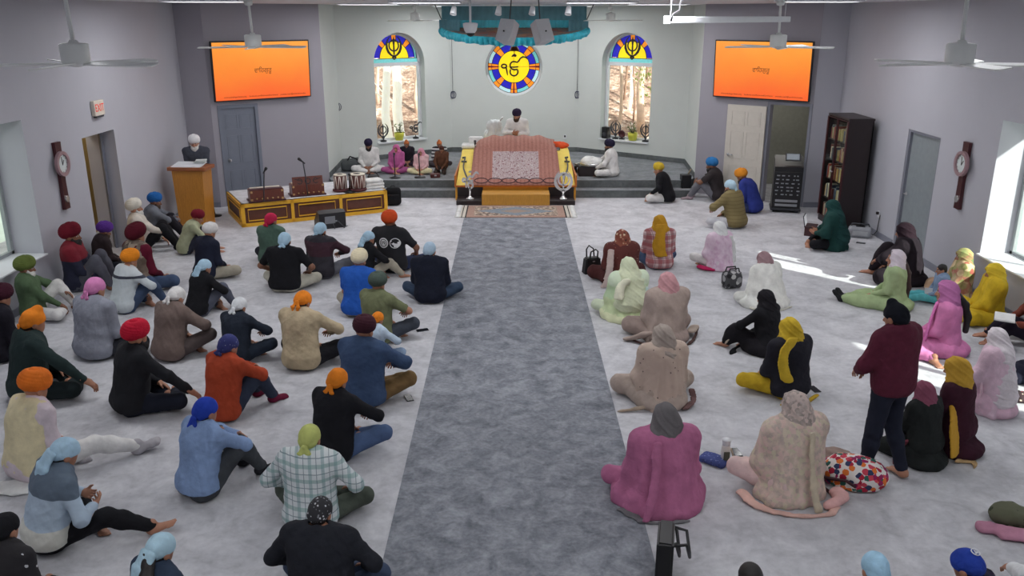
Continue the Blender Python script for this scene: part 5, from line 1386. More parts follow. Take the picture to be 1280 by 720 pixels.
root = thing('low_side_table', 'low dark table under the steel tray beside the altar', 'table', (p.x - .06, p.y + .75, .34)); bm = bmesh.new(); box(bm, (0, 0, .145), (.62, .42, .03), bev=.006); obj('table_top', bm, M_walnut, root)
for a_ in (-1, 1):
    for b_ in (-1, 1): bm = bmesh.new(); box(bm, (a_ * .27, b_ * .17, .065), (.04, .04, .13)); obj('leg', bm, M_walnut, root)
# ---- window-sill ornaments ----------------------------------------------------------
def sillpt(aw, u, o=.19): return aw[0] @ Vector((u, aw[2] + .008, o))
def mini_emblem(aw, F, u, kind, label):
    p = sillpt(aw, u); root = thing('sill_emblem', label, 'emblem', p, math.atan2(F[1].y, F[1].x))
    bm = bmesh.new(); lathe(bm, [(.085, 0), (.085, .03), (.03, .05), (.012, .06), (.012, .10)], n=18); obj('foot', bm, M_black, root)
    mm = Matrix(((1, 0, 0, 0), (0, 0, -1, .008), (0, 1, 0, .26), (0, 0, 0, 1))); bm = bmesh.new()
    if kind: khanda(bm, mm, .42, .024, .016)
    else: ek_onkar(bm, mm, .42, .032, .016)
    obj('symbol', bm, M_dark, root)
def flower_pot(aw, F, u, label, flowers):
    p = sillpt(aw, u); root = thing('potted_plant', label, 'plant', p, 0)
    bm = bmesh.new(); lathe(bm, [(.10, 0), (.125, .12), (.13, .20), (.12, .20), (.11, .16), (0, .16)], n=24); obj('pot', bm, plain('yellow_green_glaze', (206, 204, 70), .35), root)
    bm = bmesh.new(); rr = random.Random(int(u * 100) + 9); bl = bmesh.new()
    for k in range(16):
        a_ = rr.uniform(0, 6.28); r_ = rr.uniform(.03, .16); h_ = rr.uniform(.22, .52); q = Vector((r_ * math.cos(a_), r_ * math.sin(a_), h_))
        tube(bm, [(0, 0, .15), q * .6 + Vector((0, 0, .05)), q], .004, 5)
        for j in range(3):
            c = q * (.65 + .15 * j); mt = M4(c, (rr.uniform(-1, 1), rr.uniform(-1, 1), rr.uniform(0, 6))); bm.faces.new([bm.verts.new(mt @ Vector(x)) for x in ((0, 0, 0), (.03, .018, 0), (.075, 0, .01), (.03, -.018, 0))])
        if flowers and k % 2 == 0:
            for j in range(5): mt = M4(q + Vector((.018 * math.cos(j * 1.257), .018 * math.sin(j * 1.257), 0)), (0, 0, 0)); lathe(bl, [(0, -.008), (.018, 0), (0, .01)], mt.translation, 8)
    obj('stems_and_leaves', bm, plain('houseplant_green', (92, 108, 66), .7), root)
    if flowers: obj('blossoms', bl, plain('white_blossom', (238, 236, 236), .7), root)
    else: bl.free()
mini_emblem(AWL, FAL, -.52, 1, 'black double sword emblem at the left end of the left arched sill'); flower_pot(AWL, FAL, -.05, 'yellow pot of white flowers on the left arched sill', True); mini_emblem(AWL, FAL, .45, 0, 'black script emblem at the right end of the left arched sill')
p = sillpt(AWR, -.56, .24); root = thing('bookshelf_speaker', 'upright black box speaker at the left end of the right arched sill', 'loudspeaker', p, R(-38)); bm = bmesh.new(); box(bm, (0, 0, .15), (.17, .2, .30), bev=.01); obj('cabinet', bm, M_black, root); bm = bmesh.new(); lathe(bm, [(.06, 0), (.05, .01), (0, .002)], (0, -.10, .11), 18, rot=(R(90), 0, 0)); obj('speaker_cone', bm, M_dark, root)
mini_emblem(AWR, FAR, -.30, 1, 'small double sword emblem next to the black speaker on the right arched sill')
p = sillpt(AWR, -.10); root = thing('round_plaque', 'round dark plaque on a foot on the right arched sill', 'plaque', p, math.atan2(FAR[1].y, FAR[1].x)); bm = bmesh.new(); lathe(bm, [(.10, 0), (.10, .02), (.07, .025), (.06, .012), (0, .012)], (0, 0, .14), 24, rot=(R(90), 0, 0)); obj('disc', bm, M_mahog, root); bm = bmesh.new(); box(bm, (0, 0, .02), (.14, .07, .04), bev=.008); obj('foot', bm, M_black, root)
flower_pot(AWR, FAR, .22, 'yellow pot of leafy stems on the right arched sill', False); mini_emblem(AWR, FAR, .60, 1, 'black double sword emblem at the right end of the right arched sill')
p = Vector((-XW - .12, 10.98, WZ0 + .03)); root = thing('flower_vase', 'pale vase with an orange flower on the left wall sill', 'vase', (p.x + .02, 10.72, p.z))
bm = bmesh.new(); lathe(bm, [(.04, 0), (.055, .06), (.035, .15), (.03, .2), (.036, .22)], n=18); obj('vase', bm, plain('pale_ceramic', (206, 196, 190), .4), root)
bm = bmesh.new(); tube(bm, [(0, 0, .1), (.01, 0, .27)], .006, 6); obj('stem', bm, plain('houseplant_green', (92, 108, 66), .7), root)
bm = bmesh.new(); 
for k in range(9): lathe(bm, [(0, -.015), (.035, 0), (0, .02)], (.045 * math.cos(k * .7) + .01, .045 * math.sin(k * .7), .28 + .01 * (k % 2)), 8)
obj('blossom', bm, plain('marigold', (244, 160, 30), .7), root)
# ---- right-hand furniture -------------------------------------------------------------
p = at(985, 257); root = thing('equipment_rack', 'black rolling audio rack with knobs and lights in the doorway', 'rack', (5.72, 17.46, 0), R(-14))
bm = bmesh.new(); box(bm, (0, 0, .46), (.56, .5, .78), bev=.01); prism(bm, [(-.25, .85), (.25, .85), (.25, 1.12), (-.25, .95)], -.28, .28, Matrix(((0, 0, 1, 0), (1, 0, 0, 0), (0, 1, 0, 0), (0, 0, 0, 1)))); obj('cabinet', bm, M_black, root)
rr = random.Random(4); M_ctl = plain('silver_controls', (150, 152, 158), .4, .3)
for k, z in enumerate((.16, .25)): bm = bmesh.new(); box(bm, (0, -.255, z), (.44, .014, .05), bev=.004); obj('rack_panel', bm, M_ctl, root)
for k in range(30): bm = bmesh.new(); box(bm, (-.2 + .1 * (k % 5) + rr.uniform(-.02, .02), -.255, (.38, .46, .53, .61, .69, .77)[k // 5]), (rr.choice((.03, .06)), .014, .022), bev=.003); obj('control_button', bm, M_ctl, root)
bm = bmesh.new(); box(bm, (0, 0, .065), (.60, .54, .03)); box(bm, (0, -.285, .09), (.56, .02, .02)); obj('trolley', bm, M_dark, root)
for a_ in (-.24, .24):
    for b_ in (-.2, .2): bm = bmesh.new(); lathe(bm, [(.03, -.012), (.034, 0), (.03, .012)], (a_, b_, .034), 12, rot=(0, R(90), 0)); obj('caster', bm, M_dark, root)
root = thing('mixer_tablet', 'grey tablet screen tilted on top of the audio rack', 'tablet', (5.78, 17.42, 1.06), R(-14)); bm = bmesh.new(); box(bm, (0, 0, .06), (.30, .02, .2), rot=(R(-50), 0, 0), bev=.006); obj('case', bm, M_dark, root); bm = bmesh.new(); box(bm, (0, -.010, .068), (.25, .01, .15), rot=(R(-50), 0, 0)); obj('screen', bm, plain('tablet_screen', (150, 160, 168), .2, emit=.15), root)
bx0, by0 = 6.16, 16.18
root = thing('glass_bookcase', 'tall dark bookcase with glass doors against the right wall', 'bookcase', (bx0, by0, 0))   # front faces -x
bm = bmesh.new(); hB, wB, dB = 2.10, 1.02, .46
for c, s_ in (((dB - .01, 0, hB / 2), (.02, wB, hB)), ((dB / 2, -wB / 2 + .01, hB / 2), (dB, .02, hB)), ((dB / 2, wB / 2 - .01, hB / 2), (dB, .02, hB)), ((dB / 2, 0, .05), (dB, wB, .10)), ((dB / 2, 0, hB - .02), (dB + .02, wB + .02, .04))): box(bm, c, s_)
obj('carcass', bm, M_walnut, root)
for z in (.48, .86, 1.24, 1.62): bm = bmesh.new(); box(bm, (dB / 2, 0, z), (dB - .05, wB - .05, .02)); obj('shelf', bm, M_walnut, root)
for q in (-1, 1):
    bm = bmesh.new(); stroke(bm, [(q * .255 - .245, .12), (q * .255 + .245, .12), (q * .255 + .245, hB - .06), (q * .255 - .245, hB - .06)], .055, 0, .022, Matrix(((0, 0, -1, 0), (-1, 0, 0, 0), (0, 1, 0, 0), (0, 0, 0, 1))), 0, True); dr_ = obj('door', bm, M_mahog, root)
    bm = bmesh.new(); box(bm, (-.008, q * -.255, hB / 2 + .03), (.005, .45, hB - .25)); obj('glass_panel', bm, M_glass, dr_); bm = bmesh.new(); lathe(bm, [(.012, 0), (.015, .02), (0, .028)], (-.022, q * -.035, 1.05), 10, rot=(0, R(-90), 0)); obj('knob', bm, M_steel, dr_)
bcols = [(170, 120, 60), (120, 60, 54), (206, 190, 160), (90, 90, 96), (150, 60, 40), (196, 170, 110), (70, 80, 100)]
k_ = 0; rr = random.Random(8); BN = ['top', 'second', 'third', 'fourth', 'lowest']
proto = {}
for si, z in enumerate((1.63, 1.25, .87, .49, .11)):
    y = -.46
    while y < .43:
        wb = rr.uniform(.028, .055); hb = rr.uniform(.2, .28); c_ = rr.randrange(7)
        o = thing('book', '%s book on the %s shelf behind the glass doors' % (['tan', 'maroon', 'cream', 'grey', 'rust', 'golden', 'navy'][c_], BN[si]), 'book', (bx0 + .13, by0 + y + wb / 2, z), 0, group='books in the glass bookcase')
        bm = bmesh.new(); box(bm, (0, 0, hb / 2), (.17, wb * .94, hb), bev=.004); obj('cover', bm, plain('book_cover_%d' % c_, bcols[c_], .6), o); bm = bmesh.new(); box(bm, (.004, 0, hb / 2 + .002), (.165, wb * .75, hb)); obj('pages', bm, plain('page_block', (222, 214, 196), .8), o)
        y += wb + (.0 if rr.random() > .12 else .09)
p = at(1074, 300); root = thing('portable_radio', 'grey portable radio on the floor at the foot of the bookcase', 'radio', (6.42, 15.22, 0), R(-20))
bm = bmesh.new(); box(bm, (0, 0, .10), (.40, .26, .20), bev=.06, seg=4); obj('body', bm, plain('silver_grey_plastic', (150, 152, 158), .4), root); bm = bmesh.new(); box(bm, (0, -.02, .20), (.16, .1, .02), bev=.006); obj('control_panel', bm, M_black, root)
bm = bmesh.new(); tube(bm, [(-.17, .02, .15), (-.14, .02, .24), (.14, .02, .24), (.17, .02, .15)], .014, 8); obj('handle', bm, M_dark, root)
bm = bmesh.new(); box(bm, (0, -.128, .09), (.26, .012, .08), bev=.004); obj('front_grille', bm, plain('pale_grille', (176, 178, 182), .5), root)
bm = bmesh.new(); tube(bm, [(.12, .14, .1), (.24, .12, .02), (.29, .05, .12), (.31, .05, .42)], .008, 6); obj('power_cord', bm, M_black, root)
def phone(px, py, rz, label, col=(34, 36, 42), case=None):
    root = thing('phone', label, 'phone', at(px, py, 0.0), rz); bm = bmesh.new(); box(bm, (0, 0, .005), (.078, .16, .010), bev=.004); obj('case', bm, plain('phone_case_%d' % col[0], col, .4), root)
    bm = bmesh.new(); box(bm, (0, 0, .0108), (.068, .148, .002)); obj('screen', bm, plain('phone_glass', (26, 28, 34), .12), root)
    for k in range(1): bm = bmesh.new(); box(bm, (.04, .03, .006), (.003, .03, .004)); obj('side_button', bm, M_dark, root)
phone(528, 413, R(-68), 'black phone on the carpet right of the man in the olive shirt'); phone(511, 498, R(20), 'black phone on the carpet right of the man in the denim jacket')
phone(1018, 487, R(10), 'black phone on the carpet right of the woman in the yellow scarf'); phone(1076, 304, R(60), 'small black remote control shaped phone on the carpet near the radio')
phone(920, 566, R(8), 'dark phone propped on a white charger near the blue pouch')
root = thing('phone_charger', 'white square charger on the carpet below the dark phone', 'charger', at(922, 576), R(8)); bm = bmesh.new(); box(bm, (0, 0, .012), (.11, .07, .024), bev=.008); obj('block', bm, M_white, root); bm = bmesh.new(); tube(bm, [(-.04, -.03, .012), (-.08, -.07, .006), (-.07, -.13, .006)], .006, 6); obj('cable', bm, M_white, root)
root = thing('drink_bottle', 'white drink bottle with a cup lid and beige strap on the carpet', 'bottle', at(906, 578), 0)
bm = bmesh.new(); lathe(bm, [(.035, 0), (.04, .01), (.042, .15), (.036, .17), (.034, .18)], n=20); obj('bottle', bm, plain('cream_enamel', (222, 220, 212), .35), root); bm = bmesh.new(); lathe(bm, [(.036, .18), (.036, .20), (.042, .23), (.044, .235), (0, .235)], n=20); obj('lid', bm, M_white, root)
bm = bmesh.new(); tube(bm, [(.042, -.01, .15), (.07, -.03, .06), (.075, -.06, .008)], .008, 6); obj('strap', bm, fab((176, 160, 140)), root); bm = bmesh.new(); box(bm, (.0, -.045, .075), (.055, .012, .11), bev=.005); obj('pocket', bm, plain('olive_grey_pocket', (96, 98, 84), .7), root)
root = thing('zip_pouch', 'blue patterned zip pouch lying beside the white bottle', 'pouch', at(892, 578), R(-38)); v_, q_ = surf([ell((0, 0, .03), (.13, .09, .03), None, .02), cap((-.09, -.05, .025), (.09, -.05, .025), .022), cap((-.09, .05, .03), (.09, .05, .03), .02), cap((-.1, -.05, .02), (-.1, .05, .02), .02), cap((.1, -.05, .02), (.1, .05, .02), .02)], .007, folds(.006, 50, 6), floor=0.0)
np_mesh('pouch', [(v_, q_, 0)], [floral('blue_print', (66, 78, 136), [(100, 112, 170), (50, 58, 104), (120, 130, 176)], 40, .5)], root); bm = bmesh.new(); tube(bm, [(-.1, .065, .035), (0, .072, .04), (.1, .065, .035)], .006, 6); obj('zip', bm, M_dark, root)
M_flo = floral('bright_flower_print', (232, 226, 222), [(176, 30, 60), (40, 96, 84), (226, 120, 50), (150, 30, 90), (48, 60, 96), (210, 70, 90)], 22, .86)
root = thing('quilted_bag', 'large white quilted bag with a bright flower print on the carpet', 'bag', at(1070, 612) + Vector((0, .10, 0)), R(-20))
v_, q_ = surf([ell((0, 0, .13), (.24, .17, .14), None, .05), ell((.1, -.02, .12), (.19, .16, .13), None, .05), ell((-.14, .02, .10), (.14, .15, .11), None, .05), ell((0, 0, .04), (.25, .18, .06))], .010, folds(.010, 26, 12), floor=0.0); np_mesh('bag', [(v_, q_, 0)], [M_flo], root)
bm = bmesh.new(); tube(bm, [(-.26, -.06, .06), (-.2, -.16, .10), (-.06, -.19, .12), (.02, -.20, .08)], .014, 8); tube(bm, [(-.26, .02, .10), (-.30, -.12, .03), (-.18, -.24, .012), (-.08, -.22, .02)], .016, 8); obj('strap', bm, plain('dark_maroon_trim', (62, 26, 36), .7), root)
bm = bmesh.new(); tube(bm, [(-.22, -.07, .17), (-.05, -.05, .255), (.15, -.03, .25)], .007, 6); obj('zip', bm, M_black, root)
root = thing('crumpled_cloth', 'taupe cloth lying crumpled behind the flower print bag', 'cloth', at(1040, 572)); v_, q_ = surf([ell((0, 0, .03), (.17, .12, .05)), ell((-.1, .03, .03), (.12, .09, .05))], .011, folds(.02, 34, 13), floor=0.0); np_mesh('cloth', [(v_, q_, 0)], [fab((160, 136, 126))], root, floor=.003)
root = thing('patterned_bag', 'black and white patterned bag beside the woman in the white shawl', 'bag', at(916, 362) + Vector((0, .1, 0)), R(15)); bm = bmesh.new(); box(bm, (0, 0, .13), (.30, .18, .26), bev=.06, seg=4); obj('bag', bm, floral('grey_leaf_print', (70, 70, 74), [(150, 150, 152), (36, 36, 40), (190, 190, 190)], 14, .75), root)
for q in (-.05, .05): bm = bmesh.new(); tube(bm, [(-.09, q, .24), (-.07, q, .31), (.07, q, .31), (.09, q, .24)], .012, 8); obj('handle', bm, M_black, root)
def handbag(loc, rz, label, w, h, d, hl, nm='handbag', droop=0):
    root = thing(nm, label, 'bag', loc, rz); bm = bmesh.new()
    prism(bm, [(-w / 2, 0), (w / 2, 0), (w * .40, h), (-w * .40, h)], -d / 2, d / 2, Matrix(((1, 0, 0, 0), (0, 0, -1, 0), (0, 1, 0, 0), (0, 0, 0, 1)))); bmesh.ops.bevel(bm, geom=list(bm.edges), offset=.018, segments=3, affect='EDGES'); obj('bag', bm, plain('black_leather', (26, 25, 28), .45), root)
    for q in (-1, 1): bm = bmesh.new(); tube(bm, [(-w * .30, -d * .4, h * .92), (-w * .26, -d * (.9 + .3 * q), h * .95), (-w * .1, -d * (1.15 + .3 * q), h * .6), (w * .1, -d * (1.15 + .3 * q), h * .55), (w * .26, -d * (.9 + .3 * q), h * .9), (w * .30, -d * .4, h * .92)] if droop else [(-w * .22, q * d * .4, h * .9), (-w * .20, q * d * .6 , h + hl * .7), (0, q * d * .9, h + hl), (w * .20, q * d * .6, h + hl * .7), (w * .22, q * d * .4, h * .9)], .012, 8); obj('handle', bm, M_black, root)
    bm = bmesh.new(); box(bm, (0, -d / 2 - .002, h * .8), (.04, .008, .02), bev=.003); obj('clasp', bm, M_steel, root)
handbag(at(740, 343) + Vector((0, .08, 0)), R(20), 'small black handbag with upright handles on the carpet beside the runner', .30, .26, .14, .16)
handbag(at(832, 735) + Vector((.0, .1, 0)), R(78), 'tall black tote bag with looped handles at the bottom edge of the picture', .40, .40, .12, .20, 'tote_bag', 1)
root = thing('clothes_bundle', 'navy coat lying in a bundle at the right edge of the picture', 'coat', at(1272, 475)); v_, q_ = surf([ell((0, 0, .09), (.24, .18, .11)), ell((.14, .04, .10), (.2, .15, .12)), ell((-.1, -.05, .05), (.15, .12, .07))], .012, folds(.02, 24, 14), floor=0.0); np_mesh('coat', [(v_, q_, 0)], [fab((34, 36, 54))], root, floor=.003)
root = thing('patterned_scarf_heap', 'heap of dark patterned cloth on the carpet at the right edge below the navy coat', 'cloth', at(1266, 499)); v_, q_ = surf([ell((0, 0, .03), (.2, .1, .05)), ell((.12, -.05, .03), (.16, .1, .06)), cap((-.2, .05, .02), (.1, .1, .03), .03)], .011, folds(.02, 34, 15), floor=0.0); np_mesh('cloth', [(v_, q_, 0)], [floral('dark_scarf_print', (56, 40, 44), [(206, 190, 170), (80, 100, 70), (150, 50, 60)], 20, .4)], root, floor=.003)
root = thing('knee_bundle', 'camouflage jacket lying over pink cloth at the right edge near the bottom', 'jacket', at(1262, 655)); v_, q_ = surf([ell((0, .04, .07), (.16, .13, .09)), ell((.12, .0, .06), (.15, .12, .08))], .011, folds(.016, 30, 16), floor=0.0); np_mesh('jacket', [(v_, q_, 0)], [floral('camouflage', (96, 98, 78), [(60, 64, 48), (140, 136, 108), (44, 44, 38)], 14, .5)], root, floor=.003)
root = thing('pink_cloth', 'pink folded cloth under the camouflage jacket at the right edge', 'cloth', at(1254, 668)); v_, q_ = surf([cap((-.15, .05, .03), (.22, -.05, .035), .035, .03, .03, 2.2, (0, 1, 0)), cap((-.05, -.06, .03), (.25, -.14, .03), .03, .03, .03, 2, (0, 1, 0))], .010, folds(.012, 30, 17), floor=0.0); np_mesh('cloth', [(v_, q_, 0)], [fab((196, 132, 158))], root, floor=.003)
root = thing('white_box', 'white book held upright on the carpet beside the toddler', 'book', at(1166, 379) + Vector((0, .06, 0)), R(-15)); bm = bmesh.new(); box(bm, (0, 0, .10), (.20, .03, .20), rot=(R(-14), 0, 0), bev=.004); obj('cover', bm, plain('white_card', (226, 226, 228), .6), root); bm = bmesh.new(); box(bm, (.003, .0, .102), (.195, .022, .196), rot=(R(-14), 0, 0)); obj('pages', bm, plain('page_block', (222, 214, 196), .8), root)
root = thing('floor_cloth', 'white cloth corner lying on the carpet behind the man in the cream vest', 'cloth', at(22, 612)); v_, q_ = surf([ell((0, 0, .02), (.22, .12, .02)), cap((-.2, -.02, .015), (.25, -.06, .015), .014, .014, .03, 4, (0, 1, 0))], .010, folds(.01, 26, 18), floor=0.0); np_mesh('cloth', [(v_, q_, 0)], [M_cloth], root, floor=.003)
root = thing('laptop', 'small dark laptop with a pale screen in front of the woman in green', 'laptop', at(1014, 294) + Vector((0, .05, .0)), R(65)); bm = bmesh.new(); box(bm, (0, 0, .17), (.32, .22, .02), bev=.005); obj('keyboard_base', bm, plain('wine_case', (56, 30, 36), .5), root); bm = bmesh.new(); box(bm, (0, .12, .27), (.32, .015, .2), rot=(R(-12), 0, 0), bev=.004); obj('lid', bm, M_dark, root); bm = bmesh.new(); box(bm, (0, .110, .27), (.29, .004, .17), rot=(R(-12), 0, 0)); obj('screen', bm, plain('lit_screen', (220, 222, 226), .3, emit=.4), root)
bm = bmesh.new(); box(bm, (0, 0, .08), (.30, .2, .16), bev=.01); tag(obj('laptop_box', bm, plain('wine_box', (70, 36, 40), .6)), 'low wine coloured box under the laptop in front of the woman in green', 'box').location = at(1014, 294) + Vector((0, .05, 0)); bpy.data.objects['laptop_box'].rotation_euler = (0, 0, R(65))
root = thing('stage_case', 'black box standing on the stage step left of the man in the blue turban', 'case', at(858, 236, .17) + Vector((0, .15, 0)), R(4)); bm = bmesh.new(); box(bm, (0, 0, .15), (.22, .2, .30), bev=.01); obj('case', bm, M_black, root); bm = bmesh.new(); tube(bm, [(.05, 0, .3), (.1, 0, .40), (.12, 0, .42)], .02, 8); obj('stick', bm, plain('pale_wood', (150, 140, 120), .7), root)
root = thing('open_book', 'open white book held at the right edge beside the rust sleeved person', 'book', at(1256, 398, .40), R(60)); bm = bmesh.new(); box(bm, (-.08, 0, .0), (.16, .22, .02), rot=(0, R(12), 0), bev=.003); box(bm, (.08, 0, .0), (.16, .22, .02), rot=(0, R(-12), 0), bev=.003); obj('pages', bm, plain('page_white', (230, 230, 228), .8), root); bm = bmesh.new(); box(bm, (-.08, 0, -.014), (.17, .23, .008), rot=(0, R(12), 0)); box(bm, (.08, 0, -.014), (.17, .23, .008), rot=(0, R(-12), 0)); obj('cover', bm, M_dark, root)
# ================================================================ the congregation
HAIR = plain('dark_hair', (26, 22, 22), .6); GREYB = plain('white_beard', (206, 204, 200), .8); BROWNB = plain('brown_beard', (62, 44, 34), .8); BLKB = plain('black_beard', (30, 26, 26), .8)
def P(bx, by, hx, ht, rz, label, z=0.0, dy=.14, smin=.88, smax=1.12, info=False, **kw):
    """place a figure by where its seat touches the floor and where its head-top shows in the photograph"""
    a = R(rz); base = at(bx, by, z); ca, sa = math.cos(a), math.sin(a)
    prm = dict(kw); prm.pop('vox', None)
    sk = person((0, 0, 0), 0, '', build=False, **prm)
    tp = sk['top']; ox, oy = tp[0] * ca - tp[1] * sa, tp[0] * sa + tp[1] * ca
    y0 = base.y + dy
    s = (at_depth(hx, ht, y0 + oy).z - z) / tp[2]
    s2 = max(smin, min(smax, s))
    if s2 != s:
        lo, hi = y0 - 2.5, y0 + 2.5
        for _ in range(40):
            m = (lo + hi) / 2
            if at_depth(hx, ht, m + oy * s2).z - z > s2 * tp[2]: lo = m
            else: hi = m
        y1 = (lo + hi) / 2
    else: y1 = y0
    xh = at_depth(hx, ht, y1 + oy * s2).x - ox * s2
    xb = base.x * (y1 / y0 if abs(y1 - y0) > 1e-6 else 1)
    res = xh - xb; sx = max(-.09, min(.09, .5 * res / s2 * ca))
    x = xh - sx * ca * s2 if abs(res) < .5 else xh
    D = y1
    vox = .0088 if D < 9.5 else (.0105 if D < 13 else .0125)
    print('%-46s s=%.2f->%.2f dy=%+.2f res=%+.2f at (%.2f,%.2f)' % (label[:46], s, s2, y1 - y0, res, x, y1))
    kw.setdefault('sx', sx)
    root, inf = person((x, y1, z), a, label, s=s2, vox=vox, **kw)
    return root, inf
def dk(r=34, g=36, b=46): return fab((r, g, b))
BLUEC = fab((170, 206, 230)); ORG = fab((246, 132, 24)); WHT = fab((224, 222, 220)); KHA = fab((176, 168, 150)); JEAN = fab((66, 84, 116)); BLK = fab((28, 28, 33)); NAVY = fab((36, 40, 60))
H = dict(hair=HAIR)
pat = lambda m, **o: ('patka', m, o)
tur = lambda m, **o: ('turban', m, o)
sca = lambda m, **o: ('scarf', m, o)
def logo_shirt():
    t = NT('black_shirt_two_logos'); s = t.sep(); col = t.mix(t.noise(8), lin((24, 24, 28)), lin((34, 34, 40)))
    for cx, kind in ((-.085, 0), (.085, 1)):
        dx, dz = t.math('SUBTRACT', s[0], cx), t.math('SUBTRACT', s[2], .455)
        d = t.math('SQRT', t.math('ADD', t.math('MULTIPLY', dx, dx), t.math('MULTIPLY', dz, dz)))
        if kind: inner = t.math('GREATER_THAN', t.noise(11, 2), .52)
        else:   # ring around upright digit-like strokes
            ring = t.math('COMPARE', d, .052, .005)
            bar = t.math('MULTIPLY', t.math('COMPARE', dx, -.022, .006), t.math('LESS_THAN', t.math('ABSOLUTE', dz), .026))
            d9 = t.math('SQRT', t.math('ADD', t.math('MULTIPLY', t.math('SUBTRACT', dx, .012), t.math('SUBTRACT', dx, .012)), t.math('MULTIPLY', t.math('SUBTRACT', dz, .010), t.math('SUBTRACT', dz, .010))))
            nine = t.math('COMPARE', d9, .014, .005)
            tail = t.math('MULTIPLY', t.math('COMPARE', dx, .025, .005), t.math('COMPARE', dz, -.01, .018))
            inner = t.math('MAXIMUM', t.math('MAXIMUM', ring, bar), t.math('MAXIMUM', nine, tail))
        m = t.math('MULTIPLY', t.math('LESS_THAN', d, .074), t.math('LESS_THAN', s[1], .02))
        m = t.math('MULTIPLY', m, t.math('SUBTRACT', 1.0, t.math('MULTIPLY', inner, t.math('LESS_THAN', d, .064))))
        col = t.mix(m, col, lin((226, 226, 228)))
    t.color(col).rough(.9); return t.m
# ------------------------------------------------ men's side, by the left wall
P(35, 402, 30, 322, -62, 'man in an olive green turban and green shirt with white trousers against the left wall', legs='lup', arms='lknee', lean=-4, top=fab((82, 106, 74)), bottom=WHT, hat=tur(fab((98, 114, 50)), v=1.05), beard=(GREYB, .03), face=True, nod=6, w=1.1, skin='brown')
P(90, 372, 86, 281, -78, 'man in a dark red turban and red navy jacket leaning on the left wall', legmod={'kR': (.15, .27, .42), 'aR': (.13, .42, .06), 'kL': (-.15, .27, .42), 'aL': (-.13, .42, .06)}, legs='up', arms='lap', lean=-3, top=blocks('red_navy_jacket', [(0, (34, 36, 58)), (.44, (120, 20, 38))]), bottom=fab((92, 92, 104)), hat=tur(fab((112, 18, 36)), v=1.06, tilt=20), beard=(BLKB, .04), face=True, nod=2, skin='brown')
P(132, 350, 131, 279, -48, 'man in a purple turban and dark brown jacket by the doorway', smin=.8, smax=.90, legs='cross', arms='lap', lean=8, top=fab((54, 42, 44)), bottom=dk(), hat=tur(fab((96, 50, 150)), v=1.05), beard=(BROWNB, .03), face=True, nod=22, skin='brown')
P(183, 366, 166, 283, -38, 'man in a large burgundy turban and mottled quilted vest', legs='cross', arms='lap', lean=10, top=fab((104, 20, 44)), bottom=JEAN, vest=floral('mottled_quilt', (128, 112, 100), [(92, 78, 68), (160, 146, 130), (70, 60, 54)], 12, .5, soft=True), hat=tur(fab((90, 16, 34)), v=1.1, tilt=20), nod=0, w=1.12)
P(157, 393, 162, 313, -42, 'man in an orange turban and pale grey hoodie hugging one knee', legs='rup', arms='rknee', lean=16, top=blocks('pale_hoodie', [(0, (196, 204, 208)), (.50, (196, 204, 208)), (.505, (60, 64, 78)), (.545, (200, 206, 210))]), hood=1, bottom=JEAN, hat=tur(fab((250, 140, 20)), v=.98), nod=14)
P(122, 451, 118, 346, -28, 'man in a pink headscarf and plain grey sweater', legs='cross', arms='lap', lean=12, top=fab((142, 146, 160)), bottom=dk(52, 54, 62), hat=pat(fab((218, 128, 186))), nod=14, w=1.18, **H)
P(50, 506, 38, 386, -52, 'man in an orange headscarf and dark green hooded top', legs='cross', arms='rreach', lean=12, top=fab((38, 54, 54)), hood=1, bottom=dk(30, 40, 42), hat=pat(ORG, bun=1), nod=12, w=1.12, skin='tan', **H)
P(170, 521, 167, 404, -46, 'man in a bright red turban and black sweater reaching to his knee', hem=.045, legs='cross', arms='rreach', lean=12, top=dk(36, 37, 42), bottom=dk(32, 36, 50), hat=tur(fab((214, 24, 54))), beard=(BLKB, .04), nod=8)
P(43, 604, 42, 466, -32, 'man in an orange turban and cream vest with pale pink sleeves', legs='rout', arms='lap', lean=14, top=fab((216, 200, 208)), vest=fab((226, 212, 168)), bottom=WHT, sock=fab((176, 172, 178)), hat=tur(fab((244, 116, 26)), tilt=2), nod=16)
P(97, 694, 80, 549, -48, 'man in a light blue head cloth and grey blue cream striped sweater', hem=.09, legs='rout', arms='read', lean=20, w=1.28, top=blocks('band_sweater', [(0, (206, 206, 198)), (.22, (206, 206, 198)), (.235, (172, 190, 208)), (.47, (92, 106, 122))]), bottom=BLK, hat=pat(BLUEC, drape=.16, tail=.16, tw=.06), nod=24, legmod={'kR': (.30, .36, .24), 'aR': (.42, .66, .08)}, **H)
P(2, 790, 4, 640, -18, 'man in a black cap and black shirt with white print at the bottom left corner', legs='cross', arms='lap', lean=14, sleeve='short', top=floral('white_print_tee', (34, 32, 36), [(206, 206, 210)], 15, .40), bottom=dk(), hat=('cap', BLK, {}), nod=14, skin='tan', **H)
P(205, 800, 201, 667, -34, 'woman in a knotted pale blue head cloth with dark hair at the bottom edge', legs='cross', arms='lap', lean=10, top=fab((48, 62, 84)), bottom=dk(), hat=pat(fab((172, 208, 226)), drape=.10, tail=.14, tw=.05), nod=20, pony=(HAIR, [(.02, -.05, .62), (.03, -.03, .45)]), **H)
P(-10, 455, 1, 357, -40, 'person in a dark maroon turban cut off by the left edge of the picture', legs='cross', arms='lap', lean=12, top=dk(32, 30, 40), bottom=dk(), hat=tur(fab((66, 24, 40))), nod=12)
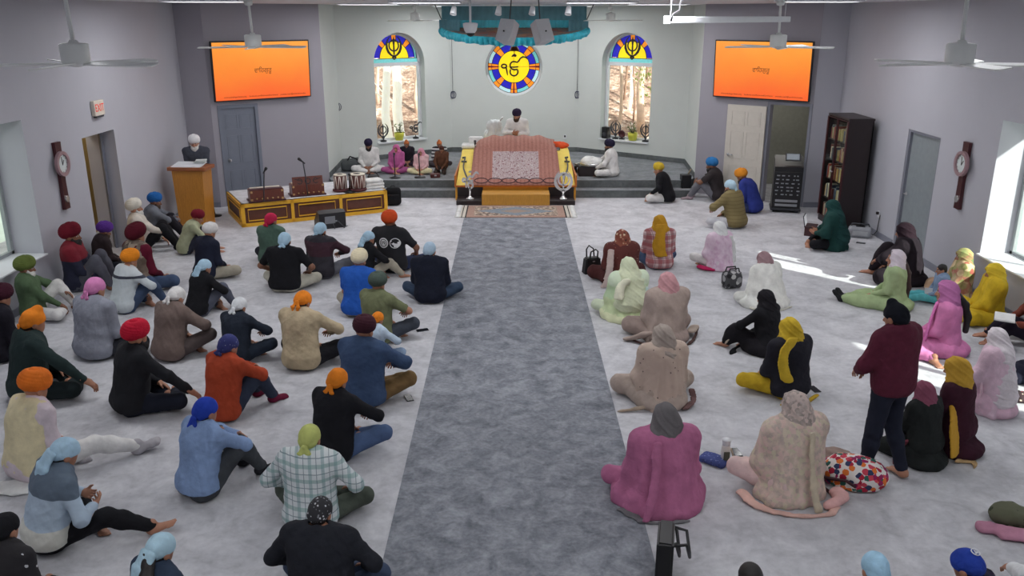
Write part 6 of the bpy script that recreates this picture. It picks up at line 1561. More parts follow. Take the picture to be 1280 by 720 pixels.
# ------------------------------------------------ men's side, middle
P(265, 351, 262, 280, -38, 'man in a white turban and navy jacket with beige trousers', legs='cross', arms='lap', lean=14, top=NAVY, bottom=KHA, hat=tur(fab((232, 228, 226)), v=.96), nod=20)
P(254, 397, 255, 323, -42, 'man in a hanging light blue head cloth and black jumper with grey trousers', legs='rup', arms='rknee', lean=18, top=BLK, bottom=fab((88, 92, 108)), hat=pat(BLUEC, drape=.06), nod=14, **H)
P(228, 453, 222, 358, -30, 'man in a white head cloth and brown suit jacket', legs='cross', arms='rknee', lean=20, top=fab((116, 98, 92)), loose=.024, bottom=fab((92, 80, 78)), hat=pat(WHT), nod=30, legmod={'kR': (.33, .32, .26)}, **H)
P(306, 448, 299, 371, -24, 'man in a white knotted head cloth and dark blue jumper', legs='cross', arms='rknee', lean=20, top=fab((38, 46, 60)), bottom=fab((42, 52, 68)), hat=pat(fab((222, 226, 230))), nod=22, legmod={'kR': (.38, .26, .22)}, **H)
P(291, 529, 284, 418, -34, 'man in a navy paisley headscarf and rust orange sweater hugging his knees', legs='up', arms='fold', lean=18, top=fab((178, 64, 34)), loose=.022, bottom=fab((52, 60, 80)), sock=fab((116, 24, 56)), hat=pat(floral('navy_paisley', (48, 54, 112), [(190, 196, 214), (120, 128, 170)], 42, .34), tail=.05), nod=14, **H)
P(263, 629, 254, 497, -36, 'man in a royal blue headscarf and light blue shirt hugging his knees', legs='up', arms='fold', lean=17, top=fab((132, 160, 206)), bottom=fab((72, 76, 82)), sock=dk(40, 40, 46), hem=.10, hat=pat(fab((36, 66, 186)), tail=.16, tw=.04), nod=10, **H)
P(393, 465, 380, 363, -18, 'man in an orange headscarf and beige shirt looking down', legs='cross', arms='rknee', lean=18, top=fab((192, 172, 138)), bottom=dk(34, 34, 40), hat=pat(ORG), nod=34, legmod={'kR': (.37, .30, .2)}, **H)
P(256, 303, 247, 264, -72, 'man in a dark red turban and pale olive jacket with bare feet near the podium', legs='up', arms='hug', lean=24, top=fab((166, 170, 136)), bottom=fab((48, 52, 68)), hat=tur(fab((122, 22, 40)), v=.95), nod=22, face=True)
P(176, 316, 165, 250, -70, 'man in a cream turban and cream shirt with black trousers by the podium', legs='up', arms='rknee', lean=-6, top=fab((212, 202, 190)), bottom=BLK, sock=BLK, hat=tur(fab((222, 216, 202))), beard=(GREYB, .05), nod=-4, face=True, skin='tan')
P(196, 304, 193, 242, -68, 'man in a bright blue turban and grey shirt against the wall by the podium', legs='up', arms='hug', lean=8, top=fab((112, 116, 126)), bottom=dk(36, 32, 40), hat=tur(fab((30, 100, 180)), v=.96), nod=14, face=True, beard=(BROWNB, .01), skin='brown')
P(336, 333, 338, 265, -12, 'man in a crimson headscarf and dark green shirt before the golden platform', legs='cross', arms='lap', lean=6, top=fab((82, 110, 96)), sleeve='short', bottom=dk(), hat=pat(fab((214, 36, 80)), tail=.05), nod=4, yaw=-20, skin='brown', w=.92, **H)
P(355, 367, 355, 289, -6, 'man in a light blue headscarf and black short sleeved shirt with khaki trousers', legs='cross', arms='knees', lean=10, sleeve='short', top=BLK, bottom=fab((190, 186, 170)), hat=pat(BLUEC, tail=.05), nod=6, skin='brown', w=1.08, hem=.06, **H)
P(404, 350, 400, 277, -14, 'man in a light blue headscarf and dark maroon hoodie', hem=.045, legs='cross', arms='rknee', lean=12, top=blocks('maroon_hoodie', [(0, (50, 48, 56)), (.34, (50, 48, 56)), (.36, (64, 36, 48)), (.58, (44, 42, 50))]), hood=1, bottom=fab((112, 114, 124)), hat=pat(BLUEC, tail=.06), nod=8, yaw=-10, legmod={'kR': (.36, .32, .2)}, **H)
r26, i26 = P(496, 342, 486, 265, -14, 'man in a red orange turban and black shirt with two white round logos', legs='cross', arms='knees', lean=8, sleeve='short', top=logo_shirt(), bottom=fab((48, 58, 92)), hat=tur(fab((228, 76, 28)), tilt=6), beard=(BLKB, .04), nod=4, yaw=-12, skin='brown', w=1.06)
P(474, 352, 460, 289, -55, 'person in a draped light blue head cloth and black top with beige trousers', legs='rup', arms='rknee', lean=14, top=BLK, bottom=KHA, hat=pat(BLUEC, drape=.24, tail=.12), nod=8, legmod={'kR': (.18, .40, .30), 'aR': (.22, .62, .06)}, **H)
P(446, 398, 449, 313, -14, 'man in a cream turban and bright blue polo shirt', hem=.045, legs='cross', arms='lap', lean=10, sleeve='short', top=fab((34, 92, 196)), bottom=KHA, hat=tur(fab((232, 218, 182)), v=.98), nod=10)
P(538, 381, 537, 301, -2, 'man in a pale blue grey cap and navy hoodie beside the runner', legs='cross', arms='lap', lean=10, top=dk(28, 32, 48), hood=1, bottom=fab((56, 74, 100)), hat=('cap', fab((168, 194, 216)), {}), nod=8, yaw=-14, w=1.06, **H)
P(488, 432, 471, 343, -32, 'man in a dark sage turban and olive shirt with bare arms', legs='cross', arms='rknee', lean=14, sleeve='short', top=fab((112, 118, 84)), bottom=fab((70, 76, 88)), hat=tur(fab((76, 90, 82)), tilt=4), nod=6, legmod={'kR': (.34, .32, .22)}, w=1.05)
P(486, 460, 472, 388, -40, 'boy in an orange headscarf and pale blue sweatshirt', legs='cross', arms='rknee', lean=20, smin=.65, smax=.85, top=fab((186, 206, 226)), bottom=fab((142, 166, 196)), hat=pat(ORG, drape=.08, tail=.12), nod=16, legmod={'kR': (.37, .30, .2)}, face=True, **H)
P(461, 512, 455, 397, -20, 'man in a dark plum turban and denim blue jacket', hem=.045, legs='cross', arms='rknee', lean=14, loose=.024, top=fab((62, 84, 120)), bottom=fab((132, 102, 62)), hat=tur(fab((72, 34, 46)), tilt=-2, v=.98), nod=10, legmod={'kR': (.35, .30, .2)}, w=1.05)
P(425, 581, 422, 459, -26, 'man in an orange headscarf and plain black sweater with blue jeans', legs='cross', arms='rknee', lean=16, top=dk(30, 30, 36), bottom=fab((82, 106, 150)), hat=pat(ORG), nod=16, legmod={'kR': (.36, .32, .2)}, **H)
P(393, 668, 386, 528, -8, 'man in a lime green headscarf and white green plaid shirt', legs='cross', arms='knees', lean=16, loose=.024, top=plaid('white_plaid_shirt', (214, 220, 222), (128, 160, 164), (126, 164, 160), 9, 9, .26, (86, 112, 120)), bottom=fab((82, 90, 80)), hat=pat(fab((196, 204, 110))), nod=12, w=1.05, **H)
P(412, 775, 400, 617, -8, 'man in a black paisley cap and black hoodie at the bottom edge', legs='cross', arms='knees', lean=18, top=dk(38, 40, 48), hood=1, loose=.026, bottom=fab((66, 80, 108)), hat=('cap', floral('black_paisley', (44, 44, 48), [(206, 206, 210), (130, 130, 136)], 40, .48), {}), nod=18, yaw=-8, w=1.22, **H)
# ------------------------------------------------ podium and stage
root, inf = person((-6.2, 16.70, 0), R(178), 'man in a white turban and dark grey jacket speaking at the podium', legs='stand', arms='mic', top=fab((70, 74, 86)), bottom=dk(), hat=tur(fab((232, 230, 232))), beard=(GREYB, .07), face=True, nod=10, lean=6, s=.985, vox=.011, skin='tan', twist=14)
mroot = thing('hand_microphone', 'black hand microphone held to the mouth of the man at the podium', 'microphone', (0, 0, 0)); wv = inf['wr'][1]; a_ = R(178)
mp = Vector((-6.2 + (wv[0] * math.cos(a_) - wv[1] * math.sin(a_)) * .985, 16.70 + (wv[0] * math.sin(a_) + wv[1] * math.cos(a_)) * .985 - .06, wv[2] * .985 + .45 * 0 + .02)); mroot.location = mp
bm = bmesh.new(); tube(bm, [(0, 0, -.12), (0, .01, .04)], [.014, .019], 10); obj('handle', bm, M_black, mroot); bm = bmesh.new(); lathe(bm, [(.019, .04), (.03, .06), (.03, .09), (.0, .11)], (0, .01, 0), 12); obj('grille', bm, M_dark, mroot)
ZS = .34
P(461, 215, 460, 175, 182, 'man in white with a dark navy turban cross legged on the stage', z=ZS, dy=.1, legs='cross', arms='lap', lean=10, top=WHT, bottom=WHT, hat=tur(fab((40, 34, 64)), v=.95), beard=(BLKB, .10), face=True, nod=24, skin='brown')
P(496, 216, 495, 180, 176, 'girl in a magenta headscarf and magenta suit singing on the stage', z=ZS, dy=.1, smin=.6, smax=.86, legs='cross', arms='lap', lean=4, top=fab((190, 92, 152)), bottom=fab((170, 80, 136)), hat=sca(fab((206, 100, 156)), cape=0), face=True, nod=4, skin='tan', w=.95)
P(509, 210, 508, 175, 180, 'boy in an orange headscarf and dark jacket behind the girl in magenta', z=ZS, dy=.42, smin=.6, smax=.9, legs='cross', arms='lap', lean=4, top=dk(40, 34, 44), bottom=dk(52, 40, 54), hat=pat(fab((206, 112, 60)), bun=1, knot=0), face=True, nod=4, skin='brown')
P(526, 217, 526, 185, 172, 'small girl in a pale pink headscarf and pale pink suit on the stage', z=ZS, dy=.1, smin=.5, smax=.8, legs='cross', arms='lap', lean=6, top=fab((232, 186, 190)), bottom=fab((216, 206, 160)), hat=sca(fab((222, 150, 172))), face=True, nod=10, skin='tan')
P(548, 210, 549, 175, 180, 'boy in an orange headscarf and striped shirt behind the boy in brown', z=ZS, dy=.35, smin=.6, smax=.9, legs='cross', arms='lap', lean=4, top=stripes('black_white_stripes', (40, 40, 48), (206, 206, 210), 9), bottom=dk(64, 58, 62), hat=pat(fab((206, 112, 60)), bun=1, knot=0), face=True, nod=4, skin='brown')
P(551, 217, 552, 182, 172, 'boy in a long brown tunic with dark head cloth beside the altar', z=ZS, dy=.1, smin=.6, smax=.86, legs='kneel', arms='read', lean=6, top=fab((98, 62, 44)), bottom=fab((62, 50, 46)), hat=pat(fab((82, 44, 36)), knot=0), face=True, nod=8, skin='brown')
root, inf = person((.13, 20.95, .85), R(178), 'reader in white with a dark purple turban and long beard behind the altar', legs='cross', arms='pray', top=WHT, loose=.022, bottom=WHT, hat=tur(fab((48, 36, 66)), v=.98), beard=(BROWNB, .20), face=True, nod=12, yaw=-18, lean=6, armmod={'wR': (.10, .24, .34), 'wL': (-.02, .22, .30)}, s=1.0, vox=.011, skin='tan')
mroot = thing('ceremonial_whisk', 'white long haired whisk held beside the reader behind the altar', 'whisk', (-.36, 20.78, 1.22)); bm = bmesh.new(); tube(bm, [(.14, -.05, .34), (.08, -.02, .26), (.02, 0, .20)], .018, 8); obj('handle', bm, M_chrome, mroot)
v_, q_ = surf([ell((-.08, 0, .12), (.20, .12, .16)), cap((0, 0, .18), (-.14, .02, -.08), .10, .17), ell((-.12, .02, -.10), (.22, .13, .16))], .012, folds(.02, 60, 44, .7)); np_mesh('white_hair', [(v_, q_, 0)], [fab((218, 222, 222))], mroot)
bm = bmesh.new(); box(bm, (.08, 20.98, .665), (1.6, .75, .53), bev=.02); 
bm.free()
P(764, 221, 762, 175, 78, 'man in white with a dark navy turban sitting right of the altar', z=ZS, dy=.1, legs='cross', arms='rreach', lean=6, top=WHT, loose=.022, bottom=WHT, hat=tur(fab((38, 34, 60)), v=.98), beard=(BLKB, .08), face=True, nod=6, skin='brown', armmod={'wR': (.06, .38, .24), 'wL': (-.14, .36, .22)})
# ------------------------------------------------ right front
P(829, 254, 823, 204, 66, 'man in a yellow turban and black jacket before the stage steps', legs='cross', arms='knees', lean=20, top=BLK, bottom=WHT, hat=tur(fab((206, 172, 40)), v=.9), face=True, nod=14, skin='tan')
P(893, 252, 890, 198, 68, 'man in a sky blue turban and dark shirt hugging his knees by the stage', legs='up', arms='hug', lean=14, sleeve='short', top=dk(58, 52, 54), bottom=fab((118, 118, 126)), sock=fab((170, 150, 156)), hat=tur(fab((44, 124, 196)), v=.96), beard=(BLKB, .04), face=True, nod=10, skin='brown', w=1.06)
P(916, 286, 913, 224, 48, 'man in a pale blue head cloth and olive quilted jacket', legs='cross', arms='lknee', lean=16, loose=.03, top=stripes('olive_quilt', (128, 114, 76), (112, 98, 62), 16, 2, .2), bottom=fab((206, 206, 212)), hat=pat(fab((178, 210, 230)), tail=.05), beard=(BROWNB, .02), nod=10, skin='tan', w=1.06, **H)
P(936, 267, 925, 212, 58, 'man in an orange turban and royal blue jumper by the cream door', legs='cross', arms='lap', lean=24, top=fab((48, 62, 150)), bottom=fab((52, 64, 110)), hat=tur(fab((232, 140, 30)), v=.95), beard=(BLKB, .03), nod=28, skin='brown')
# ------------------------------------------------ women's side
floralm = floral('maroon_floral', (96, 46, 42), [(190, 160, 130), (150, 70, 60), (206, 186, 156)], 20, .34)
P(777, 358, 778, 286, 8, 'woman in a maroon floral shawl and brown print scarf beside the black handbag', legs='cross', arms='lap', lean=6, top=fab((96, 46, 42)), bottom=JEAN, shawl=(floralm, 'short'), skirt=fab((82, 40, 40)), hair=HAIR, hat=sca(floral('brown_print_scarf', (140, 78, 62), [(214, 190, 160), (96, 52, 44), (196, 150, 120)], 22, .6), off=.03), yaw=22, nod=2, drape=[('scarf_end', fab((200, 178, 172)), [(-.20, -.08, .58), (-.24, -.15, .34), (-.28, -.18, .10), (-.34, -.20, .02)], .06, .016)])
P(826, 338, 825, 268, 4, 'woman in a mustard scarf and red white plaid shirt', legs='cross', arms='lap', lean=6, loose=.022, legmod={'kL': (-.29, .34, .14), 'kR': (.29, .34, .14)}, top=plaid('red_plaid_shirt', (212, 186, 186), (142, 52, 62), (150, 58, 66), 8, 8, .5, (72, 40, 60)), bottom=JEAN, hat=sca(fab((198, 142, 26))), nod=4, yaw=10, drape=[('scarf_end', fab((198, 142, 26)), [(-.02, -.10, .74), (-.05, -.17, .56), (-.05, -.19, .40), (-.03, -.18, .26)], .095, .024)])
P(898, 338, 900, 276, 32, 'woman in a white scarf and pale pink flowered shawl', legs='cross', arms='lap', lean=8, legmod={'kL': (-.30, .36, .18)}, top=fab((226, 206, 220)), bottom=WHT, shawl=(floral('pink_leaf_print', (228, 208, 222), [(206, 170, 196), (214, 186, 206)], 16, .6, soft=True), 'half'), hat=sca(fab((230, 232, 232))), nod=6, yaw=8, drape=[('pink_hem', fab((206, 36, 96)), [(-.34, .16, .05), (-.30, .0, .04), (-.2, -.10, .03)], .07, .03), ('scarf_end', fab((232, 232, 230)), [(.16, -.08, .60), (.24, -.10, .36), (.27, -.08, .10)], .06, .016)])
P(785, 402, 785, 320, 12, 'woman under a pale green and cream dupatta', legs='cross', arms='lap', lean=10, top=fab((214, 226, 196)), shawl=(blocks('green_cream_veil', [(0, (222, 226, 186)), (.12, (204, 218, 172)), (.3, (196, 218, 178)), (.5, (212, 226, 200))], wob=.25), 'full'), hat=sca(fab((214, 222, 186)), cape=1, veil=.25), nod=10, yaw=10, drape=[('scarf_end', fab((234, 234, 206)), [(-.10, -.14, .60), (-.18, -.16, .52), (-.22, -.20, .38)], .07, .03), ('lace_edge', fab((206, 230, 222)), [(.18, -.06, .46), (.32, -.06, .26), (.46, .0, .05)], .07, .02)])
P(832, 429, 835, 339, 14, 'woman in a pink scarf and taupe shawl with a dark trimmed hem', legs='cross', arms='lap', lean=6, top=fab((172, 152, 142)), shawl=(fab((176, 156, 146)), 'half'), skirt=fab((158, 138, 130)), hair=HAIR, hat=sca(fab((206, 148, 154)), off=.03), nod=4, yaw=14, w=1.02, drape=[('shawl_fold', fab((170, 150, 140)), [(-.30, -.10, .14), (-.40, -.02, .07), (-.46, .06, .03)], .10, .03), ('shawl_hem', fab((84, 60, 56)), [(-.44, .10, .03), (-.38, -.10, .02), (-.10, -.30, .016), (.15, -.29, .016), (.34, -.12, .03), (.46, .05, .10)], .02, .012), ('shawl_corner', fab((184, 166, 152)), [(.32, -.06, .10), (.42, .04, .12), (.42, .10, .05)], .07, .025)])
P(945, 379, 956, 314, 34, 'woman in a mauve scarf and creamy white shawl', legs='cross', arms='lap', lean=22, top=fab((226, 226, 220)), shawl=(fab((232, 232, 226)), 'full'), hat=sca(fab((166, 132, 138))), nod=16, yaw=-10, w=1.18, drape=[('shawl_hem', fab((206, 202, 186)), [(-.42, -.0, .03), (-.36, -.18, .02), (-.1, -.32, .016), (.2, -.30, .016)], .03, .012)])
P(823, 511, 828, 404, 10, 'woman in a beige shawl with small dark embroidered sprigs', legs='cross', arms='lap', lean=12, top=fab((184, 164, 150)), shawl=(floral('sprig_beige', (192, 172, 158), [(92, 84, 84), (112, 96, 96)], 18, .34), 'half'), skirt=fab((180, 162, 150)), hat=sca(fab((172, 158, 148)), cape=1), nod=12, yaw=16, drape=[('shawl_corner', fab((186, 166, 144)), [(-.22, -.16, .05), (-.36, -.16, .03), (-.46, -.14, .014)], .10, .016), ('shawl_hem', fab((120, 90, 88)), [(.20, -.24, .03), (.34, -.10, .06), (.33, -.06, .16)], .04, .014)])
P(952, 441, 958, 362, 42, 'woman in a black scarf and black tunic with pale trim', legs='lup', arms='lknee', lean=10, top=BLK, bottom=BLK, skirt=dk(30, 28, 34), hair=HAIR, hat=sca(dk(30, 28, 34), off=.02), nod=10, face=True, legmod={'kL': (-.24, .34, .28), 'aL': (-.26, .50, .06)}, drape=[('pale_trim', fab((206, 190, 170)), [(-.30, .46, .07), (-.34, .38, .16), (-.28, .30, .24)], .016, .012), ('tunic_corner', dk(26, 26, 30), [(-.16, .30, .06), (-.34, .30, .03), (-.42, .26, .014)], .09, .018)])
P(982, 501, 988, 396, 24, 'woman in a yellow scarf and black tunic with yellow trousers', legs='cross', arms='lap', lean=10, top=dk(36, 36, 46), loose=.03, bottom=fab((206, 168, 28)), hat=sca(fab((208, 172, 34))), nod=12, w=1.03, hem=.05, skirt=None, drape=[('scarf_end', fab((208, 172, 34)), [(-.08, -.08, .70), (-.20, -.11, .60), (-.24, -.14, .46), (-.22, -.17, .34), (-.18, -.19, .28)], .075, .022), ('yellow_hem', fab((200, 160, 30)), [(-.22, -.20, .02), (0, -.26, .018), (.24, -.17, .02)], .05, .014)])
P(826, 640, 833, 503, 8, 'woman in a grey scarf and deep pink shawl beside the runner', legs='cross', arms='lap', lean=8, top=fab((192, 108, 150)), shawl=(fab((192, 108, 150)), 'full'), hat=sca(fab((110, 106, 108))), nod=8, w=1.08, drape=[('shawl_fold', fab((192, 108, 150)), [(-.10, -.12, .62), (-.13, -.20, .40), (-.18, -.27, .16), (-.22, -.30, .04)], .04, .018), ('grey_hem', fab((116, 114, 118)), [(-.36, -.08, .02), (-.22, -.28, .016), (-.02, -.32, .014), (.1, -.31, .014)], .05, .012)])
FL2 = floral('lace_floral', (222, 198, 186), [(196, 180, 164), (212, 184, 176), (204, 196, 170), (184, 168, 158)], 30, .7, soft=True)
P(982, 629, 997, 489, 20, 'woman in a lacy floral scarf and sheer pink floral shawl', legs='cross', arms='lap', lean=8, top=fab((226, 196, 192)), bottom=fab((232, 200, 196)), shawl=(FL2, 'half'), hat=sca(floral('lace_scarf', (190, 174, 168), [(150, 140, 134), (206, 186, 178)], 34, .5, soft=True)), nod=8, w=1.08, legmod={'kL': (-.33, .27, .18)}, drape=[('lace_edging', fab((206, 190, 164)), [(.04, -.15, .62), (.02, -.20, .40), (.03, -.27, .14), (.04, -.32, .02)], .035, .012), ('pink_hem', fab((230, 182, 168)), [(-.40, .10, .05), (-.36, -.10, .02), (-.16, -.30, .016), (.08, -.37, .014), (.20, -.33, .02)], .045, .016), ('pink_scarf_heap', fab((232, 176, 172)), [(.16, -.30, .04), (.30, -.26, .05), (.34, -.16, .04)], .07, .04)])
P(1104, 600, 1120, 376, 32, 'standing boy in a black head cloth and dark red hoodie with navy trousers', dy=.06, smin=.8, smax=1.0, legs='stand', arms='fronts', lean=4, top=fab((96, 34, 54)), hood=1, loose=.028, bottom=dk(34, 38, 54), hat=pat(dk(24, 26, 36), bun=1, knot=0), nod=12, face=True, w=1.08, legmod={'kR': (.13, .03, .49), 'aR': (.15, -.12, .08), 'kL': (-.13, .04, .49), 'aL': (-.17, .05, .08)}, skin='tan', **H)
P(1162, 586, 1156, 474, 30, 'woman in a dusky rose scarf and black tunic behind the standing boy', smin=.74, smax=.82, legs='kneel', arms='lap', lean=8, top=dk(38, 42, 42), loose=.03, bottom=dk(40, 44, 44), skirt=dk(38, 42, 42), hat=sca(fab((148, 78, 102))), nod=6, w=1.05, drape=[('scarf_fall', fab((150, 70, 84)), [(-.24, .06, .30), (-.28, .12, .12), (-.30, .10, .02)], .07, .02)])
P(1203, 571, 1197, 444, 44, 'woman in a long mustard scarf and dark maroon dress touching her face', legs='kneel', arms='pray', lean=6, top=fab((66, 28, 44)), bottom=fab((62, 26, 40)), skirt=fab((62, 26, 42)), hat=sca(fab((204, 156, 46))), nod=8, face=True, drape=[('scarf_end', floral('mustard_border', (206, 156, 46), [(222, 190, 110)], 26, .2), [(-.08, .06, .64), (-.22, -.02, .50), (-.28, -.08, .30), (-.30, -.12, .10)], .095, .022), ('scarf_tip', fab((196, 160, 110)), [(-.26, -.14, .03), (-.14, -.24, .016), (-.22, -.30, .012)], .05, .012)])
P(1240, 518, 1247, 409, 46, 'woman under a sheer white dupatta over a pale pink suit', legs='kneel', arms='read', lean=6, top=fab((226, 184, 204)), skirt=fab((228, 186, 206)), bottom=fab((226, 184, 204)), shawl=(fab((224, 190, 208)), 'half'), hair=HAIR, hat=sca(fab((224, 214, 220)), cape=1, veil=.2, off=.03), nod=10, face=True, drape=[('scarf_end', fab((236, 196, 210)), [(-.10, .10, .60), (-.20, .08, .40), (-.23, .05, .12)], .06, .018)])
P(1176, 445, 1186, 350, 62, 'woman in a violet pink scarf and long bright pink dress', legs='sideL', arms='lap', lean=4, top=fab((224, 128, 184)), skirt=fab((224, 128, 184)), bottom=fab((224, 128, 184)), hair=HAIR, hat=sca(fab((186, 108, 164)), off=.02), nod=8, face=True, pony=(HAIR, [(.10, -.15, .58), (.14, -.20, .42), (.13, -.20, .26)]), drape=[('scarf_fall', fab((226, 120, 190)), [(-.06, .14, .60), (-.16, .18, .40), (-.2, .2, .2)], .08, .02)])
P(1136, 356, 1131, 277, 56, 'woman in a black cloak and hood by the grey right door', legs='rup', arms='lknee', lean=10, top=dk(36, 24, 36), skirt=dk(34, 26, 34), shawl=(dk(34, 26, 34), 'half'), bottom=dk(30, 26, 32), hat=sca(dk(40, 24, 34), cape=1), nod=12, face=True)
P(1120, 388, 1122, 311, 66, 'woman in a white and pink scarf and pale green tunic with legs outstretched', legs='long', arms='lap', lean=4, top=fab((166, 188, 136)), bottom=fab((168, 190, 138)), skirt=fab((166, 188, 136)), sock=dk(44, 44, 48), hair=HAIR, hat=sca(fab((214, 202, 212)), off=.035), nod=2, face=True, yaw=6, legmod={'kR': (.14, .36, .08), 'aR': (.04, .66, .06), 'kL': (-.16, .36, .08), 'aL': (-.02, .70, .055)}, pony=(plain('brown_plait', (62, 40, 42), .6), [(.06, -.14, .52), (.08, -.17, .30), (.10, -.17, .10)]), drape=[('scarf_end', fab((214, 96, 122)), [(.08, -.06, .66), (.19, -.10, .56), (.22, -.15, .42), (.18, -.19, .30)], .075, .024)])
P(1036, 313, 1041, 249, 66, 'woman in a dark green cloak facing the bookcase', legs='cross', arms='read', lean=8, top=fab((26, 66, 62)), shawl=(fab((28, 68, 64)), 'half'), bottom=BLK, hat=sca(fab((28, 68, 66)), cape=1, veil=.2), nod=10)
P(1208, 369, 1205, 309, 74, 'woman in a green and gold floral scarf against the right wall', legs='cross', arms='lap', lean=-2, top=fab((176, 150, 116)), skirt=fab((186, 150, 120)), shawl=(floral('gold_floral', (190, 160, 124), [(166, 90, 76), (130, 136, 76), (214, 190, 150)], 12, .5, soft=True), 'half'), hat=sca(floral('green_gold_scarf', (132, 146, 92), [(98, 124, 72), (186, 168, 110), (166, 120, 90)], 10, .55, soft=True), cape=1), nod=8, face=True)
P(1176, 380, 1178, 330, 80, 'toddler with dark hair in a blue top and turquoise trousers', dy=.05, smin=.66, smax=.70, legs='long', arms='lap', lean=4, top=fab((132, 156, 190)), bottom=fab((92, 196, 206)), nod=10, face=True, skin='tan', w=1.05, **H)
P(1236, 405, 1243, 328, 74, 'woman in a golden yellow scarf and yellow suit under the right window', legs='cross', arms='lap', lean=0, top=fab((214, 176, 24)), skirt=fab((214, 176, 24)), bottom=fab((206, 170, 26)), shawl=(fab((216, 178, 26)), 'short'), hat=sca(fab((226, 192, 40)), cape=1), nod=14, face=True, w=1.12)
P(1302, 436, 1304, 345, 76, 'person with rust sleeves and dark trousers cut off by the right edge', legs='up', arms='read', lean=4, top=fab((132, 62, 48)), bottom=dk(36, 30, 44), hat=sca(fab((132, 62, 48))), nod=16, legmod={'kR': (.12, .36, .26), 'kL': (-.12, .38, .24)})
P(1350, 800, 1356, 632, 40, 'person in a white shirt cut off by the right edge near the bottom', legs='cross', arms='lknee', lean=10, top=fab((226, 228, 230)), loose=.026, bottom=WHT, hat=sca(fab((220, 220, 222))), nod=10)
P(1212, 800, 1208, 688, 40, 'child in a bright blue cap with a white emblem at the bottom right', smin=.88, smax=1.0, legs='cross', arms='lap', lean=12, top=dk(40, 36, 60), bottom=dk(), hat=('cap', fab((38, 66, 172)), {}), nod=26, hair=HAIR)
capr, capi = bpy.data.objects[[o.name for o in bpy.data.objects if o.get('label', '').startswith('child in a bright blue cap')][0]], None
cap_m = [c for c in capr.children if c.name.startswith('headscarf')][0]
vz = max(cap_m.data.vertices, key=lambda v: v.co.z).co.copy()
bm = bmesh.new(); mm = Matrix.Translation(vz + Vector((0, -.03, -.004))) @ Matrix.Rotation(R(16), 4, 'X')
ring_frame(bm, .026, .032, 0, .006, mm, 0, 24); stroke(bm, [(-.012, -.012), (.004, .016), (.004, -.018)], .006, 0, .006, mm); stroke(bm, [(-.014, -.008), (.014, -.008)], .006, 0, .006, mm)
obj('emblem', bm, M_white, capr)
P(1094, 830, 1095, 688, 4, 'person in a plain light blue head cloth at the bottom edge', legs='cross', arms='lap', lean=10, top=fab((90, 120, 150)), bottom=dk(), hat=('cap', fab((160, 204, 232)), {}), nod=16, **H)
P(938, 850, 939, 704, 0, 'person with dark hair and a lime green band at the bottom edge', legs='cross', arms='lap', lean=10, top=fab((170, 190, 60)), bottom=dk(), nod=14, hair=HAIR, hat=None)
# ================================================================ light, sky, camera
w = bpy.data.worlds.new('sky'); SC.world = w; w.use_nodes = True
nt = w.node_tree; bg = nt.nodes['Background']
sky = nt.nodes.new('ShaderNodeTexSky'); sky.sky_type = 'HOSEK_WILKIE'; sky.turbidity = 3.0
sky.sun_direction = Vector((.60, -.60, .52)).normalized()
mixn = nt.nodes.new('ShaderNodeMix'); mixn.data_type = 'RGBA'; mixn.inputs['Factor'].default_value = .75
nt.links.new(sky.outputs[0], mixn.inputs[6]); mixn.inputs[7].default_value = (1, 1, .98, 1)
nt.links.new(mixn.outputs[2], bg.inputs[0]); bg.inputs[1].default_value = 1.7
def lamp(name, typ, loc, energy, color=(1, 1, 1), size=None, rot=(0, 0, 0)):
    l = bpy.data.lights.new(name, typ); l.energy = energy; l.color = color
    if typ == 'AREA' and size: l.shape = 'RECTANGLE'; l.size, l.size_y = size
    o = bpy.data.objects.new(name, l); o.location = loc; o.rotation_euler = rot; return link(o)
s = lamp('sun', 'SUN', (20, -10, 20), 9.0, (1, .97, .9)); s.data.angle = R(.5)
sd = Vector((-.707, .707, -.57)); s.rotation_euler = sd.to_track_quat('-Z', 'Y').to_euler()
M_diff = plain('light_diffuser', (255, 255, 255), .5, var=0.0, emit=6.0)
PANELS = [(-4.9, 14.3), (4.9, 14.3), (-1.5, 15.6), (1.55, 15.6), (-2.9, 18.1), (2.95, 18.1), (-1.3, 21.6), (1.35, 21.6),
          (-4.9, 9.0), (-1.5, 9.6), (1.5, 9.6), (4.9, 9.0), (-4.9, 3.6), (-1.5, 3.6), (1.5, 3.6), (4.9, 3.6), (-3, -1), (3, -1)]
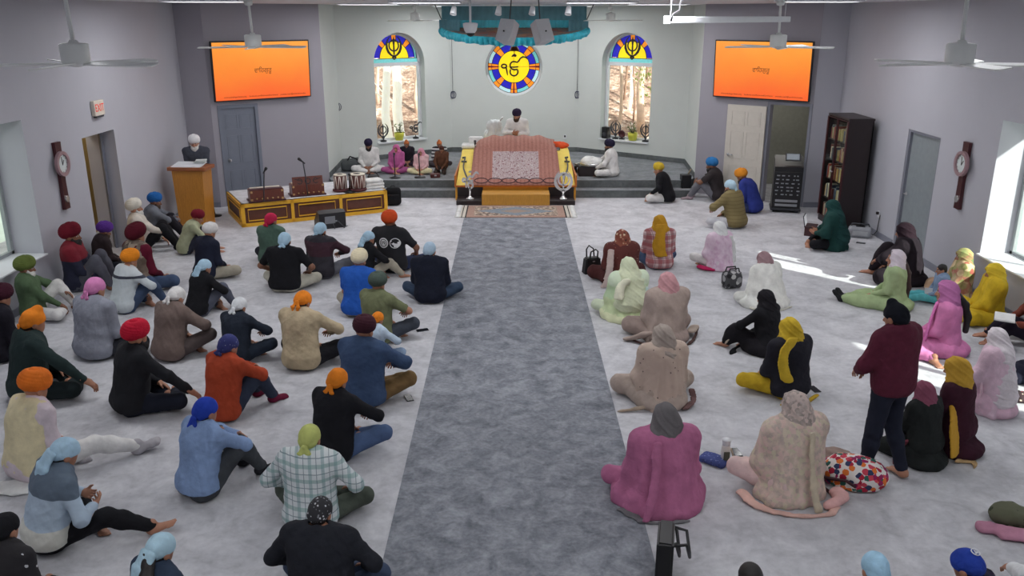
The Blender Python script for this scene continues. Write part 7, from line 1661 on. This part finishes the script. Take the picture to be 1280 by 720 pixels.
for i, (x, y) in enumerate(PANELS):
    vis = i < 6
    if vis or True:
        root = thing('ceiling_light', None, 'ceiling light', (x, y, CEIL), group='flat ceiling light panels')
        root['label'] = ['bright flat panel light on the ceiling above the podium side', 'bright flat panel light on the ceiling over the white open door side', 'small bright panel light left of the camera dome rod', 'small bright panel light right of the teal canopy', 'slim panel light in front of the left arched window', 'slim panel light in front of the right arched window'][i] if vis else 'flat ceiling panel light out of the picture above the hall'
        bm = bmesh.new()
        for c, sz in (((0, .31, -.015), (1.24, .03, .03)), ((0, -.31, -.015), (1.24, .03, .03)), ((.605, 0, -.015), (.03, .62, .03)), ((-.605, 0, -.015), (.03, .62, .03))): box(bm, c, sz)
        obj('frame', bm, M_white, root)
        bm = bmesh.new(); box(bm, (0, 0, -.008), (1.18, .59, .012)); obj('diffuser', bm, M_diff, root)
    lamp('panel_lamp', 'AREA', (x, y, CEIL - .05), 30 if y > 5 else 17, (.97, .98, 1), (1.15, .57))
for x_ in (-1.1, -.25, .42, 1.1):
    q = lamp('track_lamp', 'SPOT', (x_, 16.6, 3.95), 26, (1, .98, .95)); q.data.spot_size = R(50); q.data.spot_blend = .6; q.rotation_euler = Vector((x_ * .3, 4.0, -.35)).to_track_quat('-Z', 'Y').to_euler()
lamp('corridor_fill_light', 'AREA', (-7.55, 14.6, 2.55), 14, (1, .93, .8), (.3, 1.2)); lamp('closet_fill_light', 'AREA', (6.2, 19.3, 2.55), 9, (1, .97, .9), (.6, .6))  # unseen fill lights added to brighten the views through both doorways
cam = bpy.data.cameras.new('camera'); co = bpy.data.objects.new('camera', cam); link(co)
co.location = (0, 0, CAMH); co.rotation_euler = (math.pi / 2 - PITCH, 0, 0)
cam.sensor_width = 36; cam.lens = FPX * 36 / 1280; cam.clip_end = 200
SC.camera = co
SC.view_settings.view_transform = 'Standard'; SC.view_settings.look = 'None'; SC.view_settings.exposure = 0.0
SC.cycles.use_denoising = True
SC.cycles.max_bounces = 8; SC.cycles.diffuse_bounces = 4; SC.cycles.transparent_max_bounces = 8
print('script seconds', round(time.time() - T0, 1), 'people', NPEOPLE)
